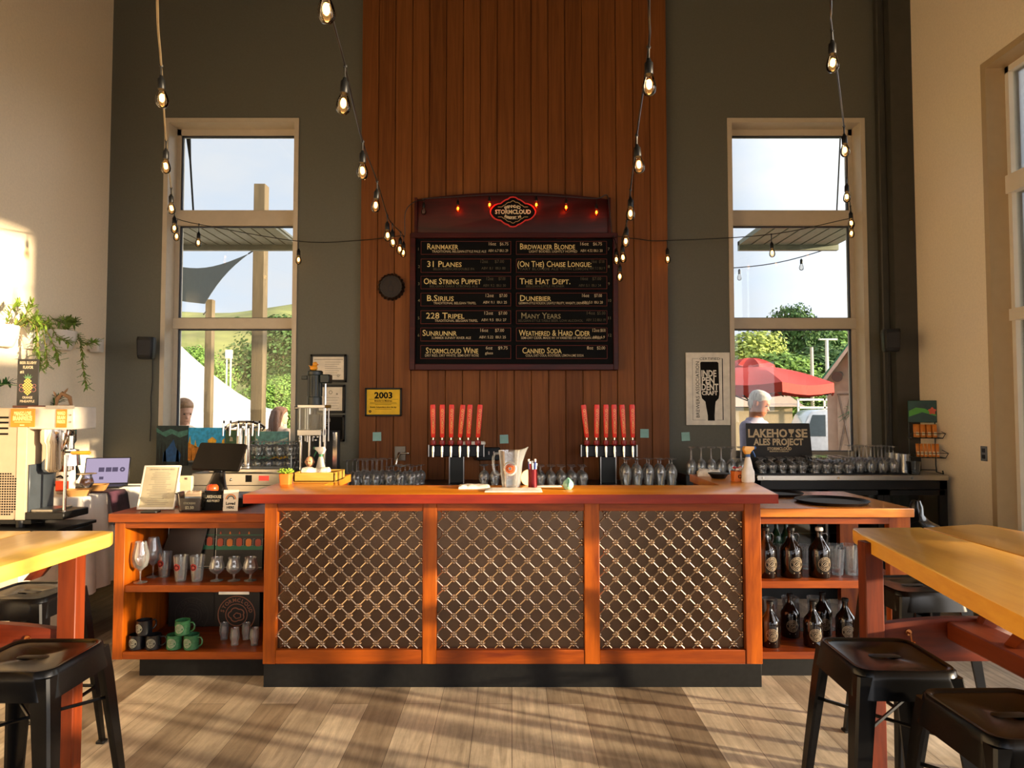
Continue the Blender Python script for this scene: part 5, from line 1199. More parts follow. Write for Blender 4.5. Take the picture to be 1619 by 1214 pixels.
mb = MB(); mb.text('Loved', 0, hc * 0.30, h=0.016, y=-0.0002, align='C', bold=0.04); mb.text('HERE', 0, hc * 0.12, h=0.013, y=-0.0002, align='C', bold=0.04); obj('lettering', mb, M_ink, t)
# point of sale tablet
PT = 4.42
t = thing('till_tablet', 'black tablet till on a curved stand, seen from behind', 'till', (sx(341, PT, 780), PT, UT + 0.0555)); mb = MB()
rings = []
for z, w_, y_ in ((0.0, 0.13, 0.0), (0.012, 0.13, 0.0), (0.05, 0.115, 0.01), (0.09, 0.085, 0.03), (0.14, 0.062, 0.05), (0.18, 0.056, 0.06), (0.215, 0.052, 0.06)):
    rings.append([(x, y + y_, z) for x, y, _ in rrect(w_, 0.07 if z > 0.02 else 0.12, 0.02, 0)])
mb.loft(rings); obj('stand', mb, plain('till_black', '15120f', 0.25, coat=0.3), t)
mb = MB(); mb.loft([rrect(0.305, 0.20, 0.014, -0.014), rrect(0.315, 0.21, 0.018, 0.0), rrect(0.305, 0.20, 0.014, 0.012)])
mb.move(Matrix.Translation((-0.0, 0.05, 0.235)) @ Matrix.Rotation(R(2), 4, 'Y') @ Matrix.Rotation(R(54), 4, 'X')); obj('tablet', mb, plain('till_black', '15120f', 0.25), t)
ap = thing('apple', 'orange-red apple shape standing in for a reflection on the till stand', 'apple', (sx(340, 4.30, 765), 4.265, UT + 0.075)); mb = MB()  # solid apple added where only an orange reflection shows on the stand
mb.lathe([(0.0005, 0.012), (0.008, 0.008), (0.020, 0.002), (0.031, 0.012), (0.036, 0.030), (0.034, 0.046), (0.024, 0.058), (0.010, 0.056), (0.0005, 0.050)], seg=24); obj('flesh', mb, plain('apple_skin', 'd9481a', 0.3, var=0.5, scale=25), ap)
mb = MB(); mb.tube([(0, 0, 0.05), (0.002, 0, 0.06), (0.006, 0, 0.068)], 0.0015, 5); obj('stalk', mb, M_ink, ap)
fold('blue_cloth', 0.34, 0.11, 0.018, (sx(345, 4.30, 768), 4.265, UT + 0.0555), R(3), 'pale blue folded cloth beneath the till stand', 'cloth', plain('pale_blue_cloth', '8b93a8', 0.9), seed=13)
obj('cash_drawer', MB().box(sx(300, 4.3, 790), sx(396, 4.3, 790), 4.19, 4.56, UT, UT + 0.055, 0.004), M_black, label='low black cash drawer under the blue cloth', cat='drawer')
# stainless bottle rinser on the back counter
t = thing('steel_warmer', 'flat stainless steel appliance with a small dark display on the back counter', 'appliance', (0, 5.35, 0))
xa, xb = sx(303, 5.35, 750), sx(446, 5.35, 750); za, zb = sz(768, 5.35), sz(748, 5.35)
obj('casing', MB().box(xa, xb, 0, 0.235, za, zb, 0.006), M_steel, t); obj('lid', MB().box(xa + 0.12, xb - 0.02, 0.02, 0.22, zb, zb + 0.035, 0.008), M_steel, t)
mb = MB(); mb.box(sx(389, 5.35), sx(399, 5.35), -0.002, 0.004, za + 0.03, zb - 0.015); obj('display', mb, M_ink, t)
mb = MB(); mb.box(sx(410, 5.35), sx(426, 5.35), -0.002, 0.004, za + 0.04, zb - 0.02); obj('red_badge', mb, plain('red_badge', 'b53a34', 0.5), t)
mb = MB(); mb.ball((sx(366, 5.35), -0.006, (za + zb) / 2), 0.012, 8, 5); obj('knob', mb, M_chrome, t)
mb = MB(); mb.tube([(xa + 0.24, 0.02, zb + 0.03), (xa + 0.24, -0.02, zb + 0.05), (xa + 0.38, -0.02, zb + 0.075), (xa + 0.40, 0.03, zb + 0.06)], 0.008, 8); obj('handle', mb, M_chrome, t)
sup = MB(); [sup.box(x_, x_ + 0.03, 5.38 + dy_, 5.41 + dy_, 0.0, za) for x_ in (xa + 0.02, xb - 0.05) for dy_ in (0.0, 0.16)]; sup.box(xa, xb, 5.36, 5.595, 0.86, za - 0.001)
obj('prep_table', sup, M_steel, label='stainless steel table under the flat appliance', cat='table')
# chrome beer column with a ring of faucets
t = thing('beer_column', 'chrome beer column with two posts and a ring of faucets on the left', 'beer tap', (sx(386, 5.62), 5.62, 0)); mb = MB()
zt = sz(676, 5.62); b0 = CC
for dx in (-0.035, 0.03): mb.cyl((dx, 0.0, b0), (dx, 0.0, zt), 0.028, seg=20)
obj('posts', mb, M_chrome, t)
mb = MB(); mb.tube([(-0.15, 0, zt - 0.01), (-0.11, 0, zt + 0.02), (-0.04, 0, zt + 0.035), (0.05, 0, zt + 0.035), (0.12, 0, zt + 0.02), (0.16, 0, zt - 0.01)], 0.024, 12); obj('crossbar', mb, M_chrome, t)
for k, dx in enumerate((-0.14, -0.085, -0.02, 0.045, 0.10, 0.15)):
    f = MB(); z = zt + 0.005; f.cyl((dx, -0.02, z), (dx, -0.075, z), 0.010); f.cyl((dx, -0.075, z + 0.03), (dx, -0.085, z - 0.07), 0.010, 0.007); f.tube([(dx, -0.07, z + 0.02), (dx + 0.004, -0.08, z + 0.055)], [0.006, 0.009]); obj('faucet', f, M_chrome, t)
# paintings leaning in the window
PDp = 6.19
def painting(px0, px1, py0, py1, label, layers, m_bg):
    x0, x1, z1_ = sx(px0, PDp), sx(px1, PDp), sz(py0, PDp); z0_ = sz(py1, PDp); Wp, Hp = x1 - x0, z1_ - z0_
    t = thing('painting', label, 'painting', ((x0 + x1) / 2, PDp, z0_)); obj('canvas', MB().box(-Wp / 2, Wp / 2, 0, 0.02, 0, Hp, 0.002), m_bg, t)
    for nm_, m_, polys in layers:
        mb = MB()
        for pl in polys: mb.prism([((a - 0.5) * Wp, b * Hp) for a, b in pl], 'y', -0.0015, 0.0)
        obj(nm_, mb, m_, t)
    return t
P = lambda n, c: plain('paint_' + n, c, 0.7, var=0.35, scale=30)
def trees(n, y0, seed, hmin, hmax, a0=0.0, a1=1.0):
    rnd = random.Random(seed); out = []
    for i in range(n):
        x = a0 + (a1 - a0) * (i + 0.5) / n; h = rnd.uniform(hmin, hmax); out.append([(x - 0.06, y0), (x + 0.06, y0), (x + 0.03, y0 + h * 0.6), (x, y0 + h), (x - 0.03, y0 + h * 0.6)])
    return out
painting(247, 297, 673, 736, 'dark teal night-sky painting with black trees at the left end of the window', [
    ('aurora', P('teal', '3f6f62'), [[(0.0, 0.85), (0.3, 0.72), (0.5, 0.80), (0.75, 0.70), (1, 0.78), (1, 0.90), (0.7, 0.85), (0.45, 0.92), (0.2, 0.84), (0.0, 0.95)]]),
    ('blue_lake', P('blue', '15497a'), [[(0.22, 0.1), (0.75, 0.1), (0.80, 0.28), (0.62, 0.46), (0.55, 0.66), (0.42, 0.50), (0.24, 0.32)]]),
    ('black_trees', P('black', '12130f'), trees(3, 0.0, 1, 0.45, 0.62, 0, 0.34) + trees(3, 0.0, 2, 0.45, 0.6, 0.62, 1.0))], P('night', '20302e'))
painting(297.5, 355, 676, 728, 'bright painting of orange stalks and a yellow flower against blue sky', [
    ('orange_field', P('orange', 'c47a1e'), [[(0, 0), (1, 0), (1, 0.30), (0.8, 0.38), (0.5, 0.32), (0.2, 0.44), (0, 0.55)]]),
    ('yellow_flowers', P('yellow', 'e0a82c'), [[(0.55, 0.50), (0.75, 0.50), (0.78, 0.62), (0.66, 0.72), (0.54, 0.62)], [(0.92, 0.5), (1, 0.5), (1, 0.68), (0.94, 0.62)], [(0.0, 0.5), (0.08, 0.5), (0.05, 0.75)], [(0.16, 0.4), (0.24, 0.4), (0.2, 0.62)]]),
    ('dark_stalks', P('rust', '7a3d12'), [[(a, 0.0), (a + 0.03, 0.0), (a + 0.02, 0.4)] for a in (0.08, 0.2, 0.33, 0.48, 0.62, 0.74, 0.88)])], P('sky', '2fa0d0'))
painting(356, 402, 680, 738, 'painting of green and cream leaves behind the chrome beer column', [('cream_dabs', P('cream', 'b3a884'), [[(a, b), (a + 0.12, b), (a + 0.1, b + 0.1), (a + 0.02, b + 0.12)] for a, b in ((0.1, 0.2), (0.3, 0.5), (0.6, 0.3), (0.15, 0.7), (0.5, 0.75), (0.75, 0.6))])], P('leafgreen', '3f5f3f'))
painting(404, 456, 682, 740, 'pale teal painting of a white wave above yellow sand', [
    ('yellow_sand', P('sand', 'c39a22'), [[(0, 0), (1, 0), (1, 0.42), (0.6, 0.32), (0.3, 0.18), (0, 0.10)]]),
    ('dark_headland', P('dark', '2c3d36'), [[(0.55, 0.50), (1, 0.48), (1, 0.58), (0.7, 0.58)]]), ('white_wave', P('wave', 'b9c4b0'), [[(0.0, 0.80), (0.06, 0.80), (0.18, 0.45), (0.12, 0.45)], [(0.3, 0.62), (0.7, 0.68), (0.98, 0.8), (0.98, 0.84), (0.65, 0.74), (0.3, 0.68)]])], P('teal2', '5f9490'))

# ================================================================== canning machine on its stand, left of the boards
KD = 5.55
def kx(px): return sx(px, KD) - sx(497, KD)
def kz(py): return sz(py, KD)
t = thing('canning_machine', 'tall chrome and black can seaming machine against the grey wall', 'machine', (sx(497, KD), KD, 0))
mb = MB(); zb_, zt_ = kz(640), kz(586); rm_ = 0.062
mb.lathe([(0.001, zb_), (rm_ * 0.95, zb_), (rm_ * 0.95, zb_ + 0.06), (rm_ * 0.86, zb_ + 0.065), (rm_ * 0.86, zt_ - 0.04), (rm_, zt_ - 0.035), (rm_, zt_ - 0.008), (rm_ * 0.85, zt_), (0.001, zt_)], (0, 0, 0), 24); mb.box(0.05, 0.13, -0.05, 0.05, kz(606), kz(592), 0.008); mb.box(-0.11, -0.06, -0.015, 0.015, kz(600), kz(594), 0.004)
for k in range(14):
    a = 2 * math.pi * k / 14; mb.box(-0.004 + rm_ * 0.9 * math.cos(a), 0.004 + rm_ * 0.9 * math.cos(a), rm_ * 0.9 * math.sin(a) - 0.004, rm_ * 0.9 * math.sin(a) + 0.004, zb_ + 0.07, zt_ - 0.045)
obj('motor', mb, plain('motor_green_black', '1a2422', 0.4), t)
mb = MB()
for x_ in (kx(478), kx(515), kx(490)): mb.cyl((x_, -0.07, kz(698)), (x_, -0.07, kz(640)), 0.007); mb.cyl((x_, 0.08, kz(698)), (x_, 0.08, kz(640)), 0.007)
mb.box(kx(475), kx(518), -0.09, 0.10, kz(645), kz(640), 0.003); mb.box(kx(475), kx(513), -0.09, 0.10, kz(688), kz(679), 0.003); mb.cyl((kx(470), -0.08, kz(645)), (kx(476), -0.08, kz(645)), 0.012)
obj('cage', mb, M_steel, t)
mb = MB(); mb.cyl((0, 0, kz(672)), (0, 0, kz(655)), 0.045, seg=20); mb.cyl((0, 0, kz(655)), (0, 0, kz(641)), 0.020); mb.cyl((0, 0, kz(690)), (0, 0, kz(672)), 0.03, 0.05); obj('seaming_head', mb, plain('dark_rubber', '17181a', 0.4), t)
obj('guard', MB().box(kx(476), kx(516), -0.092, -0.089, kz(680), kz(644)), M_plasticclear, t)
mb = MB(); mb.cyl((kx(479), -0.05, BT - 0.12), (kx(479), -0.05, kz(686)), 0.011); mb.cyl((kx(509), -0.05, BT - 0.12), (kx(509), -0.05, kz(686)), 0.009); mb.cyl((kx(512), 0.03, BT - 0.12), (kx(512), 0.03, kz(600)), 0.010); mb.cyl((kx(486), 0.06, BT - 0.12), (kx(486), 0.06, kz(590)), 0.010)
mb.box(kx(521), kx(528), 0.10, 0.13, 0.93, kz(684)); obj('rods', mb, M_chrome, t)
obj('back_plate', MB().box(kx(467), kx(531), 0.12, 0.14, 0.93, kz(681), 0.003), M_black, t)
obj('base', MB().box(kx(470), kx(528), -0.12, 0.14, CC, 0.972, 0.006), M_black, t)
mb = MB(); [mb.ball((kx(p_), -0.10, kz(q_)), 0.011, 8, 5) for p_, q_ in ((502, 690), (508, 690), (505, 695), (480, 692))]; obj('knobs', mb, M_chrome, t)
# rubber duck
dk = thing('rubber_duck', 'small yellow rubber duck on top of the canning machine motor', 'toy', (sx(497, KD) - 0.012, KD, kz(586))); M_duck = plain('duck_yellow', 'e69a1c', 0.4)
mb = MB(); mb.ball((0, 0, 0.022), (0.032, 0.025, 0.022), 14, 8); mb.ball((0.012, -0.004, 0.052), 0.021, 14, 8); mb.prism([(-0.042, 0.045), (-0.020, 0.020), (-0.015, 0.036)], 'y', -0.010, 0.010); obj('body', mb, M_duck, dk)
mb = MB(); mb.ball((0.033, -0.006, 0.050), (0.010, 0.008, 0.004), 8, 5); obj('beak', mb, plain('duck_beak', 'd2581a', 0.4), dk)
# spray bottle and bobble head by the machine
spray('spray_bottle', (sx(507, 5.0, 740), 5.0, sz(751, 5.0) - 0.03), R(160), 'grey spray bottle with white head behind the wooden tray', plain('grey_frosted_plastic', 'a9a79c', 0.4), M_white, plain('spray_green', '2f6e4a', 0.4), 0.92)
obj('side_shelf', MB().box(sx(478, 5.0) - 0.02, sx(520, 5.0), 4.955, 5.10, sz(751, 5.0) - 0.055, sz(751, 5.0) - 0.031, 0.002), M_black, label='small dark shelf behind the left end of the bar', cat='shelf')
bh = thing('bobblehead_figure', 'small bald bobblehead figurine behind the wooden tray', 'figurine', (sx(492, 5.05), 5.02, sz(751, 5.0) - 0.03)); mb = MB()
mb.loft([rrect(0.05, 0.035, 0.012, 0.012), rrect(0.052, 0.04, 0.015, 0.04), rrect(0.062, 0.04, 0.016, 0.075), rrect(0.022, 0.02, 0.009, 0.090)]); mb.box(-0.035, 0.035, -0.028, 0.028, 0, 0.012, 0.003); obj('suit', mb, plain('dark_suit', '1e1d1f', 0.6), bh)
mb = MB(); mb.ball((0, 0, 0.126), (0.032, 0.032, 0.040), 16, 10); mb.ball((0, -0.033, 0.120), (0.006, 0.008, 0.008), 8, 5); mb.ball((0.032, 0, 0.124), (0.006, 0.006, 0.010), 6, 5); mb.ball((-0.032, 0, 0.124), (0.006, 0.006, 0.010), 6, 5); obj('head', mb, plain('figurine_skin', 'c98f68', 0.5), bh)
mb = MB(); mb.ball((-0.011, -0.030, 0.130), 0.004, 6, 4); mb.ball((0.011, -0.030, 0.130), 0.004, 6, 4); mb.box(-0.010, 0.010, -0.033, -0.026, 0.103, 0.106); obj('face_marks', mb, M_ink, bh)
mb = MB(); mb.prism([(-0.014, 0.045), (0.014, 0.045), (0.010, 0.085), (-0.010, 0.085)], 'y', -0.0215, -0.018); obj('shirt_front', mb, M_white, bh)

# ================================================================== right side: project sign, chip rack, bits on the cooler
sd = 6.10; xa, xb = sx(1181, sd), sx(1283, sd); z0_ = CT + 0.03; zt_ = sz(669, sd); Ws, Hs_ = xb - xa, zt_ - z0_
t = thing('project_sign', 'black sign with large cream block lettering in front of the right window', 'sign', ((xa + xb) / 2, sd, z0_), rx=R(-3))
mb = MB(); mb.prism([(-Ws / 2, 0), (Ws / 2 + 0.012, 0), (Ws / 2 - 0.008, Hs_), (-Ws / 2, Hs_)], 'y', 0, 0.006); obj('panel', mb, plain('sign_black', '1c1915', 0.6), t)
def fz(py): return sz(py, sd) - z0_
mb = MB()
def fx(px): return sx(px, sd) - (xa + xb) / 2
for body, a, b, yb, hpx in (('LAKEHO', 1184, 1246, 691, 12.5), ('SE', 1259, 1278, 691, 12.5), ('ALES PROJECT', 1192, 1271, 703.5, 10), ('STORMCLOUD', 1213.5, 1252, 711.5, 4.4), ('BREWING COMPANY', 1217, 1248, 714.5, 1.8)):
    mb.text(body, fx(a), fz(yb), h=hpx * sd / 1072, width=fx(b) - fx(a), y=0.0, ext=0.001, bold=0.035)
gx, gz_ = fx(1252.5), fz(691)        # the U is drawn as a beer glass
mb.prism([(gx - 0.026, gz_ + 0.071), (gx + 0.026, gz_ + 0.071), (gx + 0.022, gz_ + 0.045), (gx + 0.004, gz_ + 0.026), (gx + 0.004, gz_ + 0.008), (gx + 0.018, gz_), (gx - 0.018, gz_), (gx - 0.004, gz_ + 0.008), (gx - 0.004, gz_ + 0.026), (gx - 0.022, gz_ + 0.045)], 'y', -0.001, 0.0)
obj('lettering', mb, plain('sign_cream', 'c9b592', 0.7), t)

obj('display_ledge', MB().box(xa, xb, 6.09, 6.18, CT + 0.0095, CT + 0.029), M_black, label='low black ledge under the cream-lettered black sign', cat='ledge')
RD = 5.86; rx0 = sx(1462, RD)
t = thing('chip_rack', 'black wire rack of crisp bags with a green card on top, by the right wall', 'rack', (rx0, RD, CT), R(-16))
def rz_(py): return sz(py, RD) - CT
mb = MB()
for zz, y_ in ((rz_(692), 0.0), (rz_(722), -0.06)):
    mb.tube([(-0.115, y_ - 0.08, zz), (0.115, y_ - 0.08, zz), (0.115, y_ + 0.06, zz), (-0.115, y_ + 0.06, zz)], 0.004, 6, closed=True)
    mb.tube([(-0.13, y_ - 0.10, zz + 0.04), (0.13, y_ - 0.10, zz + 0.04), (0.13, y_ + 0.06, zz + 0.06)], 0.003, 6); [mb.tube([(x_, y_ - 0.08, zz), (x_, y_ + 0.06, zz)], 0.002, 5) for x_ in (-0.08, -0.04, 0, 0.04, 0.08)]
    mb.tube([(-0.115, y_ - 0.08, zz), (-0.13, y_ - 0.10, zz + 0.04)], 0.003, 5); mb.tube([(0.115, y_ - 0.08, zz), (0.13, y_ - 0.10, zz + 0.04)], 0.003, 5)
for x_ in (-0.10, 0.10): mb.tube([(x_, 0.07, rz_(634)), (x_, 0.07, 0.06), (x_, 0.05, 0.004), (x_, -0.12, 0.004), (x_ * 0.9, -0.14, 0.03)], 0.005, 8)
mb.tube([(-0.10, 0.07, 0.02), (0.10, 0.07, 0.02)], 0.004, 6)
obj('wire_frame', mb, plain('green_black_wire', '15221c', 0.4), t)
cz0, cz1 = rz_(668), rz_(633); obj('header_card', MB().box(-0.112, 0.112, 0.045, 0.055, cz0, cz1, 0.003), plain('card_green', '0d3a1c', 0.4, var=0.5, scale=9), t)
mb = MB(); mb.prism([(-0.105, cz0 + 0.10), (-0.05, cz0 + 0.13), (0.02, cz0 + 0.12), (0.105, cz0 + 0.07), (0.105, cz0 + 0.055), (0.0, cz0 + 0.09), (-0.105, cz0 + 0.05)], 'y', 0.0435, 0.045)
obj('card_swoosh', mb, plain('card_light_green', '4f9a2e', 0.5), t)
mb = MB(); mb.prism([(0.075 + 0.028 * math.cos(a) * (1 + 0.2 * math.sin(5 * a)), cz0 + 0.10 + 0.028 * math.sin(a) * (1 + 0.2 * math.sin(5 * a))) for a in [2 * math.pi * k / 30 for k in range(30)]], 'y', 0.042, 0.0435); obj('card_red_flower', mb, plain('card_red', 'c2502c', 0.5), t)
def bag_mesh(h=0.125, w=0.052):
    mb = MB(); rings = []
    for f, wv, tv in ((0, 0.95, 0.06), (0.06, 0.96, 0.25), (0.3, 1, 0.55), (0.7, 1, 0.5), (0.93, 0.97, 0.2), (1.0, 0.96, 0.05)):
        rings.append([(w * wv * x / 2, w * tv * y / 2, h * f) for x, y in [(math.cos(2 * math.pi * k / 12), math.sin(2 * math.pi * k / 12)) for k in range(12)]])
    mb.loft(rings); return mb
bagm = bag_mesh().mesh('bag', 50); bagm.materials.append(plain('crisp_bag_orange', 'cf7a22', 0.35, var=0.3, scale=12))
bl = MB(); bl.box(-0.017, 0.017, -0.016, -0.0145, 0.018, 0.05); blm = bl.mesh('bag_label', 0); blm.materials.append(plain('crisp_bag_pale', 'd8c39a', 0.5))
Mr = Matrix.Translation((rx0, RD, CT)) @ Matrix.Rotation(R(-16), 4, 'Z')
for tier, (zz, yy, n_) in enumerate(((rz_(692), -0.02, 4), (rz_(722), -0.08, 6))):
    for row in range(2 if tier == 0 else 1):
        for i in range(n_):
            x = -0.075 + 0.15 * i / (n_ - 1) if n_ > 4 else -0.06 + 0.045 * i
            b_ = thing('crisp_bag', ('small orange crisp bag on the upper tier of the wire rack', 'small orange crisp bag on the lower tier of the wire rack')[tier], 'crisps', Mr @ Vector((x, yy + row * 0.045, zz + 0.004)), R(-16), ('crisp bags on the upper tier', 'crisp bags on the lower tier')[tier], rx=R(-8))
            b_.scale = (0.50 if n_ > 4 else 0.66, 0.8, 0.9); obj('bag', bagm, None, b_); obj('pale_panel', blm, None, b_)
mb = MB(); mb.loft([rrect(0.07, 0.07, 0.008, 0), rrect(0.085, 0.085, 0.01, 0.11), rrect(0.079, 0.079, 0.008, 0.11), rrect(0.064, 0.064, 0.006, 0.004)])
obj('clear_container', mb, M_plasticclear, loc=(sx(1444, 5.69), 5.695, CT + 0.0005), label='clear plastic container in front of the chip rack', cat='container')
t = thing('napkin_box', 'brown wooden napkin box at the right end of the cooler', 'box', (sx(1490, 6.03), 6.04, CT + 0.0005)); obj('box', MB().box(-0.075, 0.085, -0.09, 0.09, 0, 0.145, 0.004), plain('brown_box', '6e5336', 0.5), t); obj('end_panel', MB().box(0.045, 0.0855, -0.0915, -0.0885, 0.005, 0.14, 0.002), plain('dark_red_box_end', '4e1c10', 0.5), t)
# black helmet-like bag behind the right unit
t = thing('black_bag', 'shiny black plastic bag in a bin behind the right shelf unit', 'bag', (sx(1462, 4.85, 830), 4.95, 0)); mb = MB()
mb.lathe([(0.001, 0), (0.13, 0), (0.15, 0.55), (0.15, 0.70), (0.14, 0.70), (0.12, 0.02), (0.001, 0.02)], seg=24); obj('bin', mb, M_black, t)
mb = MB(); rnd = random.Random(9); rings = []
for z, r_ in ((0.62, 0.153), (0.70, 0.158), (0.735, 0.14), (0.76, 0.09), (0.80, 0.05), (0.86, 0.045), (0.90, 0.03)):
    rings.append([((r_ * (1 + rnd.uniform(-0.1, 0.1))) * math.cos(2 * math.pi * k / 20) , (r_ * (1 + rnd.uniform(-0.1, 0.1))) * math.sin(2 * math.pi * k / 20), z + rnd.uniform(-0.006, 0.006)) for k in range(20)])
mb.loft(rings); obj('liner', mb, plain('black_bin_liner', '0c0c0e', 0.2, coat=0.4), t)
# ================================================================== slushy machine on the left
SD = 4.20
M_mach = plain('beige_machine_panel', 'a8947a', 0.4, 0.0, 0.05)
def mzz(py): return sz(py, SD)
t = thing('slushy_machine', 'tall beige slushy machine with orange stickers and a yellow pull handle', 'drinks machine', (-3.0, SD, 0))
def m_x(px): return sx(px, SD, 720) + 3.0
zb_, zt_ = mzz(827), mzz(645)
obj('body', MB().box(-0.55, 0.0, 0, 0.27, zb_ + 0.02, zt_, 0.006), M_mach, t)
obj('corner_strip', MB().box(-0.052, 0.003, -0.004, 0.0, zb_ + 0.02, zt_ - 0.02), plain('pale_strip', 'b8a890', 0.4), t)
mb = MB()
gx_, gz_ = m_x(2), mzz(781)
for i in range(-9, 10):
    for j in range(-9, 10):
        if i * i + j * j <= 80: mb.box(gx_ + i * 0.0155 - 0.0048, gx_ + i * 0.0155 + 0.0048, -0.0015, 0.0, gz_ + j * 0.0155 - 0.0048, gz_ + j * 0.0155 + 0.0048)
obj('round_grille', mb, M_ink, t)
mb = MB(); [mb.box(m_x(-30), m_x(12), -0.002, 0.0, mzz(py) - 0.006, mzz(py) + 0.006) for py in (660, 668, 677, 686)]; obj('vent_slots', mb, M_ink, t)
M_or = plain('orange_sticker', 'c47408', 0.5)
M_stk = plain('pale_sticker_print', 'f0cf8a', 0.6)
st = obj('orange_sticker', MB().box(m_x(16), m_x(54), -0.0055, -0.0005, mzz(675), mzz(646)), M_or, t)
mb = MB(); mb.text('MANGO-LOVE', m_x(35), mzz(657), h=0.026, width=0.105, y=-0.0055, align='C', bold=0.03); mb.text('BRAINFREEZE', m_x(35), mzz(664.5), h=0.026, width=0.118, y=-0.0055, align='C', bold=0.03)
mb.box(m_x(22), m_x(48), -0.0061, -0.0055, mzz(667.5), mzz(666.7)); mb.box(m_x(31), m_x(38), -0.0061, -0.0055, mzz(673), mzz(671)); obj('lettering', mb, M_stk, st)
obj('head_box', MB().box(-0.02, m_x(112), 0.02, 0.25, mzz(679), mzz(643), 0.006), plain('white_machine_panel', 'c4baac', 0.35), t)
obj('head_rail', MB().box(m_x(68), m_x(113), 0.012, 0.02, mzz(646), mzz(641)), plain('grey_rail', '8d8880', 0.4), t)
st = obj('orange_sticker', MB().box(m_x(84), m_x(101), 0.016, 0.02, mzz(676), mzz(647)), M_or, t)
mb = MB(); mb.text('MANGO', m_x(92.5), mzz(656), h=0.022, width=0.05, y=0.016, align='C', bold=0.03); mb.text('BRAIN', m_x(92.5), mzz(663), h=0.022, width=0.05, y=0.016, align='C', bold=0.03); mb.text('FREEZE', m_x(92.5), mzz(669), h=0.018, width=0.052, y=0.016, align='C', bold=0.03); obj('lettering', mb, M_stk, st)
mb = MB(); [mb.ring(m_x(107), mzz(py), 0.002, 0.006, 0.016, 0.02, 12) for py in (656, 667)]; obj('screws', mb, M_greyink, t)
obj('front_panel', MB().box(0.0, 0.012, 0.02, 0.25, mzz(812), mzz(735), 0.003), plain('blue_grey_panel', '3c4248', 0.35), t)
mb = MB(); mb.lathe([(0.001, -0.14), (0.075, -0.14), (0.088, -0.12), (0.088, 0.03), (0.10, 0.05), (0.10, 0.14), (0.001, 0.14)], seg=28); mb.move(Matrix.Translation((0.105, 0.135, mzz(712)))); obj('freezing_cylinder', mb, M_chrome, t)
mb = MB(); mb.lathe([(0.001, 0), (0.05, 0), (0.04, 0.10), (0.001, 0.11)], seg=20); mb.move(Matrix.Translation((0.205, 0.12, mzz(738)))); mb.cyl((0.20, 0.12, mzz(738) - 0.03), (0.20, 0.12, mzz(690)), 0.018); obj('spout', mb, M_chrome, t)
mb = MB(); mb.cyl((m_x(90), 0.08, mzz(716)), (m_x(100), 0.08, mzz(716)), 0.007); obj('handle_rod', mb, M_black, t)
mb = MB(); mb.tube([(m_x(99), 0.08, mzz(717)), (m_x(101), 0.08, mzz(717)), (m_x(128), 0.08, mzz(717)), (m_x(130), 0.08, mzz(717))], [0.008, 0.012, 0.012, 0.008], 12); obj('pull_handle', mb, plain('amber_handle', 'dd9a1e', 0.35), t)
mb = MB(); mb.cyl((m_x(94), 0.06, mzz(812)), (m_x(94), 0.06, mzz(720)), 0.010); obj('upright_rod', mb, M_chrome, t)
obj('drip_tray', MB().box(0.0, m_x(103), 0.0, 0.25, mzz(822), mzz(810), 0.005), M_black, t)
obj('tray_grate', MB().box(0.02, m_x(80), 0.03, 0.22, mzz(810), mzz(807)), M_steel, t)
mb = MB(); [mb.cyl((x_, y_, zb_ - 0.03), (x_, y_, zb_ + 0.02), 0.025) for x_ in (-0.5, -0.05) for y_ in (0.04, 0.22)]; mb.box(-0.545, 0.02, 0.03, 0.26, zb_ - 0.01, zb_ + 0.02); obj('feet', mb, M_black, t)
ZS = zb_ - 0.031
cb_ = thing('machine_cabinet', 'cream cabinet under the slushy machine, seen below the left table', 'cabinet', (-3.0, SD, 0))
obj('carcass', MB().box(-0.60, 0.02, -0.06, 0.32, 0.05, ZS - 0.02, 0.004), plain('cream_cabinet_paint', 'd8c8aa', 0.5), cb_)
obj('worktop', MB().box(-0.62, 0.24, -0.08, 0.34, ZS - 0.02, ZS, 0.003), M_black, cb_); obj('plinth', MB().box(-0.58, 0.0, -0.03, 0.30, 0, 0.05), M_black, cb_)
obj('side_drawer', MB().box(0.021, 0.24, -0.06, 0.30, ZS - 0.13, ZS - 0.021, 0.004), plain('black_drawer', '24221f', 0.3), cb_)
obj('door_seam', MB().box(-0.12, -0.115, -0.061, -0.06, 0.06, ZS - 0.03), M_greyink, cb_)
# chalk sign on the machine
CDp = 4.30; cw = 0.128; ch = sz(567, CDp) - zt_ - 0.004
t = thing('chalk_sign', 'small black chalk sign with a pineapple standing on the slushy machine', 'sign', (sx(44, CDp, 600), CDp, zt_ + 0.002), R(6))
obj('board', MB().box(-cw / 2, cw / 2, 0, 0.008, 0.015, ch, 0.002), plain('sign_slate', '1b1a19', 0.6), t); obj('stand', MB().box(-cw / 2 - 0.012, cw / 2 + 0.02, -0.02, 0.05, 0, 0.015, 0.002), plain('brown_stand', '4d2415', 0.5), t)
mb = MB(); mb.text('BEER SLUSHY', 0, ch - 0.032, h=0.017, width=0.10, y=0, align='C', bold=0.02); mb.text('FLAVOR', 0, ch - 0.062, h=0.019, width=0.06, y=0, align='C', bold=0.02); mb.text('#2', -0.048, ch - 0.09, h=0.016, y=0, bold=0.02); mb.text('ORANGE', 0, 0.058, h=0.015, width=0.06, y=0, align='C', bold=0.02); mb.text('PINEAPPLE', 0, 0.034, h=0.015, width=0.086, y=0, align='C', bold=0.02); obj('chalk_lettering', mb, plain('white_chalk', 'b9a98a', 0.9), t)
mb = MB(); pz = 0.135
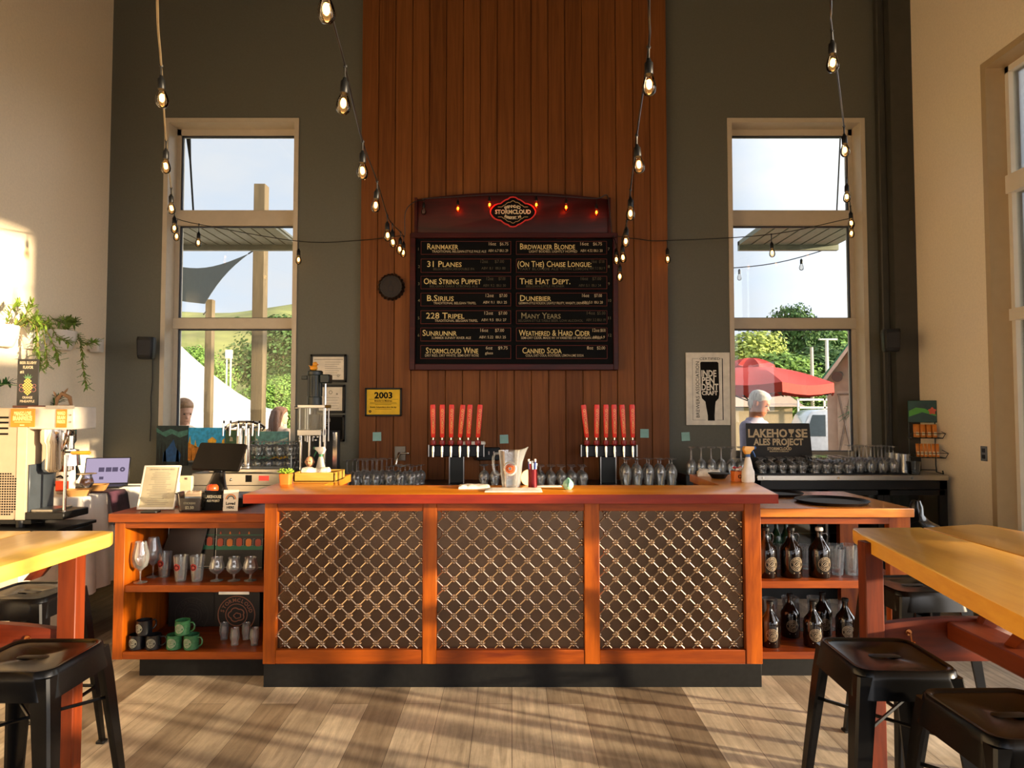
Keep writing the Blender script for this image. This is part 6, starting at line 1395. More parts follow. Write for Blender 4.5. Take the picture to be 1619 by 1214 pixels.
for i in range(-3, 4):
    for j in range(-6, 7):
        if (i + j) % 2: continue
        if (i / 3.3) ** 2 + (j / 6.2) ** 2 <= 1: x_, z_ = i * 0.0085, pz + j * 0.0085; mb.prism([(x_, z_ - 0.006), (x_ + 0.006, z_), (x_, z_ + 0.006), (x_ - 0.006, z_)], 'y', -0.0008, 0.0)
obj('pineapple_drawing', mb, plain('pineapple_chalk', 'd9b85c', 0.8), t)
mb = MB(); [mb.prism([(x_ * 0.3 - 0.005, pz + 0.05), (x_ * 0.3 + 0.005, pz + 0.05), (x_, pz + 0.05 + h_)], 'y', -0.0008, 0.0) for x_, h_ in ((-0.028, 0.016), (-0.018, 0.028), (0, 0.034), (0.018, 0.028), (0.028, 0.016))]; obj('pineapple_leaves', mb, plain('green_chalk', '5f8a58', 0.8), t)
mb = MB(); [mb.ring(s_ * 0.036, pz - 0.02, 0.012, 0.0145, -0.0008, 0, 20) for s_ in (-1, 1)]; [mb.ring(s_ * 0.040, pz + 0.006, 0.008, 0.0105, -0.0008, 0, 20) for s_ in (-1, 1)]; obj('orange_drawing', mb, plain('dull_pink_chalk', '8a5a52', 0.8), t)
# ------------------------------------------------------------------ table with white cloth
tx0, tx1, ty0, ty1, tzz = XL + 0.12, -2.90, 4.62, 5.52, 0.965
t = thing('folding_table', 'high folding table in the left corner under a white cloth', 'table', (0, 0, 0))
obj('tabletop', MB().box(tx0, tx1, ty0, ty1, tzz - 0.035, tzz - 0.003, 0.004), M_white, t)
for x_, y_ in ((tx0 + 0.05, ty0 + 0.05), (tx1 - 0.06, ty0 + 0.06), (tx0 + 0.05, ty1 - 0.05), (tx1 - 0.06, ty1 - 0.05)): obj('leg', MB().cyl((x_, y_, 0), (x_, y_, tzz - 0.035), 0.014), M_black, t)
mb = MB(); rings = []; n = 72
per = []
def perim(f):
    Lx, Ly = tx1 - tx0, ty1 - ty0; tot = 2 * (Lx + Ly); s_ = f * tot
    if s_ < Lx: return tx0 + s_, ty0, 0, -1
    s_ -= Lx
    if s_ < Ly: return tx1, ty0 + s_, 1, 0
    s_ -= Ly
    if s_ < Lx: return tx1 - s_, ty1, 0, 1
    s_ -= Lx
    return tx0, ty1 - s_, -1, 0
levels = [(tzz + 0.001, 0.0), (tzz - 0.01, 0.008), (0.80, 0.012), (0.55, 0.02), (0.31, 0.028)]
for z, off in levels:
    rg = []
    for k in range(n):
        x, y, nx, ny = perim((k + 0.5) / n); wv = 1 + (0.9 * math.sin(k * 1.9) + 0.4 * math.sin(k * 0.7)) * (1 if z < 0.9 else 0.1); o_ = off * wv
        zz_ = z + (0.02 * math.sin(k * 0.35) if z < 0.4 else 0); rg.append((x + nx * o_, y + ny * o_, zz_))
    rings.append(rg)
mb.loft(rings, cap=False); f_ = mb.bm.verts[:n] if False else None
mb.bm.verts.ensure_lookup_table(); mb.bm.faces.new([mb.bm.verts[i] for i in range(n)])
obj('tablecloth', mb, plain('white_tablecloth', 'd9d2c8', 0.9, var=0.05, bump=0.1), label='white cloth hanging over the high table in the left corner', cat='tablecloth', smooth=60)
TZ = tzz + 0.002
mb = MB(); x_ = tx1 + 0.03
mb.loft([[(tx1 - 0.25, y_, TZ + 0.006) for y_ in (4.86, 5.07)] + [(tx1 - 0.25, y_, TZ + 0.001) for y_ in (5.07, 4.86)], [(x_ - 0.01, y_, TZ + 0.006) for y_ in (4.86, 5.07)] + [(x_ - 0.012, y_, TZ + 0.001) for y_ in (5.07, 4.86)], [(x_ + 0.012, y_, TZ - 0.02) for y_ in (4.86, 5.07)] + [(x_ + 0.004, y_, TZ - 0.02) for y_ in (5.07, 4.86)], [(x_ + 0.035, y_, TZ - 0.23 + 0.02 * (y_ > 5)) for y_ in (4.88, 5.09)] + [(x_ + 0.029, y_, TZ - 0.23 + 0.02 * (y_ > 5)) for y_ in (5.09, 4.88)]])
o = obj('printed_runner', mb, plain('dark_plum_print', '3a1c2a', 0.8, var=0.9, scale=9), label='dark plum printed cloth hanging over the edge of the white tablecloth', cat='cloth')
# laptop
LD = 5.22; lx = sx(160, LD, 760)
t = thing('laptop', 'open laptop showing a pale lilac page on the cloth-covered table', 'laptop', (lx, LD, TZ), R(14))
obj('keyboard_base', MB().box(-0.16, 0.16, -0.12, 0.10, 0, 0.016, 0.004), M_black, t)
mb = MB(); Ml = Matrix.Translation((0, 0.10, 0.012)) @ Matrix.Rotation(R(-16), 4, 'X'); mb.box(-0.16, 0.16, 0, 0.008, 0, 0.215, 0.003); mb.move(Ml); lid = obj('lid', mb, M_black, t)
mb = MB(); mb.box(-0.152, 0.152, -0.001, 0.0, 0.012, 0.207); mb.move(Ml); obj('screen', mb, glow('laptop_screen', 'b9a9c4', 0.75), lid)
mb = MB(); [mb.box(a_, a_ + 0.04, -0.0016, -0.001, 0.10, 0.135) for a_ in (-0.06, -0.01, 0.036)]; mb.ring(0.108, 0.117, 0.006, 0.019, -0.0016, -0.001, 16); mb.box(-0.05, -0.02, -0.0016, -0.001, 0.04, 0.062); mb.move(Ml); obj('page_marks', mb, glow('laptop_page_marks', '6c6078', 0.6), lid)
# beer glass, bags
BGD = 4.85; bgx = sx(137, BGD, 770)
t = thing('beer_glass', 'stemmed glass of amber beer covered with a card on the white table', 'glass', (bgx, BGD, TZ)); bmh = stem_glass(snif_bowl(0.10, 0.045), 0.035, 0.034, 0.135, 24)
obj('glass', bmh, M_glass, t); mb = MB(); mb.lathe([(0.001, 0.041), (0.025, 0.047), (0.041, 0.066), (0.0435, 0.078), (0.037, 0.104), (0.001, 0.104)], seg=24); obj('beer', mb, plain('amber_beer', 'a85e12', 0.15), t)
o = obj('beer_mat', MB().cyl((0, 0, 0), (0, 0, 0.004), 0.062, seg=24), plain('coaster_card', 'd2b48c', 0.7), loc=(bgx, BGD, TZ + 0.1365), label='pale round beer mat lying on top of the amber beer glass', cat='coaster')
def pouch(px, d, w_, h_, label, m_, m2):
    t = thing('snack_bag', label, 'bag', (sx(px, d, 760), d, TZ)); b_ = bag_mesh(h_, w_); obj('bag', b_, m_, t); mb = MB(); mb.box(-w_ * 0.34, w_ * 0.34, -w_ * 0.29, -w_ * 0.275, h_ * 0.12, h_ * 0.48); obj('red_panel', mb, m2, t)
    mb = MB(); mb.tube([(-w_ * 0.3, -w_ * 0.28, h_ * 0.60), (-w_ * 0.1, -w_ * 0.285, h_ * 0.66), (w_ * 0.1, -w_ * 0.285, h_ * 0.58), (w_ * 0.3, -w_ * 0.28, h_ * 0.66)], 0.006, 6); obj('dark_scrawl', mb, M_ink, t)
pouch(104, 4.80, 0.135, 0.20, 'white and red snack bag behind the slushy machine rod', plain('pale_pouch', 'd8c8b8', 0.4), plain('pouch_red', 'c24022', 0.4))
for px, lab, cl in ((124, 'left brown paper food tray beside the amber beer', 4.70), (152, 'right brown paper food tray beside the amber beer', 4.95)):
    t = thing('food_tray', lab, 'tray', (sx(px, cl, 775), cl, TZ + (0.008 if px > 140 else 0.0005)), R(20)); mb = MB(); mb.loft([rrect(0.11, 0.08, 0.01, 0.0), rrect(0.15, 0.115, 0.012, 0.045), rrect(0.146, 0.111, 0.011, 0.045), rrect(0.106, 0.076, 0.009, 0.004)]); obj('tray', mb, plain('kraft_card', 'a2753f', 0.7), t)
mb = MB(); mb.tube([(sx(188, 5.2, 770), 5.26, TZ + 0.008), (tx1 + 0.02, 5.30, TZ + 0.004), (tx1 + 0.045, 5.31, TZ - 0.03), (tx1 + 0.06, 5.33, TZ - 0.15), (tx1 + 0.055, 5.36, TZ - 0.35), (tx1 + 0.06, 5.40, 0.30), (tx1 + 0.05, 5.45, 0.02)], 0.004, 6); obj('power_lead', mb, M_black, label='thin black power lead running off the white table beside the plum cloth', cat='cable')
# black bag hanging on the wall
HDp = 5.45
t = thing('hanging_bag', 'black bag hanging on the cream wall behind the slushy machine', 'bag', (XL, HDp, 0)); mb = MB(); z_t, z_b = sz(684, HDp), TZ + 0.01
rings = []
for f, wv, dp, sh in ((0, 0.27, 0.16, 0.0), (0.12, 0.28, 0.19, 0.0), (0.45, 0.22, 0.17, 0.0), (0.78, 0.13, 0.12, 0.0), (0.93, 0.08, 0.06, 0.0), (1.0, 0.05, 0.03, 0.0)):
    z = z_b + (z_t - z_b) * f; rings.append([(0.012 + dp * 0.55 + dp * 0.53 * math.cos(a), wv * math.sin(a) + sh, z) for a in [2 * math.pi * k / 18 for k in range(18)]])
mb.loft(rings); obj('bag', mb, plain('black_fabric', '17171a', 0.85, var=0.3, bump=0.2), t); mb = MB(); mb.tube([(0.03, -0.02, z_t - 0.01), (0.05, 0.02, z_t + 0.03), (0.03, 0.06, z_t - 0.01)], 0.008, 6); mb.cyl((0.0, 0.02, z_t + 0.026), (0.06, 0.02, z_t + 0.03), 0.006); obj('strap', mb, M_black, t)
# ------------------------------------------------------------------ wall planters
M_pl = plain('white_planter', 'd8d0c4', 0.45); M_leaf = plain('trailing_leaf_green', '6f8a2e', 0.55, var=0.4, scale=20); M_leafd = plain('dark_leaf_green', '2f5a24', 0.55, var=0.3, scale=20); M_stem = plain('plant_stem', '7a6a34', 0.7)
def planter(y, z, w_, label, stems, m_leaf, seed, kx_=1.0, ky_=1.0):
    stems = [[(a * kx_, b * ky_, c) for a, b, c in p_] for p_ in stems]
    t = thing('wall_planter', label, 'planter', (XL, y, z)); mb = MB(); rings = []; inn_ = []
    for f, s_ in ((0, 0.62), (0.08, 0.72), (0.6, 0.95), (1.0, 1.0)):
        rings.append([(w_ * 0.42 * s_ * math.sin(a) + 0.001, -w_ / 2 * s_ * math.cos(a), -0.16 + 0.16 * f) for a in [math.pi * k / 14 for k in range(15)]])
    mb.loft(rings + [[(0.006 + (p[0] - 0.006) * 0.92, p[1] * 0.92, -0.001) for p in rings[-1]], [(0.006 + (p[0] - 0.006) * 0.9, p[1] * 0.9, -0.02) for p in rings[-1]]]); obj('pot', mb, M_pl, t)
    rnd = random.Random(seed); lf = MB(); sm = MB()
    for pts in stems:
        P_ = [Vector(p) for p in pts]; dense = []
        for a, b in zip(P_, P_[1:]):
            for k in range(6): dense.append(a.lerp(b, k / 6))
        dense.append(P_[-1]); sm.tube(dense, 0.0035, 5)
        for i, p in enumerate(dense[2:]):
            d = (dense[min(i + 3, len(dense) - 1)] - dense[i + 1]).normalized(); tip = i > len(dense) - 9
            for k in range(3 if not tip else 4):
                v = Vector((rnd.uniform(-1, 1), rnd.uniform(-1, 1), rnd.uniform(-1, 1))).normalized(); dr = (v * 0.8 + d * 0.6).normalized()
                q = p.copy(); ln = rnd.uniform(0.036, 0.058) * (1.25 if tip else 1)
                if q.x + dr.x * ln < 0.004: dr.x = abs(dr.x)
                leafblade(lf, q, dr, ln, 0.015 if not tip else 0.018, 0.0018)
    obj('stems', sm, M_stem, t); obj('leaves', lf, m_leaf, t, smooth=60); return t
zA = 2.17
planter(5.62, sz(523, 5.62) , 0.30, 'white wall planter nearest the corner with a succulent trailing far down', [
    [(0.06, -0.02, -0.03), (0.08, 0.08, 0.07), (0.11, 0.14, 0.10)], [(0.07, 0.0, -0.03), (0.09, 0.10, 0.05), (0.13, 0.12, 0.08)], [(0.08, -0.04, -0.03), (0.10, -0.06, 0.06), (0.12, -0.05, 0.09)],
    [(0.08, 0.08, -0.02), (0.15, 0.16, -0.02), (0.20, 0.17, -0.16), (0.21, 0.19, -0.30), (0.24, 0.21, -0.46)], [(0.08, 0.10, -0.02), (0.17, 0.18, -0.08), (0.24, 0.22, -0.10), (0.32, 0.26, -0.08)]], M_leaf, 1, 0.72, 0.5)
planter(5.30, sz(520, 5.30), 0.26, 'middle white wall planter with bushy yellow-green trailing stems', [
    [(0.07, -0.04, -0.03), (0.10, -0.08, 0.08), (0.16, -0.12, 0.02), (0.20, -0.12, -0.16), (0.20, -0.10, -0.30)], [(0.06, 0.0, -0.03), (0.12, 0.06, 0.09), (0.16, 0.14, 0.06)], [(0.08, -0.05, -0.02), (0.15, -0.10, 0.04), (0.21, -0.06, -0.12), (0.25, -0.04, -0.25)], [(0.08, 0.03, -0.02), (0.14, -0.02, 0.06), (0.20, 0.0, -0.06), (0.26, 0.05, -0.10)], [(0.07, -0.08, -0.02), (0.11, -0.14, 0.06), (0.16, -0.18, -0.05), (0.17, -0.17, -0.22)]], M_leaf, 2)
planter(4.98, sz(514, 4.98), 0.26, 'white wall planter at the left edge with sunlit trailing stems', [
    [(0.07, 0.04, -0.03), (0.12, 0.09, 0.10), (0.14, 0.12, 0.18)], [(0.07, 0.0, -0.03), (0.13, 0.06, 0.07), (0.18, 0.12, 0.0), (0.20, 0.12, -0.18), (0.21, 0.13, -0.30)], [(0.08, -0.06, -0.03), (0.13, -0.08, 0.10), (0.16, -0.04, 0.16)], [(0.08, 0.05, -0.02), (0.16, 0.12, 0.06), (0.22, 0.16, 0.02)], [(0.06, 0.08, -0.03), (0.10, 0.14, 0.06), (0.12, 0.20, 0.10)]], M_leaf, 3)
o = planter(4.86, sz(610, 4.86), 0.18, 'low white wall planter at the left edge with one broad bright leaf', [[(0.05, 0.02, -0.02), (0.10, 0.08, 0.03)]], M_leafd, 4)
mb = MB(); leafblade(mb, (0.06, 0.02, 0.01), (0.6, 0.5, 0.1), 0.15, 0.10, 0.003, 0.03); obj('broad_leaf', mb, plain('bright_leaf', '7db43a', 0.4), o)
# small pot with a sprout and brown plant
planter(5.55, sz(652, 5.55), 0.11, 'small white wall pot with a single thin sprout below the trailing succulent', [[(0.03, 0, -0.02), (0.035, -0.01, 0.07), (0.05, 0.02, 0.11)]], M_leafd, 6)
t = thing('dried_plant', 'small dried brown plant on top of the slushy machine head', 'plant', (-2.86, 4.33, mzz(643))); mb = MB(); mb.tube([(-0.05, 0, 0.0), (-0.045, 0, 0.05), (-0.01, 0, 0.085), (0.035, 0, 0.06), (0.05, 0, 0.0)], [0.006, 0.012, 0.015, 0.014, 0.008], 8); obj('stem', mb, plain('dried_brown', '5c4128', 0.8), t)
mb = MB(); leafblade(mb, (-0.04, 0, 0.05), (-0.5, 0, 0.9), 0.06, 0.03, 0.002); leafblade(mb, (-0.005, 0, 0.08), (0.5, 0, 0.7), 0.05, 0.03, 0.002); leafblade(mb, (-0.03, 0, 0.06), (-0.8, 0, 0.3), 0.05, 0.03, 0.002); obj('leaves', mb, plain('dried_brown', '5c4128', 0.8), t)
mb = MB(); mb.lathe([(0.001, -0.0), (0.03, 0), (0.03, 0.012), (0.001, 0.012)], seg=14); obj('saucer', mb, plain('dried_brown', '5c4128', 0.8), t)
# ================================================================== string lights
M_filament = glow('bulb_filament', 'ffd28a', 40.0)
M_core = glow('bulb_inner_glow', 'ffc070', 7.0)
M_bulb = glassy('amber_bulb_glass', (1.0, 0.86, 0.66), 1.4, 0.03, 0.25, 1.2)
M_redf = glow('red_bulb_filament', 'ff9a4a', 22.0)
M_redb = glassy('red_bulb_glass', (1.0, 0.50, 0.26), 1.4, 0.02, 0.4, 0.7)
M_offb = glassy('unlit_bulb_glass', (0.85, 0.82, 0.78), 1.45, 0.02, 0.5, 1.2)
sk = MB(); sk.lathe([(0.001, 0.0), (0.006, 0.0), (0.0095, -0.010), (0.0145, -0.016), (0.0150, -0.052), (0.0135, -0.056), (0.001, -0.056)], seg=14); SKM = sk.mesh('socket', 40); SKM.materials.append(M_black)
bu = MB(); bu.lathe([(0.0120, -0.055), (0.0135, -0.062), (0.0215, -0.083), (0.0245, -0.100), (0.0225, -0.115), (0.0145, -0.126), (0.0005, -0.131)], seg=18, cap=False); BUM = bu.mesh('bulb', 60)
fi = MB(); fi.tube([(-0.008, 0, -0.078), (-0.006, 0, -0.100), (-0.002, 0, -0.078), (0.002, 0, -0.101), (0.006, 0, -0.078), (0.008, 0, -0.100)], 0.0022, 5); FIM = fi.mesh('filament', 60)
co = MB(); co.ball((0, 0, -0.090), (0.0105, 0.0105, 0.018), 10, 8); COM = co.mesh('inner_glow', 60)
def bulb_on(par, p, kind='amber', drop=0.02, sc=1.0, tilt=(0, 0)):
    s_ = bpy.data.objects.new('lamp_socket', SKM); COL.objects.link(s_); s_.parent = par; s_.location = (p[0], p[1], p[2] - drop); s_.scale = (sc * 1.1, sc * 1.1, sc * 1.1); s_.rotation_euler = (tilt[0], tilt[1], random.uniform(0, 3))
    b_ = BUM.copy(); b_.materials.clear(); b_.materials.append({'amber': M_bulb, 'red': M_redb, 'off': M_offb}[kind]); obj('bulb', b_, None, s_)
    if kind != 'off':
        f_ = FIM.copy(); f_.materials.clear(); f_.materials.append(M_filament if kind == 'amber' else M_redf); obj('filament', f_, None, s_)
        c_ = COM.copy(); c_.materials.clear(); c_.materials.append(M_core if kind == 'amber' else glow('red_bulb_core', 'ff4a14', 38.0)); obj('inner_glow', c_, None, s_)
def smooth_path(pts, n=6):
    P_ = [Vector(p) for p in pts]; P_ = [P_[0] * 2 - P_[1]] + P_ + [P_[-1] * 2 - P_[-2]]; out = []
    for i in range(1, len(P_) - 2):
        for k in range(n):
            t_ = k / n; a, b, c, d = P_[i - 1], P_[i], P_[i + 1], P_[i + 2]
            out.append(0.5 * ((2 * b) + (c - a) * t_ + (2 * a - 5 * b + 4 * c - d) * t_ ** 2 + (3 * b - a - 3 * c + d) * t_ ** 3))
    out.append(P_[-2]); return out
M_cord = plain('black_light_cord', '15130f', 0.35); M_cordp = plain('pale_lit_cord', '8c7a5a', 0.4)  # second cord is a pale copy of the black one, light put into its colour
def string(label, bulbs, start, end, kind='amber', cordm=None, drop=0.045, r=0.0042, kinds=None, sag=0.0):
    """bulbs: list of (px, py, d) of the bulb middles, nearest first"""
    t = thing('string_lights', label, 'string lights', (0, 0, 0)); pts = []
    for px, py, d in bulbs:
        p = at(px, py, d); p.z += 0.085 + drop; pts.append(p)
    path = smooth_path(list(start) + pts + list(end))
    mb = MB(); mb.tube(path, r, 6); obj('cord', mb, cordm or M_cord, t)
    pg = MB()
    for p in pts: pg.tube([p, p - Vector((0, 0, drop * 0.6)), p - Vector((0, 0, drop + 0.008))], [0.005, 0.0035, 0.004], 6); pg.ball(p, 0.009, 6, 4)
    obj('drop_leads', pg, M_cord, t)
    for i, p in enumerate(pts): bulb_on(t, p, kinds[i] if kinds else kind, drop, tilt=(R(random.uniform(-4, 4)), R(random.uniform(-4, 4))))
    return t
hookL, hookR = at(640, 372, 6.13), at(968, 372, 6.12)
aL, aR = at(277, 345, 6.24), at(1345, 345, 6.22)
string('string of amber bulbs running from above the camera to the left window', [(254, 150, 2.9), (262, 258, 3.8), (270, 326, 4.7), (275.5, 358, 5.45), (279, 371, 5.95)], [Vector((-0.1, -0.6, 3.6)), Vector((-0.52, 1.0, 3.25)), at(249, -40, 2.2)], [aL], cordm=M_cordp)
string('string of amber bulbs running down to the left top corner of the menu board', [(513, 6, 2.0), (545, 158, 2.5), (573, 266, 3.2), (596, 321, 4.0), (612, 369, 4.75), (620, 380, 5.25), (633, 391, 5.62), (638, 397, 5.92)], [Vector((-0.05, -0.6, 3.3)), Vector((-0.27, 0.9, 3.0))], [hookL])
string('string of amber bulbs running down to the right top corner of the menu board', [(1026, 128, 2.5), (1007, 256, 3.2), (997, 334, 4.0), (991, 378, 4.7), (984, 404, 5.2), (980, 434, 5.55), (974, 408, 5.9)], [Vector((0.05, -0.6, 3.3)), Vector((0.18, 0.8, 3.02)), at(1026, -20, 2.05)], [hookR])
string('string of amber bulbs running from above the camera to the right window', [(1316, 94, 2.9), (1335, 234, 4.0), (1339, 308, 5.0), (1345, 350, 5.65), (1347, 366, 6.0)], [Vector((0.1, -0.6, 3.7)), Vector((0.47, 1.0, 3.42)), at(1313, -30, 2.3)], [aR])
string('black cord of small bulbs sagging from the left window to the menu board', [(314, 381, 6.16), (472, 408, 6.14)], [aL], [at(567, 380, 6.12), hookL], drop=0.07)
string('black cord of small bulbs sagging from the menu board to the right window', [(1055, 407, 6.12), (1220, 397, 6.15)], [hookR, at(1010, 378, 6.12)], [aR], drop=0.07)
# red lit bulbs over the header of the board
t = thing('board_lights', 'string of small red-lit bulbs along the arched top of the menu board', 'string lights', (0, 0, 0))
pts = [(670, 332, 'off'), (724, 328, 'red'), (774, 322, 'red'), (848, 322, 'red'), (895, 326, 'red'), (943, 334, 'red')]
path = [hookL, at(641, 335, 6.09), at(655, 319, 6.09), at(672, 316, 6.09)]
bp_ = []
for px, py, k in pts:
    p = at(px, py, 6.075); q = Vector((p.x, 6.085, sz(309 + 9 * abs(px - 810) / 155 - 3, 6.085))); bp_.append((p, q, k)); path.append(q)
path += [at(958, 308, 6.09), at(962, 318, 6.09), hookR]
mb = MB(); mb.tube(smooth_path(path, 4), 0.004, 6); obj('cord', mb, M_cord, t)
pg = MB(); [pg.tube([q, (p.x, 6.075, p.z + 0.055)], 0.003, 5) for p, q, k in bp_]; obj('drop_leads', pg, M_cord, t)
for p, q, k in bp_: bulb_on(t, (p.x, 6.075, p.z + 0.070), k, 0.0, 0.80)
# ================================================================== outside
M_grass = plain('meadow_grass', '7e8a48', 0.9, var=0.35, scale=0.6, bump=0.2)
M_gravel = plain('gravel_ground', '968c7c', 0.9, var=0.25, scale=3)
struct('ground', MB().box(-70, 80, 15, 110, -0.3, -0.08), M_grass)
struct('terrace_floor', MB().box(-70, 80, -60, 15, -0.4, -0.125), M_gravel)
mb = MB(); n = 22
vs = [[None] * (n + 1) for _ in range(n + 1)]; rnd = random.Random(5)
for i in range(n + 1):
    for j in range(n + 1):
        x = -75 + 75 * i / n; y = 26 + 70 * j / n; h = 23.0 * min(1, max(0, (y - 28) / 55)) ** 0.8 * (0.80 + 0.20 * math.sin(x * 0.07 + 1)) * min(1, max(0.15, (-x + 2) / 25)) + rnd.uniform(-0.2, 0.2); vs[i][j] = mb._v((x, y, h - 0.2))
for i in range(n):
    for j in range(n): mb.bm.faces.new((vs[i][j], vs[i + 1][j], vs[i + 1][j + 1], vs[i][j + 1]))
struct('hillside', mb, plain('dry_hill_grass', '74763a', 0.9, var=0.35, scale=0.25, bump=0.2), smooth=60)
# trees
M_lf = [plain('tree_green', '5f7f30', 0.8, var=0.35, scale=0.8), plain('tree_dark_green', '37551f', 0.8, var=0.35, scale=0.8), plain('tree_yellow_green', '8c9a44', 0.8, var=0.35, scale=0.8)]
M_bark = plain('bark', '5a4836', 0.9)
def crown_mesh(seed, n_cl, leaves, leaf, conical=False):
    rnd = random.Random(seed); bm = bmesh.new()
    for _ in range(n_cl):
        f = rnd.random()
        if conical: zc = 0.15 + 0.82 * f; rr = 0.40 * (1.05 - zc) + 0.03; cr_ = 0.16 * (1.15 - zc)
        else: zc = 0.38 + 0.50 * f; rr = 0.34 * math.sin(math.pi * min(0.95, 0.25 + 0.7 * f)); cr_ = rnd.uniform(0.11, 0.17)
        a = rnd.uniform(0, 2 * math.pi); c = Vector((rr * math.cos(a) * rnd.uniform(0.3, 1), rr * math.sin(a) * rnd.uniform(0.3, 1), zc))
        for _ in range(leaves):
            d = Vector((rnd.gauss(0, 1), rnd.gauss(0, 1), rnd.gauss(0, 1))).normalized(); p = c + Vector((d.x * cr_, d.y * cr_, d.z * cr_ * (0.55 if conical else 0.8))) * rnd.uniform(0.75, 1.05)
            nn = (d + Vector((rnd.uniform(-.7, .7), rnd.uniform(-.7, .7), rnd.uniform(-.7, .7)))).normalized(); u_ = nn.orthogonal().normalized(); v_ = nn.cross(u_); s_ = leaf * rnd.uniform(0.6, 1.3)
            q = [bm.verts.new(p + u_ * s_), bm.verts.new(p + v_ * s_ * 0.7), bm.verts.new(p - u_ * s_), bm.verts.new(p - v_ * s_ * 0.7)]; bm.faces.new(q)
    me = bpy.data.meshes.new('foliage'); bm.to_mesh(me); bm.free(); return me
CR = [crown_mesh(1, 64, 200, 0.0135), crown_mesh(2, 74, 190, 0.013), crown_mesh(3, 74, 160, 0.012, True)]
TR = MB(); TR.tube([(0, 0, -0.02), (0.005, 0, 0.2), (0, 0.004, 0.5), (0.004, 0, 0.7)], [0.022, 0.017, 0.012, 0.006], 8)
for a in range(5): TR.tube([(0, 0, 0.35 + 0.05 * a), (0.13 * math.cos(a * 1.3), 0.13 * math.sin(a * 1.3), 0.55 + 0.05 * a)], [0.008, 0.003], 5)
TRM = TR.mesh('trunk'); TRM.materials.append(M_bark)
def tree(px, d, py_top, kind, m_, label, zbase=-0.1, wide=1.0, name='tree'):
    x = sx(px, d, 560); H_ = sz(py_top, d) - zbase; t = thing(name, label, 'tree' if name != 'bush' else 'bush', (x, d, zbase), random.uniform(0, 6)); wide *= 1.5 if name == 'tree' else 1.0; t.scale = (H_ * wide, H_ * wide, H_)
    c_ = CR[kind].copy(); c_.materials.clear(); c_.materials.append(M_lf[m_]); obj('crown', c_, None, t, smooth=0); obj('trunk', TRM, None, t)
tree(1185, 34, 520, 0, 2, 'pale yellow-green tree at the left edge of the right window', wide=1.0); tree(1253, 42, 478, 1, 1, 'tallest dark tree in the middle of the right window', wide=0.55)
tree(1228, 30, 555, 1, 0, 'bushy bright green tree in front of the tallest dark tree', wide=1.3); tree(1300, 33, 545, 1, 1, 'dark tree between the tallest tree and the lamp pole', wide=1.2)
tree(1316, 46, 514, 0, 0, 'green tree behind the lamp pole', wide=1.2); tree(1338, 50, 527, 1, 1, 'dark green tree behind the shed roof', wide=1.3); tree(1200, 48, 545, 1, 1, 'dark tree behind the red umbrella', wide=1.4); tree(1280, 27, 590, 1, 0, 'small green tree right of the umbrella', wide=1.2)
tree(447, 34, 494, 1, 1, 'dark green tree on the slope at the right edge of the left window', wide=0.8, zbase=0.5); tree(448, 24, 590, 1, 0, 'leafy green bush at the right edge of the left window', wide=1.1, name='bush'); tree(425, 22, 598, 0, 0, 'leafy green bush between the two timber posts', wide=1.3, name='bush'); pass
tree(285, 28, 560, 0, 1, 'dark bush above the white tent at the left', wide=0.9, name='bush'); tree(310, 30, 545, 0, 0, 'thin tree behind the short timber post', wide=0.8, zbase=1); tree(375, 62, 500, 0, 1, 'small dark tree on the ridge between the posts', wide=0.8, zbase=9); tree(330, 60, 506, 0, 0, 'pale tree on the ridge near the short post', wide=1.0, zbase=9); tree(440, 55, 500, 1, 1, 'dark tree on the ridge at the right', wide=1.2, zbase=7)
# awning over both windows
def awning(px0, px1, label, col):
    d0, d1 = 6.75, 7.95; x0, x1 = sx(px0, d1, 380), sx(px1, d1, 380); z = sz(389, d1)
    t = thing('metal_awning', label, 'awning', (0, 0, 0)); mb = MB(); nb_ = int((x1 - x0) / 0.13)
    for i in range(nb_): a = x0 + (x1 - x0) * i / nb_; mb.box(a, a + (x1 - x0) / nb_ * 0.86, d0, d1, z, z + 0.03)
    mb.box(x0, x1, d0, d1, z + 0.028, z + 0.05); obj('deck', mb, plain('awning_' + col, col, 0.5), t)
    mb = MB(); mb.box(x0, x1, d1 - 0.06, d1, z - 0.06, z + 0.045); mb.box(x0, x1, d0, d0 + 0.06, z - 0.06, z + 0.045); obj('edge_beam', mb, plain('awning_' + col, col, 0.5), t); return t, z
t, z = awning(262, 474, 'beige slatted metal awning outside the left window', '9a9278'); mb = MB(); a, b = at(308, 345, 7.5), at(297, 170, 6.6); b.y = 6.56; mb.tube([(a.x, a.y, z + 0.05), a.lerp(b, 0.55), a.lerp(b, 0.72), b], [0.010, 0.010, 0.022, 0.022], 8); obj('tie_rod', mb, M_black, t)
t, z = awning(1166, 1322, 'grey-green ribbed metal awning outside the right window', '7d8272'); mb = MB(); a, b = at(1321, 345, 7.5), at(1328, 170, 6.6); b.y = 6.56; mb.tube([(a.x, a.y, z + 0.05), b], 0.008, 6); obj('tie_rod', mb, M_black, t)
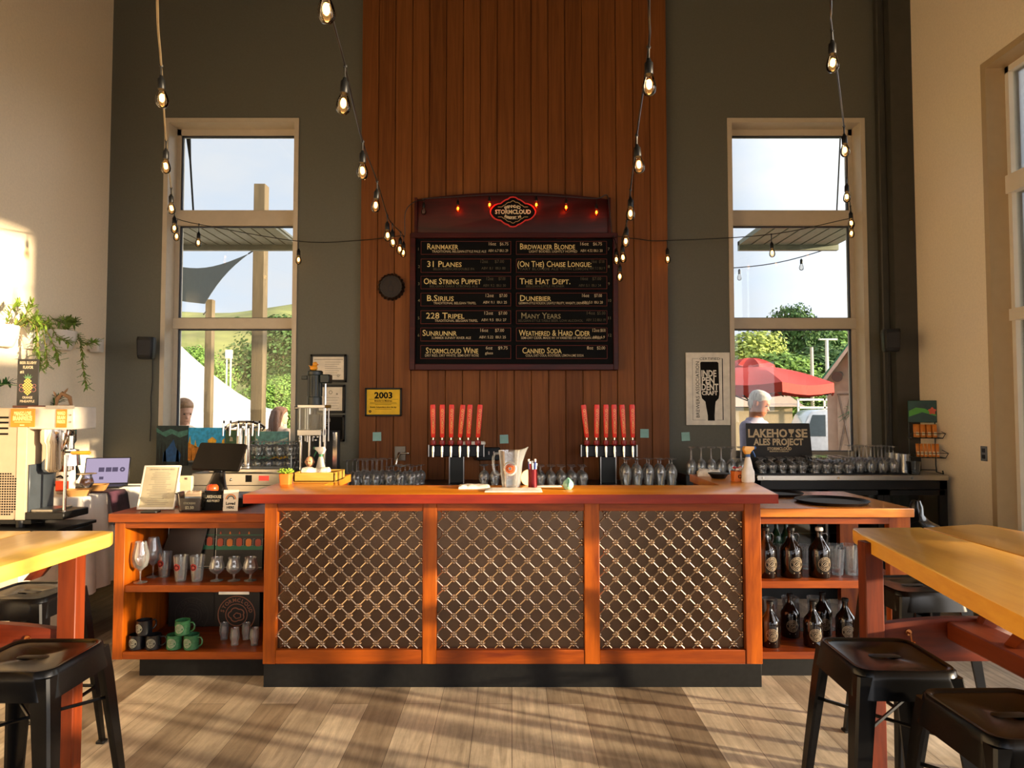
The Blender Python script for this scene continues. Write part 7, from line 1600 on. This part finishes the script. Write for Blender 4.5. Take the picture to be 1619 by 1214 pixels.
# timber posts and shade sail
M_timber = wood('grey_timber', '4c4232', '74644a', 'z', 6, 0.7)
def post(px0, px1, pyt, d, label):
    xa, xb = sx(px0, d, 600), sx(px1, d, 600); w_ = xb - xa; return obj('timber_post', MB().box(-w_ / 2, w_ / 2, -w_ / 2, w_ / 2, 0, sz(pyt, d) + 0.13, 0.006), M_timber, loc=((xa + xb) / 2, d, -0.13), label=label, cat='post')
post(400, 418, 293, 9.6, 'tall square timber post outside the left window'); post(325, 336, 474, 10.6, 'shorter timber post outside the left window, under the shade sail')
mb = MB(); A, B_, C = at(393, 401, 9.4), at(268, 418, 11.5), at(322, 497, 10.4); A2 = at(248, 470, 13.0); g_ = 10; pts_ = []
tri = [A, B_, A2, C]
rings = []
for i in range(g_ + 1):
    f = i / g_; top = A.lerp(B_, f); bot = A.lerp(C, min(1, f * 1.4)) if f < 0.71 else C.lerp(A2, (f - 0.71) / 0.29); sagv = math.sin(math.pi * f) * 0.18
    rings.append([top - Vector((0, 0, sagv * 0.7)), (top + bot) / 2 - Vector((0, 0, sagv * 0.3)), bot + Vector((0, 0, sagv)), bot + Vector((0, 0.01, sagv)), (top + bot) / 2 - Vector((0, -0.01, sagv * 0.3)), top - Vector((0, -0.01, sagv * 0.7))])
mb.loft(rings); t = thing('shade_sail', 'dark grey triangular shade sail tied to the tall timber post', 'shade sail', (0, 0, 0)); obj('sail', mb, plain('sail_cloth', '5d5f56', 0.8), t); mb = MB(); mb.tube([A, at(399, 397, 9.5)], 0.01, 6); mb.tube([C, at(326, 492, 10.5)], 0.01, 6); mb.tube([A2, A2 + Vector((-2, 1, -0.5))], 0.01, 6); obj('guy_ropes', mb, M_black, t)
# marquee tent
t = thing('marquee_tent', 'white peaked marquee tent outside the left window', 'tent', (0, 0, 0)); mb = MB()
pk_, e0, e1 = at(242, 505, 14.5), at(451, 652, 12.5), at(150, 652, 12.5); e2, e3 = e1 + Vector((0.6, 5, 0.3)), e0 + Vector((0.9, 5, 0.3)); e1 = at(451, 652, 12.5); e2 = e1 + Vector((-1.7, 4.7, 0)); e0 = e1 + Vector((-4.7, -1.7, 0)); e3 = e1 + Vector((-6.4, 3.0, 0)); pk_ = (e1 + e3) / 2; pk_.z = sz(508, 14); es = [e1, e0, e3, e2]
for a, b in zip(es, es[1:] + es[:1]):
    m_ = 8; rows_ = []
    for i in range(m_ + 1):
        f = i / m_; k = f ** 1.5; L_ = a.lerp(pk_, f); R_ = b.lerp(pk_, f); zz = lambda p, e: Vector((p.x, p.y, e.z + (pk_.z - e.z) * k)); rows_.append([zz(L_.lerp(R_, j / 6), a.lerp(b, j / 6)) for j in range(7)])
    V_ = [[mb._v(p) for p in r] for r in rows_]
    for i in range(m_):
        for j in range(6):
            try: mb.bm.faces.new((V_[i][j], V_[i][j + 1], V_[i + 1][j + 1], V_[i + 1][j]))
            except ValueError: pass
bmesh.ops.solidify(mb.bm, geom=mb.bm.faces[:], thickness=0.012); obj('canopy', mb, plain('tent_canvas', 'dcdad8', 0.8), t, smooth=0)
for a, b in zip(es, es[1:] + es[:1]): mb = MB(); mb.loft([[a, b, b + Vector((0, 0.01, 0)), a + Vector((0, 0.01, 0))], [a - Vector((0, 0, 0.3)), b - Vector((0, 0, 0.3)), b - Vector((0, -0.01, 0.3)), a - Vector((0, -0.01, 0.3))]]); obj('valance', mb, plain('tent_canvas', 'dcdad8', 0.8), t)
for e in es: obj('tent_leg', MB().cyl((e.x, e.y, -0.125), e, 0.03), M_white, t)
mb = MB(); [mb.tube([e, (e.x + dx_, e.y + dy_, -0.12)], 0.012, 6) for e, dx_, dy_ in ((e0, 0.5, -0.8), (e0, -0.9, -0.9), (e1, 0.4, -0.8))]; obj('guy_straps', mb, plain('guy_strap', 'c8b890', 0.7), t)
struct('field_fence', MB().box(-14, -1.2, 19.0, 19.06, -0.1, 1.05), plain('tan_fence', 'a8865a', 0.8, var=0.3, scale=4))
t = thing('meter_box', 'small pale box on two poles on the slope between the posts', 'box', at(362, 560, 22)); obj('box', MB().box(-0.09, 0.09, -0.08, 0.08, -0.14, 0.14), M_white, t); obj('poles', MB().box(-0.08, -0.05, -0.03, 0.03, -3.6, -0.14).box(0.05, 0.08, -0.03, 0.03, -3.6, -0.14), M_white, t)
# umbrella
UD = 10.0; ux, ztip = sx(1186, UD, 600), sz(568, UD); rU = sx(1313, UD, 610) - ux; zr = sz(609, UD)
t = thing('market_umbrella', 'large open red-orange umbrella outside the right window', 'umbrella', (ux, UD, -0.125)); mb = MB(); M_um = plain('umbrella_red', 'a61e0a', 0.75, var=0.06)
def umb(r0, z0_, r1, z1_, n_=8, sagk=0.04):
    rings = []
    for f in [i / 6 for i in range(7)]:
        rg = []
        for k in range(n_ * 4):
            a = 2 * math.pi * k / (n_ * 4); seg_ = (k % 4) / 4; poly_ = math.cos(math.pi / n_) / math.cos((seg_ - 0.5) * 2 * math.pi / n_); r_ = r0 + (r1 - r0) * f; rg.append((r_ * poly_ * math.cos(a), r_ * poly_ * math.sin(a), z0_ + (z1_ - z0_) * f - sagk * math.sin(math.pi * seg_) * f + 0.03 * math.sin(math.pi * f)))
        rings.append(rg)
    return rings
zo = 0.125; main = umb(0.30, ztip + zo - 0.12, rU, zr + zo); skirt = [[(p[0] * 1.005, p[1] * 1.005, p[2] - 0.13) for p in main[-1]]]
mb.loft(main + skirt + [[(p[0] * 0.995, p[1] * 0.995, p[2]) for p in skirt[0]]] + [[(p[0] * 0.99, p[1] * 0.99, p[2] - 0.012) for p in r_] for r_ in main[::-1]], cap=False); obj('canopy', mb, M_um, t, smooth=20)
mb = MB(); vt = umb(0.02, ztip + zo + 0.02, 0.37, ztip + zo - 0.10); mb.loft(vt + [[(p[0], p[1], p[2] - 0.05) for p in vt[-1]]] + [[(p[0] * 0.97, p[1] * 0.97, p[2] - 0.012) for p in r_] for r_ in vt[::-1]], cap=False); obj('vent_cap', mb, M_um, t, smooth=20)
obj('pole', MB().cyl((0, 0, 0), (0, 0, ztip + zo), 0.022), plain('umbrella_pole', '6a4a2a', 0.5), t); mb = MB(); [mb.tube([(0, 0, ztip - 0.08), (rU * math.cos(a) * 0.97, rU * math.sin(a) * 0.97, zr - 0.02)], 0.010, 5) for a in [2 * math.pi * k / 8 for k in range(8)]]; [mb.tube([(0, 0, zr - 0.12), (rU * 0.5 * math.cos(a), rU * 0.5 * math.sin(a), (zr + ztip) / 2 - 0.08)], 0.008, 5) for a in [2 * math.pi * k / 8 for k in range(8)]]; obj('ribs', mb, M_black, t)
obj('base', MB().cyl((0, 0, 0), (0, 0, 0.08), 0.25, 0.22, 20), M_black, t)
# shed, turned so that its gable and right roof slope show
GD = 11.0; hw = 0.36; zE, zA_ = sz(598, GD) + 0.125, sz(549, GD) + 0.125; shx = sx(1345, GD, 600)
t = thing('garden_shed', 'small pinkish wooden shed with a green roof outside the right window', 'shed', (shx, GD, -0.125), R(-38)); mb = MB()
mb.prism([(-hw, 0), (hw, 0), (hw, zE), (0, zA_), (-hw, zE)], 'y', 0.0, 2.2); obj('walls', mb, plain('shed_pink_boards', 'b59a86', 0.8, var=0.12, scale=6), t)
mb = MB()
for s_ in (-1, 1): mb.prism([(s_ * (hw + 0.10), zE - 0.13), (0, zA_ + 0.01), (0, zA_ + 0.07), (s_ * (hw + 0.12), zE - 0.07)], 'y', -0.12, 2.3)
obj('roof', mb, plain('roof_green', '3f8a66', 0.5, 0.2), t)
mb = MB()
for s_ in (-1, 1): mb.prism([(s_ * (hw + 0.10), zE - 0.20), (0, zA_ - 0.06), (0, zA_ + 0.02), (s_ * (hw + 0.11), zE - 0.12)], 'y', -0.15, -0.12)
obj('barge_board', mb, plain('shed_trim', 'cdb8a4', 0.7), t)
dz1 = sz(606, GD); dx0, dx1 = -0.20, 0.02; dm = MB(); dm.box(dx0, dx1, -0.03, 0.0, 0.02, dz1); d_ = obj('door', dm, plain('shed_door', 'b8a08c', 0.8), t)
mb = MB(); zz0, zz1, zm = 0.07, dz1 - 0.05, dz1 / 2
for a, b in (((dx0 + 0.02, zm), (dx1 - 0.02, zz1)), ((dx0 + 0.02, zz1), (dx1 - 0.02, zm)), ((dx0 + 0.02, zz0), (dx1 - 0.02, zm)), ((dx0 + 0.02, zm), (dx1 - 0.02, zz0)), ((dx0, zm), (dx1, zm)), ((dx0, zz1), (dx1, zz1)), ((dx0, zz0), (dx1, zz0))): mb.tube([(a[0], -0.035, a[1]), (b[0], -0.035, b[1])], 0.016, 4)
obj('cross_braces', mb, plain('shed_brace', '7d6a5c', 0.8), d_); obj('doorway_shade_panel', MB().box(dx1 + 0.005, 0.26, -0.012, 0.0, 0.02, dz1), plain('doorway_shade_paint', '4a4440', 0.9), t)  # flat dark panel standing in for the shade inside a doorway
for x_ in (-0.16, 0.16): mb = MB(); mb.cyl((x_, -0.20, zE + 0.02), (x_, 0.0, zE + 0.07), 0.085, 0.05, 14); obj('flood_lamp', mb, plain('lamp_grey', '5a5550', 0.4, 0.5), t)
t = thing('hanging_basket', 'green hanging basket in front of the shed', 'plant', at(1358, 650, 10.5)); mb = MB(); mb.lathe([(0.001, -0.16), (0.10, -0.16), (0.16, 0.0), (0.15, 0.0), (0.001, -0.02)], seg=16); obj('basket', mb, plain('basket_green', '2f6a3c', 0.5), t); rnd = random.Random(4); mb = MB()
for _ in range(60): a = rnd.uniform(0, 6.28); leafblade(mb, (0.05 * math.cos(a), 0.05 * math.sin(a), 0.0), (math.cos(a), math.sin(a), rnd.uniform(-0.5, 1.2)), rnd.uniform(0.14, 0.26), 0.04, 0.003, 0.08)
obj('foliage', mb, M_leafd, t); mb = MB(); mb.tube([(0, 0, 0.0), (0, 0.01, sz(604, 10.5) - at(1358, 650, 10.5).z + 0.1)], 0.006, 5); obj('hanger', mb, M_black, t)
# lamp pole, utility pole, fence, low house
LPd = 26; x = sx(1308, LPd, 600); t = thing('lamp_pole', 'tall pale lamp pole with a cross arm behind the umbrella', 'lamp pole', (x, LPd, -0.1)); zt_ = sz(537, LPd) + 0.1; obj('pole', MB().cyl((0, 0, 0), (0, 0, zt_), 0.075, 0.06), M_white, t); mb = MB(); mb.box(-0.30, 0.40, -0.06, 0.06, zt_ - 0.02, zt_ + 0.04, 0.01); obj('lamp_arm', mb, M_white, t)
x = sx(1284, LPd, 600); obj('utility_pole', MB().cyl((0, 0, 0), (0, 0, sz(549, LPd) + 0.1), 0.08, 0.06), plain('grey_pole', 'b9ac9a', 0.8), loc=(x, LPd, -0.1), label='shorter grey pole left of the lamp pole', cat='pole')
t = thing('white_fence', 'low white rail fence beyond the car', 'fence', (0, 24, -0.1)); xa, xb = sx(1262, 24, 640), sx(1345, 24, 640); za, zb = sz(644, 24) + 0.1, sz(631, 24) + 0.1; obj('rails', MB().box(xa, xb, -0.03, 0.03, zb - 0.05, zb + 0.02).box(xa, xb, -0.03, 0.03, za - 0.04, za + 0.03), M_white, t)
for k in range(3): xk = xa + (xb - xa) * k / 2; obj('fence_post', MB().box(xk - 0.03, xk + 0.03, -0.03, 0.03, 0, zb + 0.02), M_white, t)
HD = 24.5; xa, xb = sx(1130, HD, 640), sx(1266, HD, 640); t = thing('low_house', 'low building with a brown roof beyond the umbrella', 'building', (0, 0, 0)); obj('walls', MB().box(xa, xb - 0.3, HD, HD + 5, -0.1, sz(644, HD)), plain('house_tan', '8c7a62', 0.8), t); mb = MB(); mb.prism([(HD - 0.4, sz(643, HD)), (HD + 5.4, sz(643, HD)), (HD + 4, sz(619, HD)), (HD + 1.4, sz(619, HD))], 'x', xa, xb); obj('roof', mb, plain('house_roof', 'a48a72', 0.8), t)
# pickup truck
TDp = 14.6; x0 = sx(1253, TDp, 680); t = thing('pickup_truck', 'white pickup truck parked between the umbrella and the shed', 'truck', (x0, TDp, -0.125), R(-14)); M_car = plain('white_car_paint', 'd6d8da', 0.25, coat=0.6)
zroof = sz(647, TDp) + 0.125
body = [(0.0, 0.55), (0.0, 0.95), (0.06, 1.08), (0.16, 1.12), (0.30, zroof - 0.14), (0.40, zroof - 0.03), (0.60, zroof), (1.75, zroof - 0.02), (1.95, zroof - 0.12), (2.25, 1.14), (3.3, 1.10), (3.36, 0.55)]
mb = MB(); mb.prism(body, 'y', 0.0, 1.75, 0.03); obj('body', mb, M_car, t)
M_win = plain('car_glass', '46525a', 0.08, coat=0.5)
mb = MB(); mb.prism([(0.26, 1.14), (0.40, zroof - 0.12), (0.66, zroof - 0.12), (0.66, 1.14)], 'y', -0.008, 0.0); mb.prism([(0.78, 1.12), (0.80, zroof - 0.13), (1.60, zroof - 0.14), (1.78, 1.12)], 'y', -0.008, 0.0); obj('side_windows', mb, M_win, t)
mb = MB(); mb.box(0.72, 0.735, -0.004, 0.0, 0.6, zroof - 0.1); mb.box(0.30, 0.315, -0.004, 0.0, 0.6, 1.1); obj('door_seams', mb, M_ink, t); obj('door_handle', MB().box(0.80, 0.98, -0.03, 0.0, 0.94, 0.99, 0.01), M_black, t)
mb = MB(); mb.box(-0.02, 0.03, 0.02, 0.16, 0.92, 1.06, 0.01); obj('tail_lamp', mb, plain('tail_lamp_red', '7a1a14', 0.3), t)
for wx in (0.55, 2.75): mb = MB(); mb.cyl((wx, -0.02, 0.38), (wx, 0.22, 0.38), 0.38, seg=28); w_ = obj('wheel', mb, M_black, t); mb = MB(); mb.cyl((wx, -0.03, 0.38), (wx, -0.02, 0.38), 0.22, seg=20); obj('hub', mb, M_steel, w_)
# outdoor string light seen through the right window
t = thing('outdoor_string_lights', 'thin outdoor light cord crossing the middle pane of the right window', 'string lights', (0, 0, 0)); a, b = at(1150, 424, 8.4), Vector((3.72, 7.93, z - 0.04)); pth = [a.lerp(b, k / 8) - Vector((0, 0, 0.05 * math.sin(math.pi * k / 8))) for k in range(9)]; mb = MB(); mb.tube(pth, 0.006, 5); obj('cord', mb, M_cord, t)
for k in (1, 6): bulb_on(t, pth[k], 'off', 0.02)
# ================================================================== people outside
def remesh(mb, name, vox, smooth_it=2):
    bmesh.ops.recalc_face_normals(mb.bm, faces=mb.bm.faces[:]); me = bpy.data.meshes.new('tmp'); mb.bm.to_mesh(me); mb.bm.free(); o = bpy.data.objects.new('tmp', me); COL.objects.link(o)
    r_ = o.modifiers.new('r', 'REMESH'); r_.mode = 'VOXEL'; r_.voxel_size = vox; s_ = o.modifiers.new('s', 'SMOOTH'); s_.iterations = smooth_it; s_.factor = 0.5
    bpy.context.view_layer.update(); out = bpy.data.meshes.new_from_object(o.evaluated_get(bpy.context.evaluated_depsgraph_get())); out.name = name; bpy.data.objects.remove(o); bpy.data.meshes.remove(me); out.materials.clear(); out.shade_smooth(); return out
def limb(mb, pts, rs, seg=12):
    P_ = smooth_path(pts, 4); k = len(P_); R_ = []
    for i in range(k):
        f = i / (k - 1) * (len(rs) - 1); j = min(int(f), len(rs) - 2); R_.append(rs[j] + (rs[j + 1] - rs[j]) * (f - j))
    mb.tube(P_, R_, seg); mb.ball(P_[0], R_[0], seg, 8); mb.ball(P_[-1], R_[-1], seg, 8)
def person(label, loc, h, rz, skin, hair_col, shirt_col, trouser_col, long_hair, head_pitch, head_turn, female):
    k = h / 1.75; t = thing('person', label, 'person', loc, rz); t.scale = (k, k, k); mb = MB(); sw = 0.175 if female else 0.20
    def trunk(mb, g=0.0):
        prof = [(0.86, 0.150, 0.105), (0.95, 0.165, 0.115), (1.08, 0.135 + 0.02 * (not female), 0.10), (1.25, 0.16, 0.115), (1.38, 0.175, 0.105), (1.45, 0.13, 0.075), (1.49, 0.07, 0.06)]
        mb.loft([[((a + g) * math.cos(th), (b + g) * math.sin(th), z) for th in [2 * math.pi * j / 20 for j in range(20)]] for z, a, b in prof])
    arms = []
    for s_ in (-1, 1): arms.append(([(s_ * sw, 0, 1.40), (s_ * (sw + 0.045), -0.02, 1.12), (s_ * (sw - 0.01), -0.13, 0.94)], [0.052, 0.044, 0.030]))
    trunk(mb); limb(mb, [(0, 0, 1.44), (0, -0.012, 1.54)], [0.058, 0.055])
    for pts, rs in arms:
        limb(mb, pts, rs); w_ = Vector(pts[-1]); mb.ball(w_ + Vector((0, -0.05, -0.008)), (0.034, 0.048, 0.018), 10, 6)
        s_ = 1 if w_.x > 0 else -1
        for q in range(4): f0 = w_ + Vector((-0.026 + 0.017 * q, -0.088, -0.008)); limb(mb, [f0, f0 + Vector((0, -0.035, -0.008)), f0 + Vector((0, -0.055 - 0.008 * (q in (1, 2)), -0.028))], [0.009, 0.008, 0.0065], 8)
        limb(mb, [w_ + Vector((-s_ * 0.026, -0.03, 0)), w_ + Vector((-s_ * 0.050, -0.06, -0.01)), w_ + Vector((-s_ * 0.045, -0.085, -0.018))], [0.010, 0.009, 0.007], 8)
    for s_ in (-1, 1): limb(mb, [(s_ * 0.085, 0, 0.88), (s_ * 0.09, -0.01, 0.48), (s_ * 0.09, 0.015, 0.08)], [0.085, 0.056, 0.038]); mb.loft([[(s_ * 0.09 + 0.042 * a_ * math.cos(th), -0.06 + 0.125 * a_ * math.sin(th), z) for th in [2 * math.pi * j / 14 for j in range(14)]] for z, a_ in ((0.0, 1.0), (0.03, 1.0), (0.06, 0.75), (0.08, 0.4))])
    Hm = Matrix.Translation((0, -0.02, 1.56)) @ Matrix.Rotation(head_turn, 4, 'Z') @ Matrix.Rotation(head_pitch, 4, 'X')
    mb.M = Hm
    prof = [(-0.035, 0.034, 0.040, -0.045), (-0.018, 0.052, 0.062, -0.034), (0.02, 0.064, 0.085, -0.012), (0.07, 0.072, 0.095, 0.0), (0.12, 0.074, 0.097, 0.004), (0.155, 0.064, 0.085, 0.006), (0.178, 0.040, 0.055, 0.008), (0.187, 0.010, 0.014, 0.008)]
    mb.loft([[(a * math.cos(th), c + b * math.sin(th), z) for th in [2 * math.pi * j / 24 for j in range(24)]] for z, a, b, c in prof])
    mb.prism([(-0.088, 0.085), (-0.120, 0.040), (-0.088, 0.030)], 'x', -0.012, 0.012); mb.ball((0, -0.090, 0.098), (0.045, 0.012, 0.008), 10, 5)
    mb.ball((0, -0.086, 0.012), (0.024, 0.012, 0.006), 8, 5); mb.ball((0, -0.083, 0.000), (0.020, 0.012, 0.007), 8, 5)
    for s_ in (-1, 1): mb.ball((s_ * 0.076, 0.01, 0.068), (0.010, 0.020, 0.032), 8, 6)
    me = remesh(mb, 'person_body', 0.0085, 2); obj('body', me, plain('skin_' + skin, skin, 0.5), t, smooth=0)
    mb = MB(); mb.M = Hm
    for s_ in (-1, 1): mb.ball((s_ * 0.030, -0.088, 0.078), (0.012, 0.007, 0.007), 8, 5)
    obj('eyes', mb, plain('eye_dark', '3a2c26', 0.3), t)
    mb = MB(); mb.M = Hm; mb.box(-0.02, 0.02, -0.099, -0.092, 0.004, 0.008); obj('lips', mb, plain('lip_' + skin, 'a5604e', 0.5), t)
    mb = MB(); mb.M = Hm
    hp = [(0.092, 0.079, 0.098, 0.018), (0.13, 0.083, 0.106, 0.010), (0.165, 0.073, 0.097, 0.008), (0.192, 0.046, 0.062, 0.008), (0.202, 0.008, 0.01, 0.008)]
    mb.loft([[(a * math.cos(th), c + b * math.sin(th) * (0.86 if math.sin(th) < 0 and z < 0.14 else 1), z) for th in [2 * math.pi * j / 24 for j in range(24)]] for z, a, b, c in hp])
    mb.ball((0, 0.055, 0.065), (0.070, 0.055, 0.070), 14, 8)
    if long_hair:
        for s_ in (-1, 0, 1): limb(mb, [(s_ * 0.045, 0.075, 0.11), (s_ * 0.065, 0.085, 0.0), (s_ * 0.07, 0.08, -0.12), (s_ * 0.05, 0.07, -0.22 if long_hair > 1 else -0.06)], [0.045, 0.048, 0.042, 0.02])
        for s_ in (-1, 1) if long_hair > 1 else (): limb(mb, [(s_ * 0.05, -0.02, 0.15), (s_ * 0.076, 0.01, 0.09), (s_ * 0.080, 0.03, -0.0), (s_ * 0.075, 0.03, -0.14 if long_hair > 1 else -0.02)], [0.028, 0.022, 0.022, 0.012])
    obj('hair', remesh(mb, 'hair', 0.008, 2), plain('hair_' + hair_col, hair_col, 0.6, var=0.35, scale=60, stretch=(1, 1, 0.2)), t, smooth=0)
    mb = MB(); trunk(mb, 0.014)
    for pts, rs in arms: mid = Vector(pts[0]).lerp(Vector(pts[1]), 0.75); limb(mb, [pts[0], mid], [rs[0] + 0.014, rs[0] + 0.010])
    obj('shirt', remesh(mb, 'shirt', 0.011, 3), plain('shirt_' + shirt_col, shirt_col, 0.8, var=0.15, scale=18), t, smooth=0)
    mb = MB(); mb.loft([[((a) * math.cos(th), (b) * math.sin(th), z) for th in [2 * math.pi * j / 20 for j in range(20)]] for z, a, b in ((0.80, 0.165, 0.115), (0.90, 0.172, 0.122), (0.97, 0.170, 0.120))])
    for s_ in (-1, 1): limb(mb, [(s_ * 0.085, 0, 0.86), (s_ * 0.09, -0.01, 0.48), (s_ * 0.09, 0.012, 0.12)], [0.098, 0.070, 0.055])
    obj('trousers', remesh(mb, 'trousers', 0.012, 2), plain('trousers_' + trouser_col, trouser_col, 0.8), t, smooth=0)
    return t
d = 6.93; p = at(289, 650, d); person('person outside the left window with brown hair tied back, looking down', (p.x, d, -0.125), 1.80, R(28), 'd9a184', '9a7250', 'e8d4bc', '3a3f4a', 1, R(22), R(20), True)
d = 9.2; p = at(441, 655, d); person('person with long brown hair at the right edge of the left window', (p.x, d, -0.125), 1.73, R(150), 'cf9c80', '6a4630', 'b59a84', '3c3c44', 2, R(5), R(-20), True)
d = 7.2; p = at(1193, 655, d); person('person with short white hair and pale striped shirt outside the right window', (p.x, d, -0.125), 1.89, R(48), 'b06c4c', 'c4beb6', 'a49cb0', '4a4a52', 0, R(22), R(6), False)
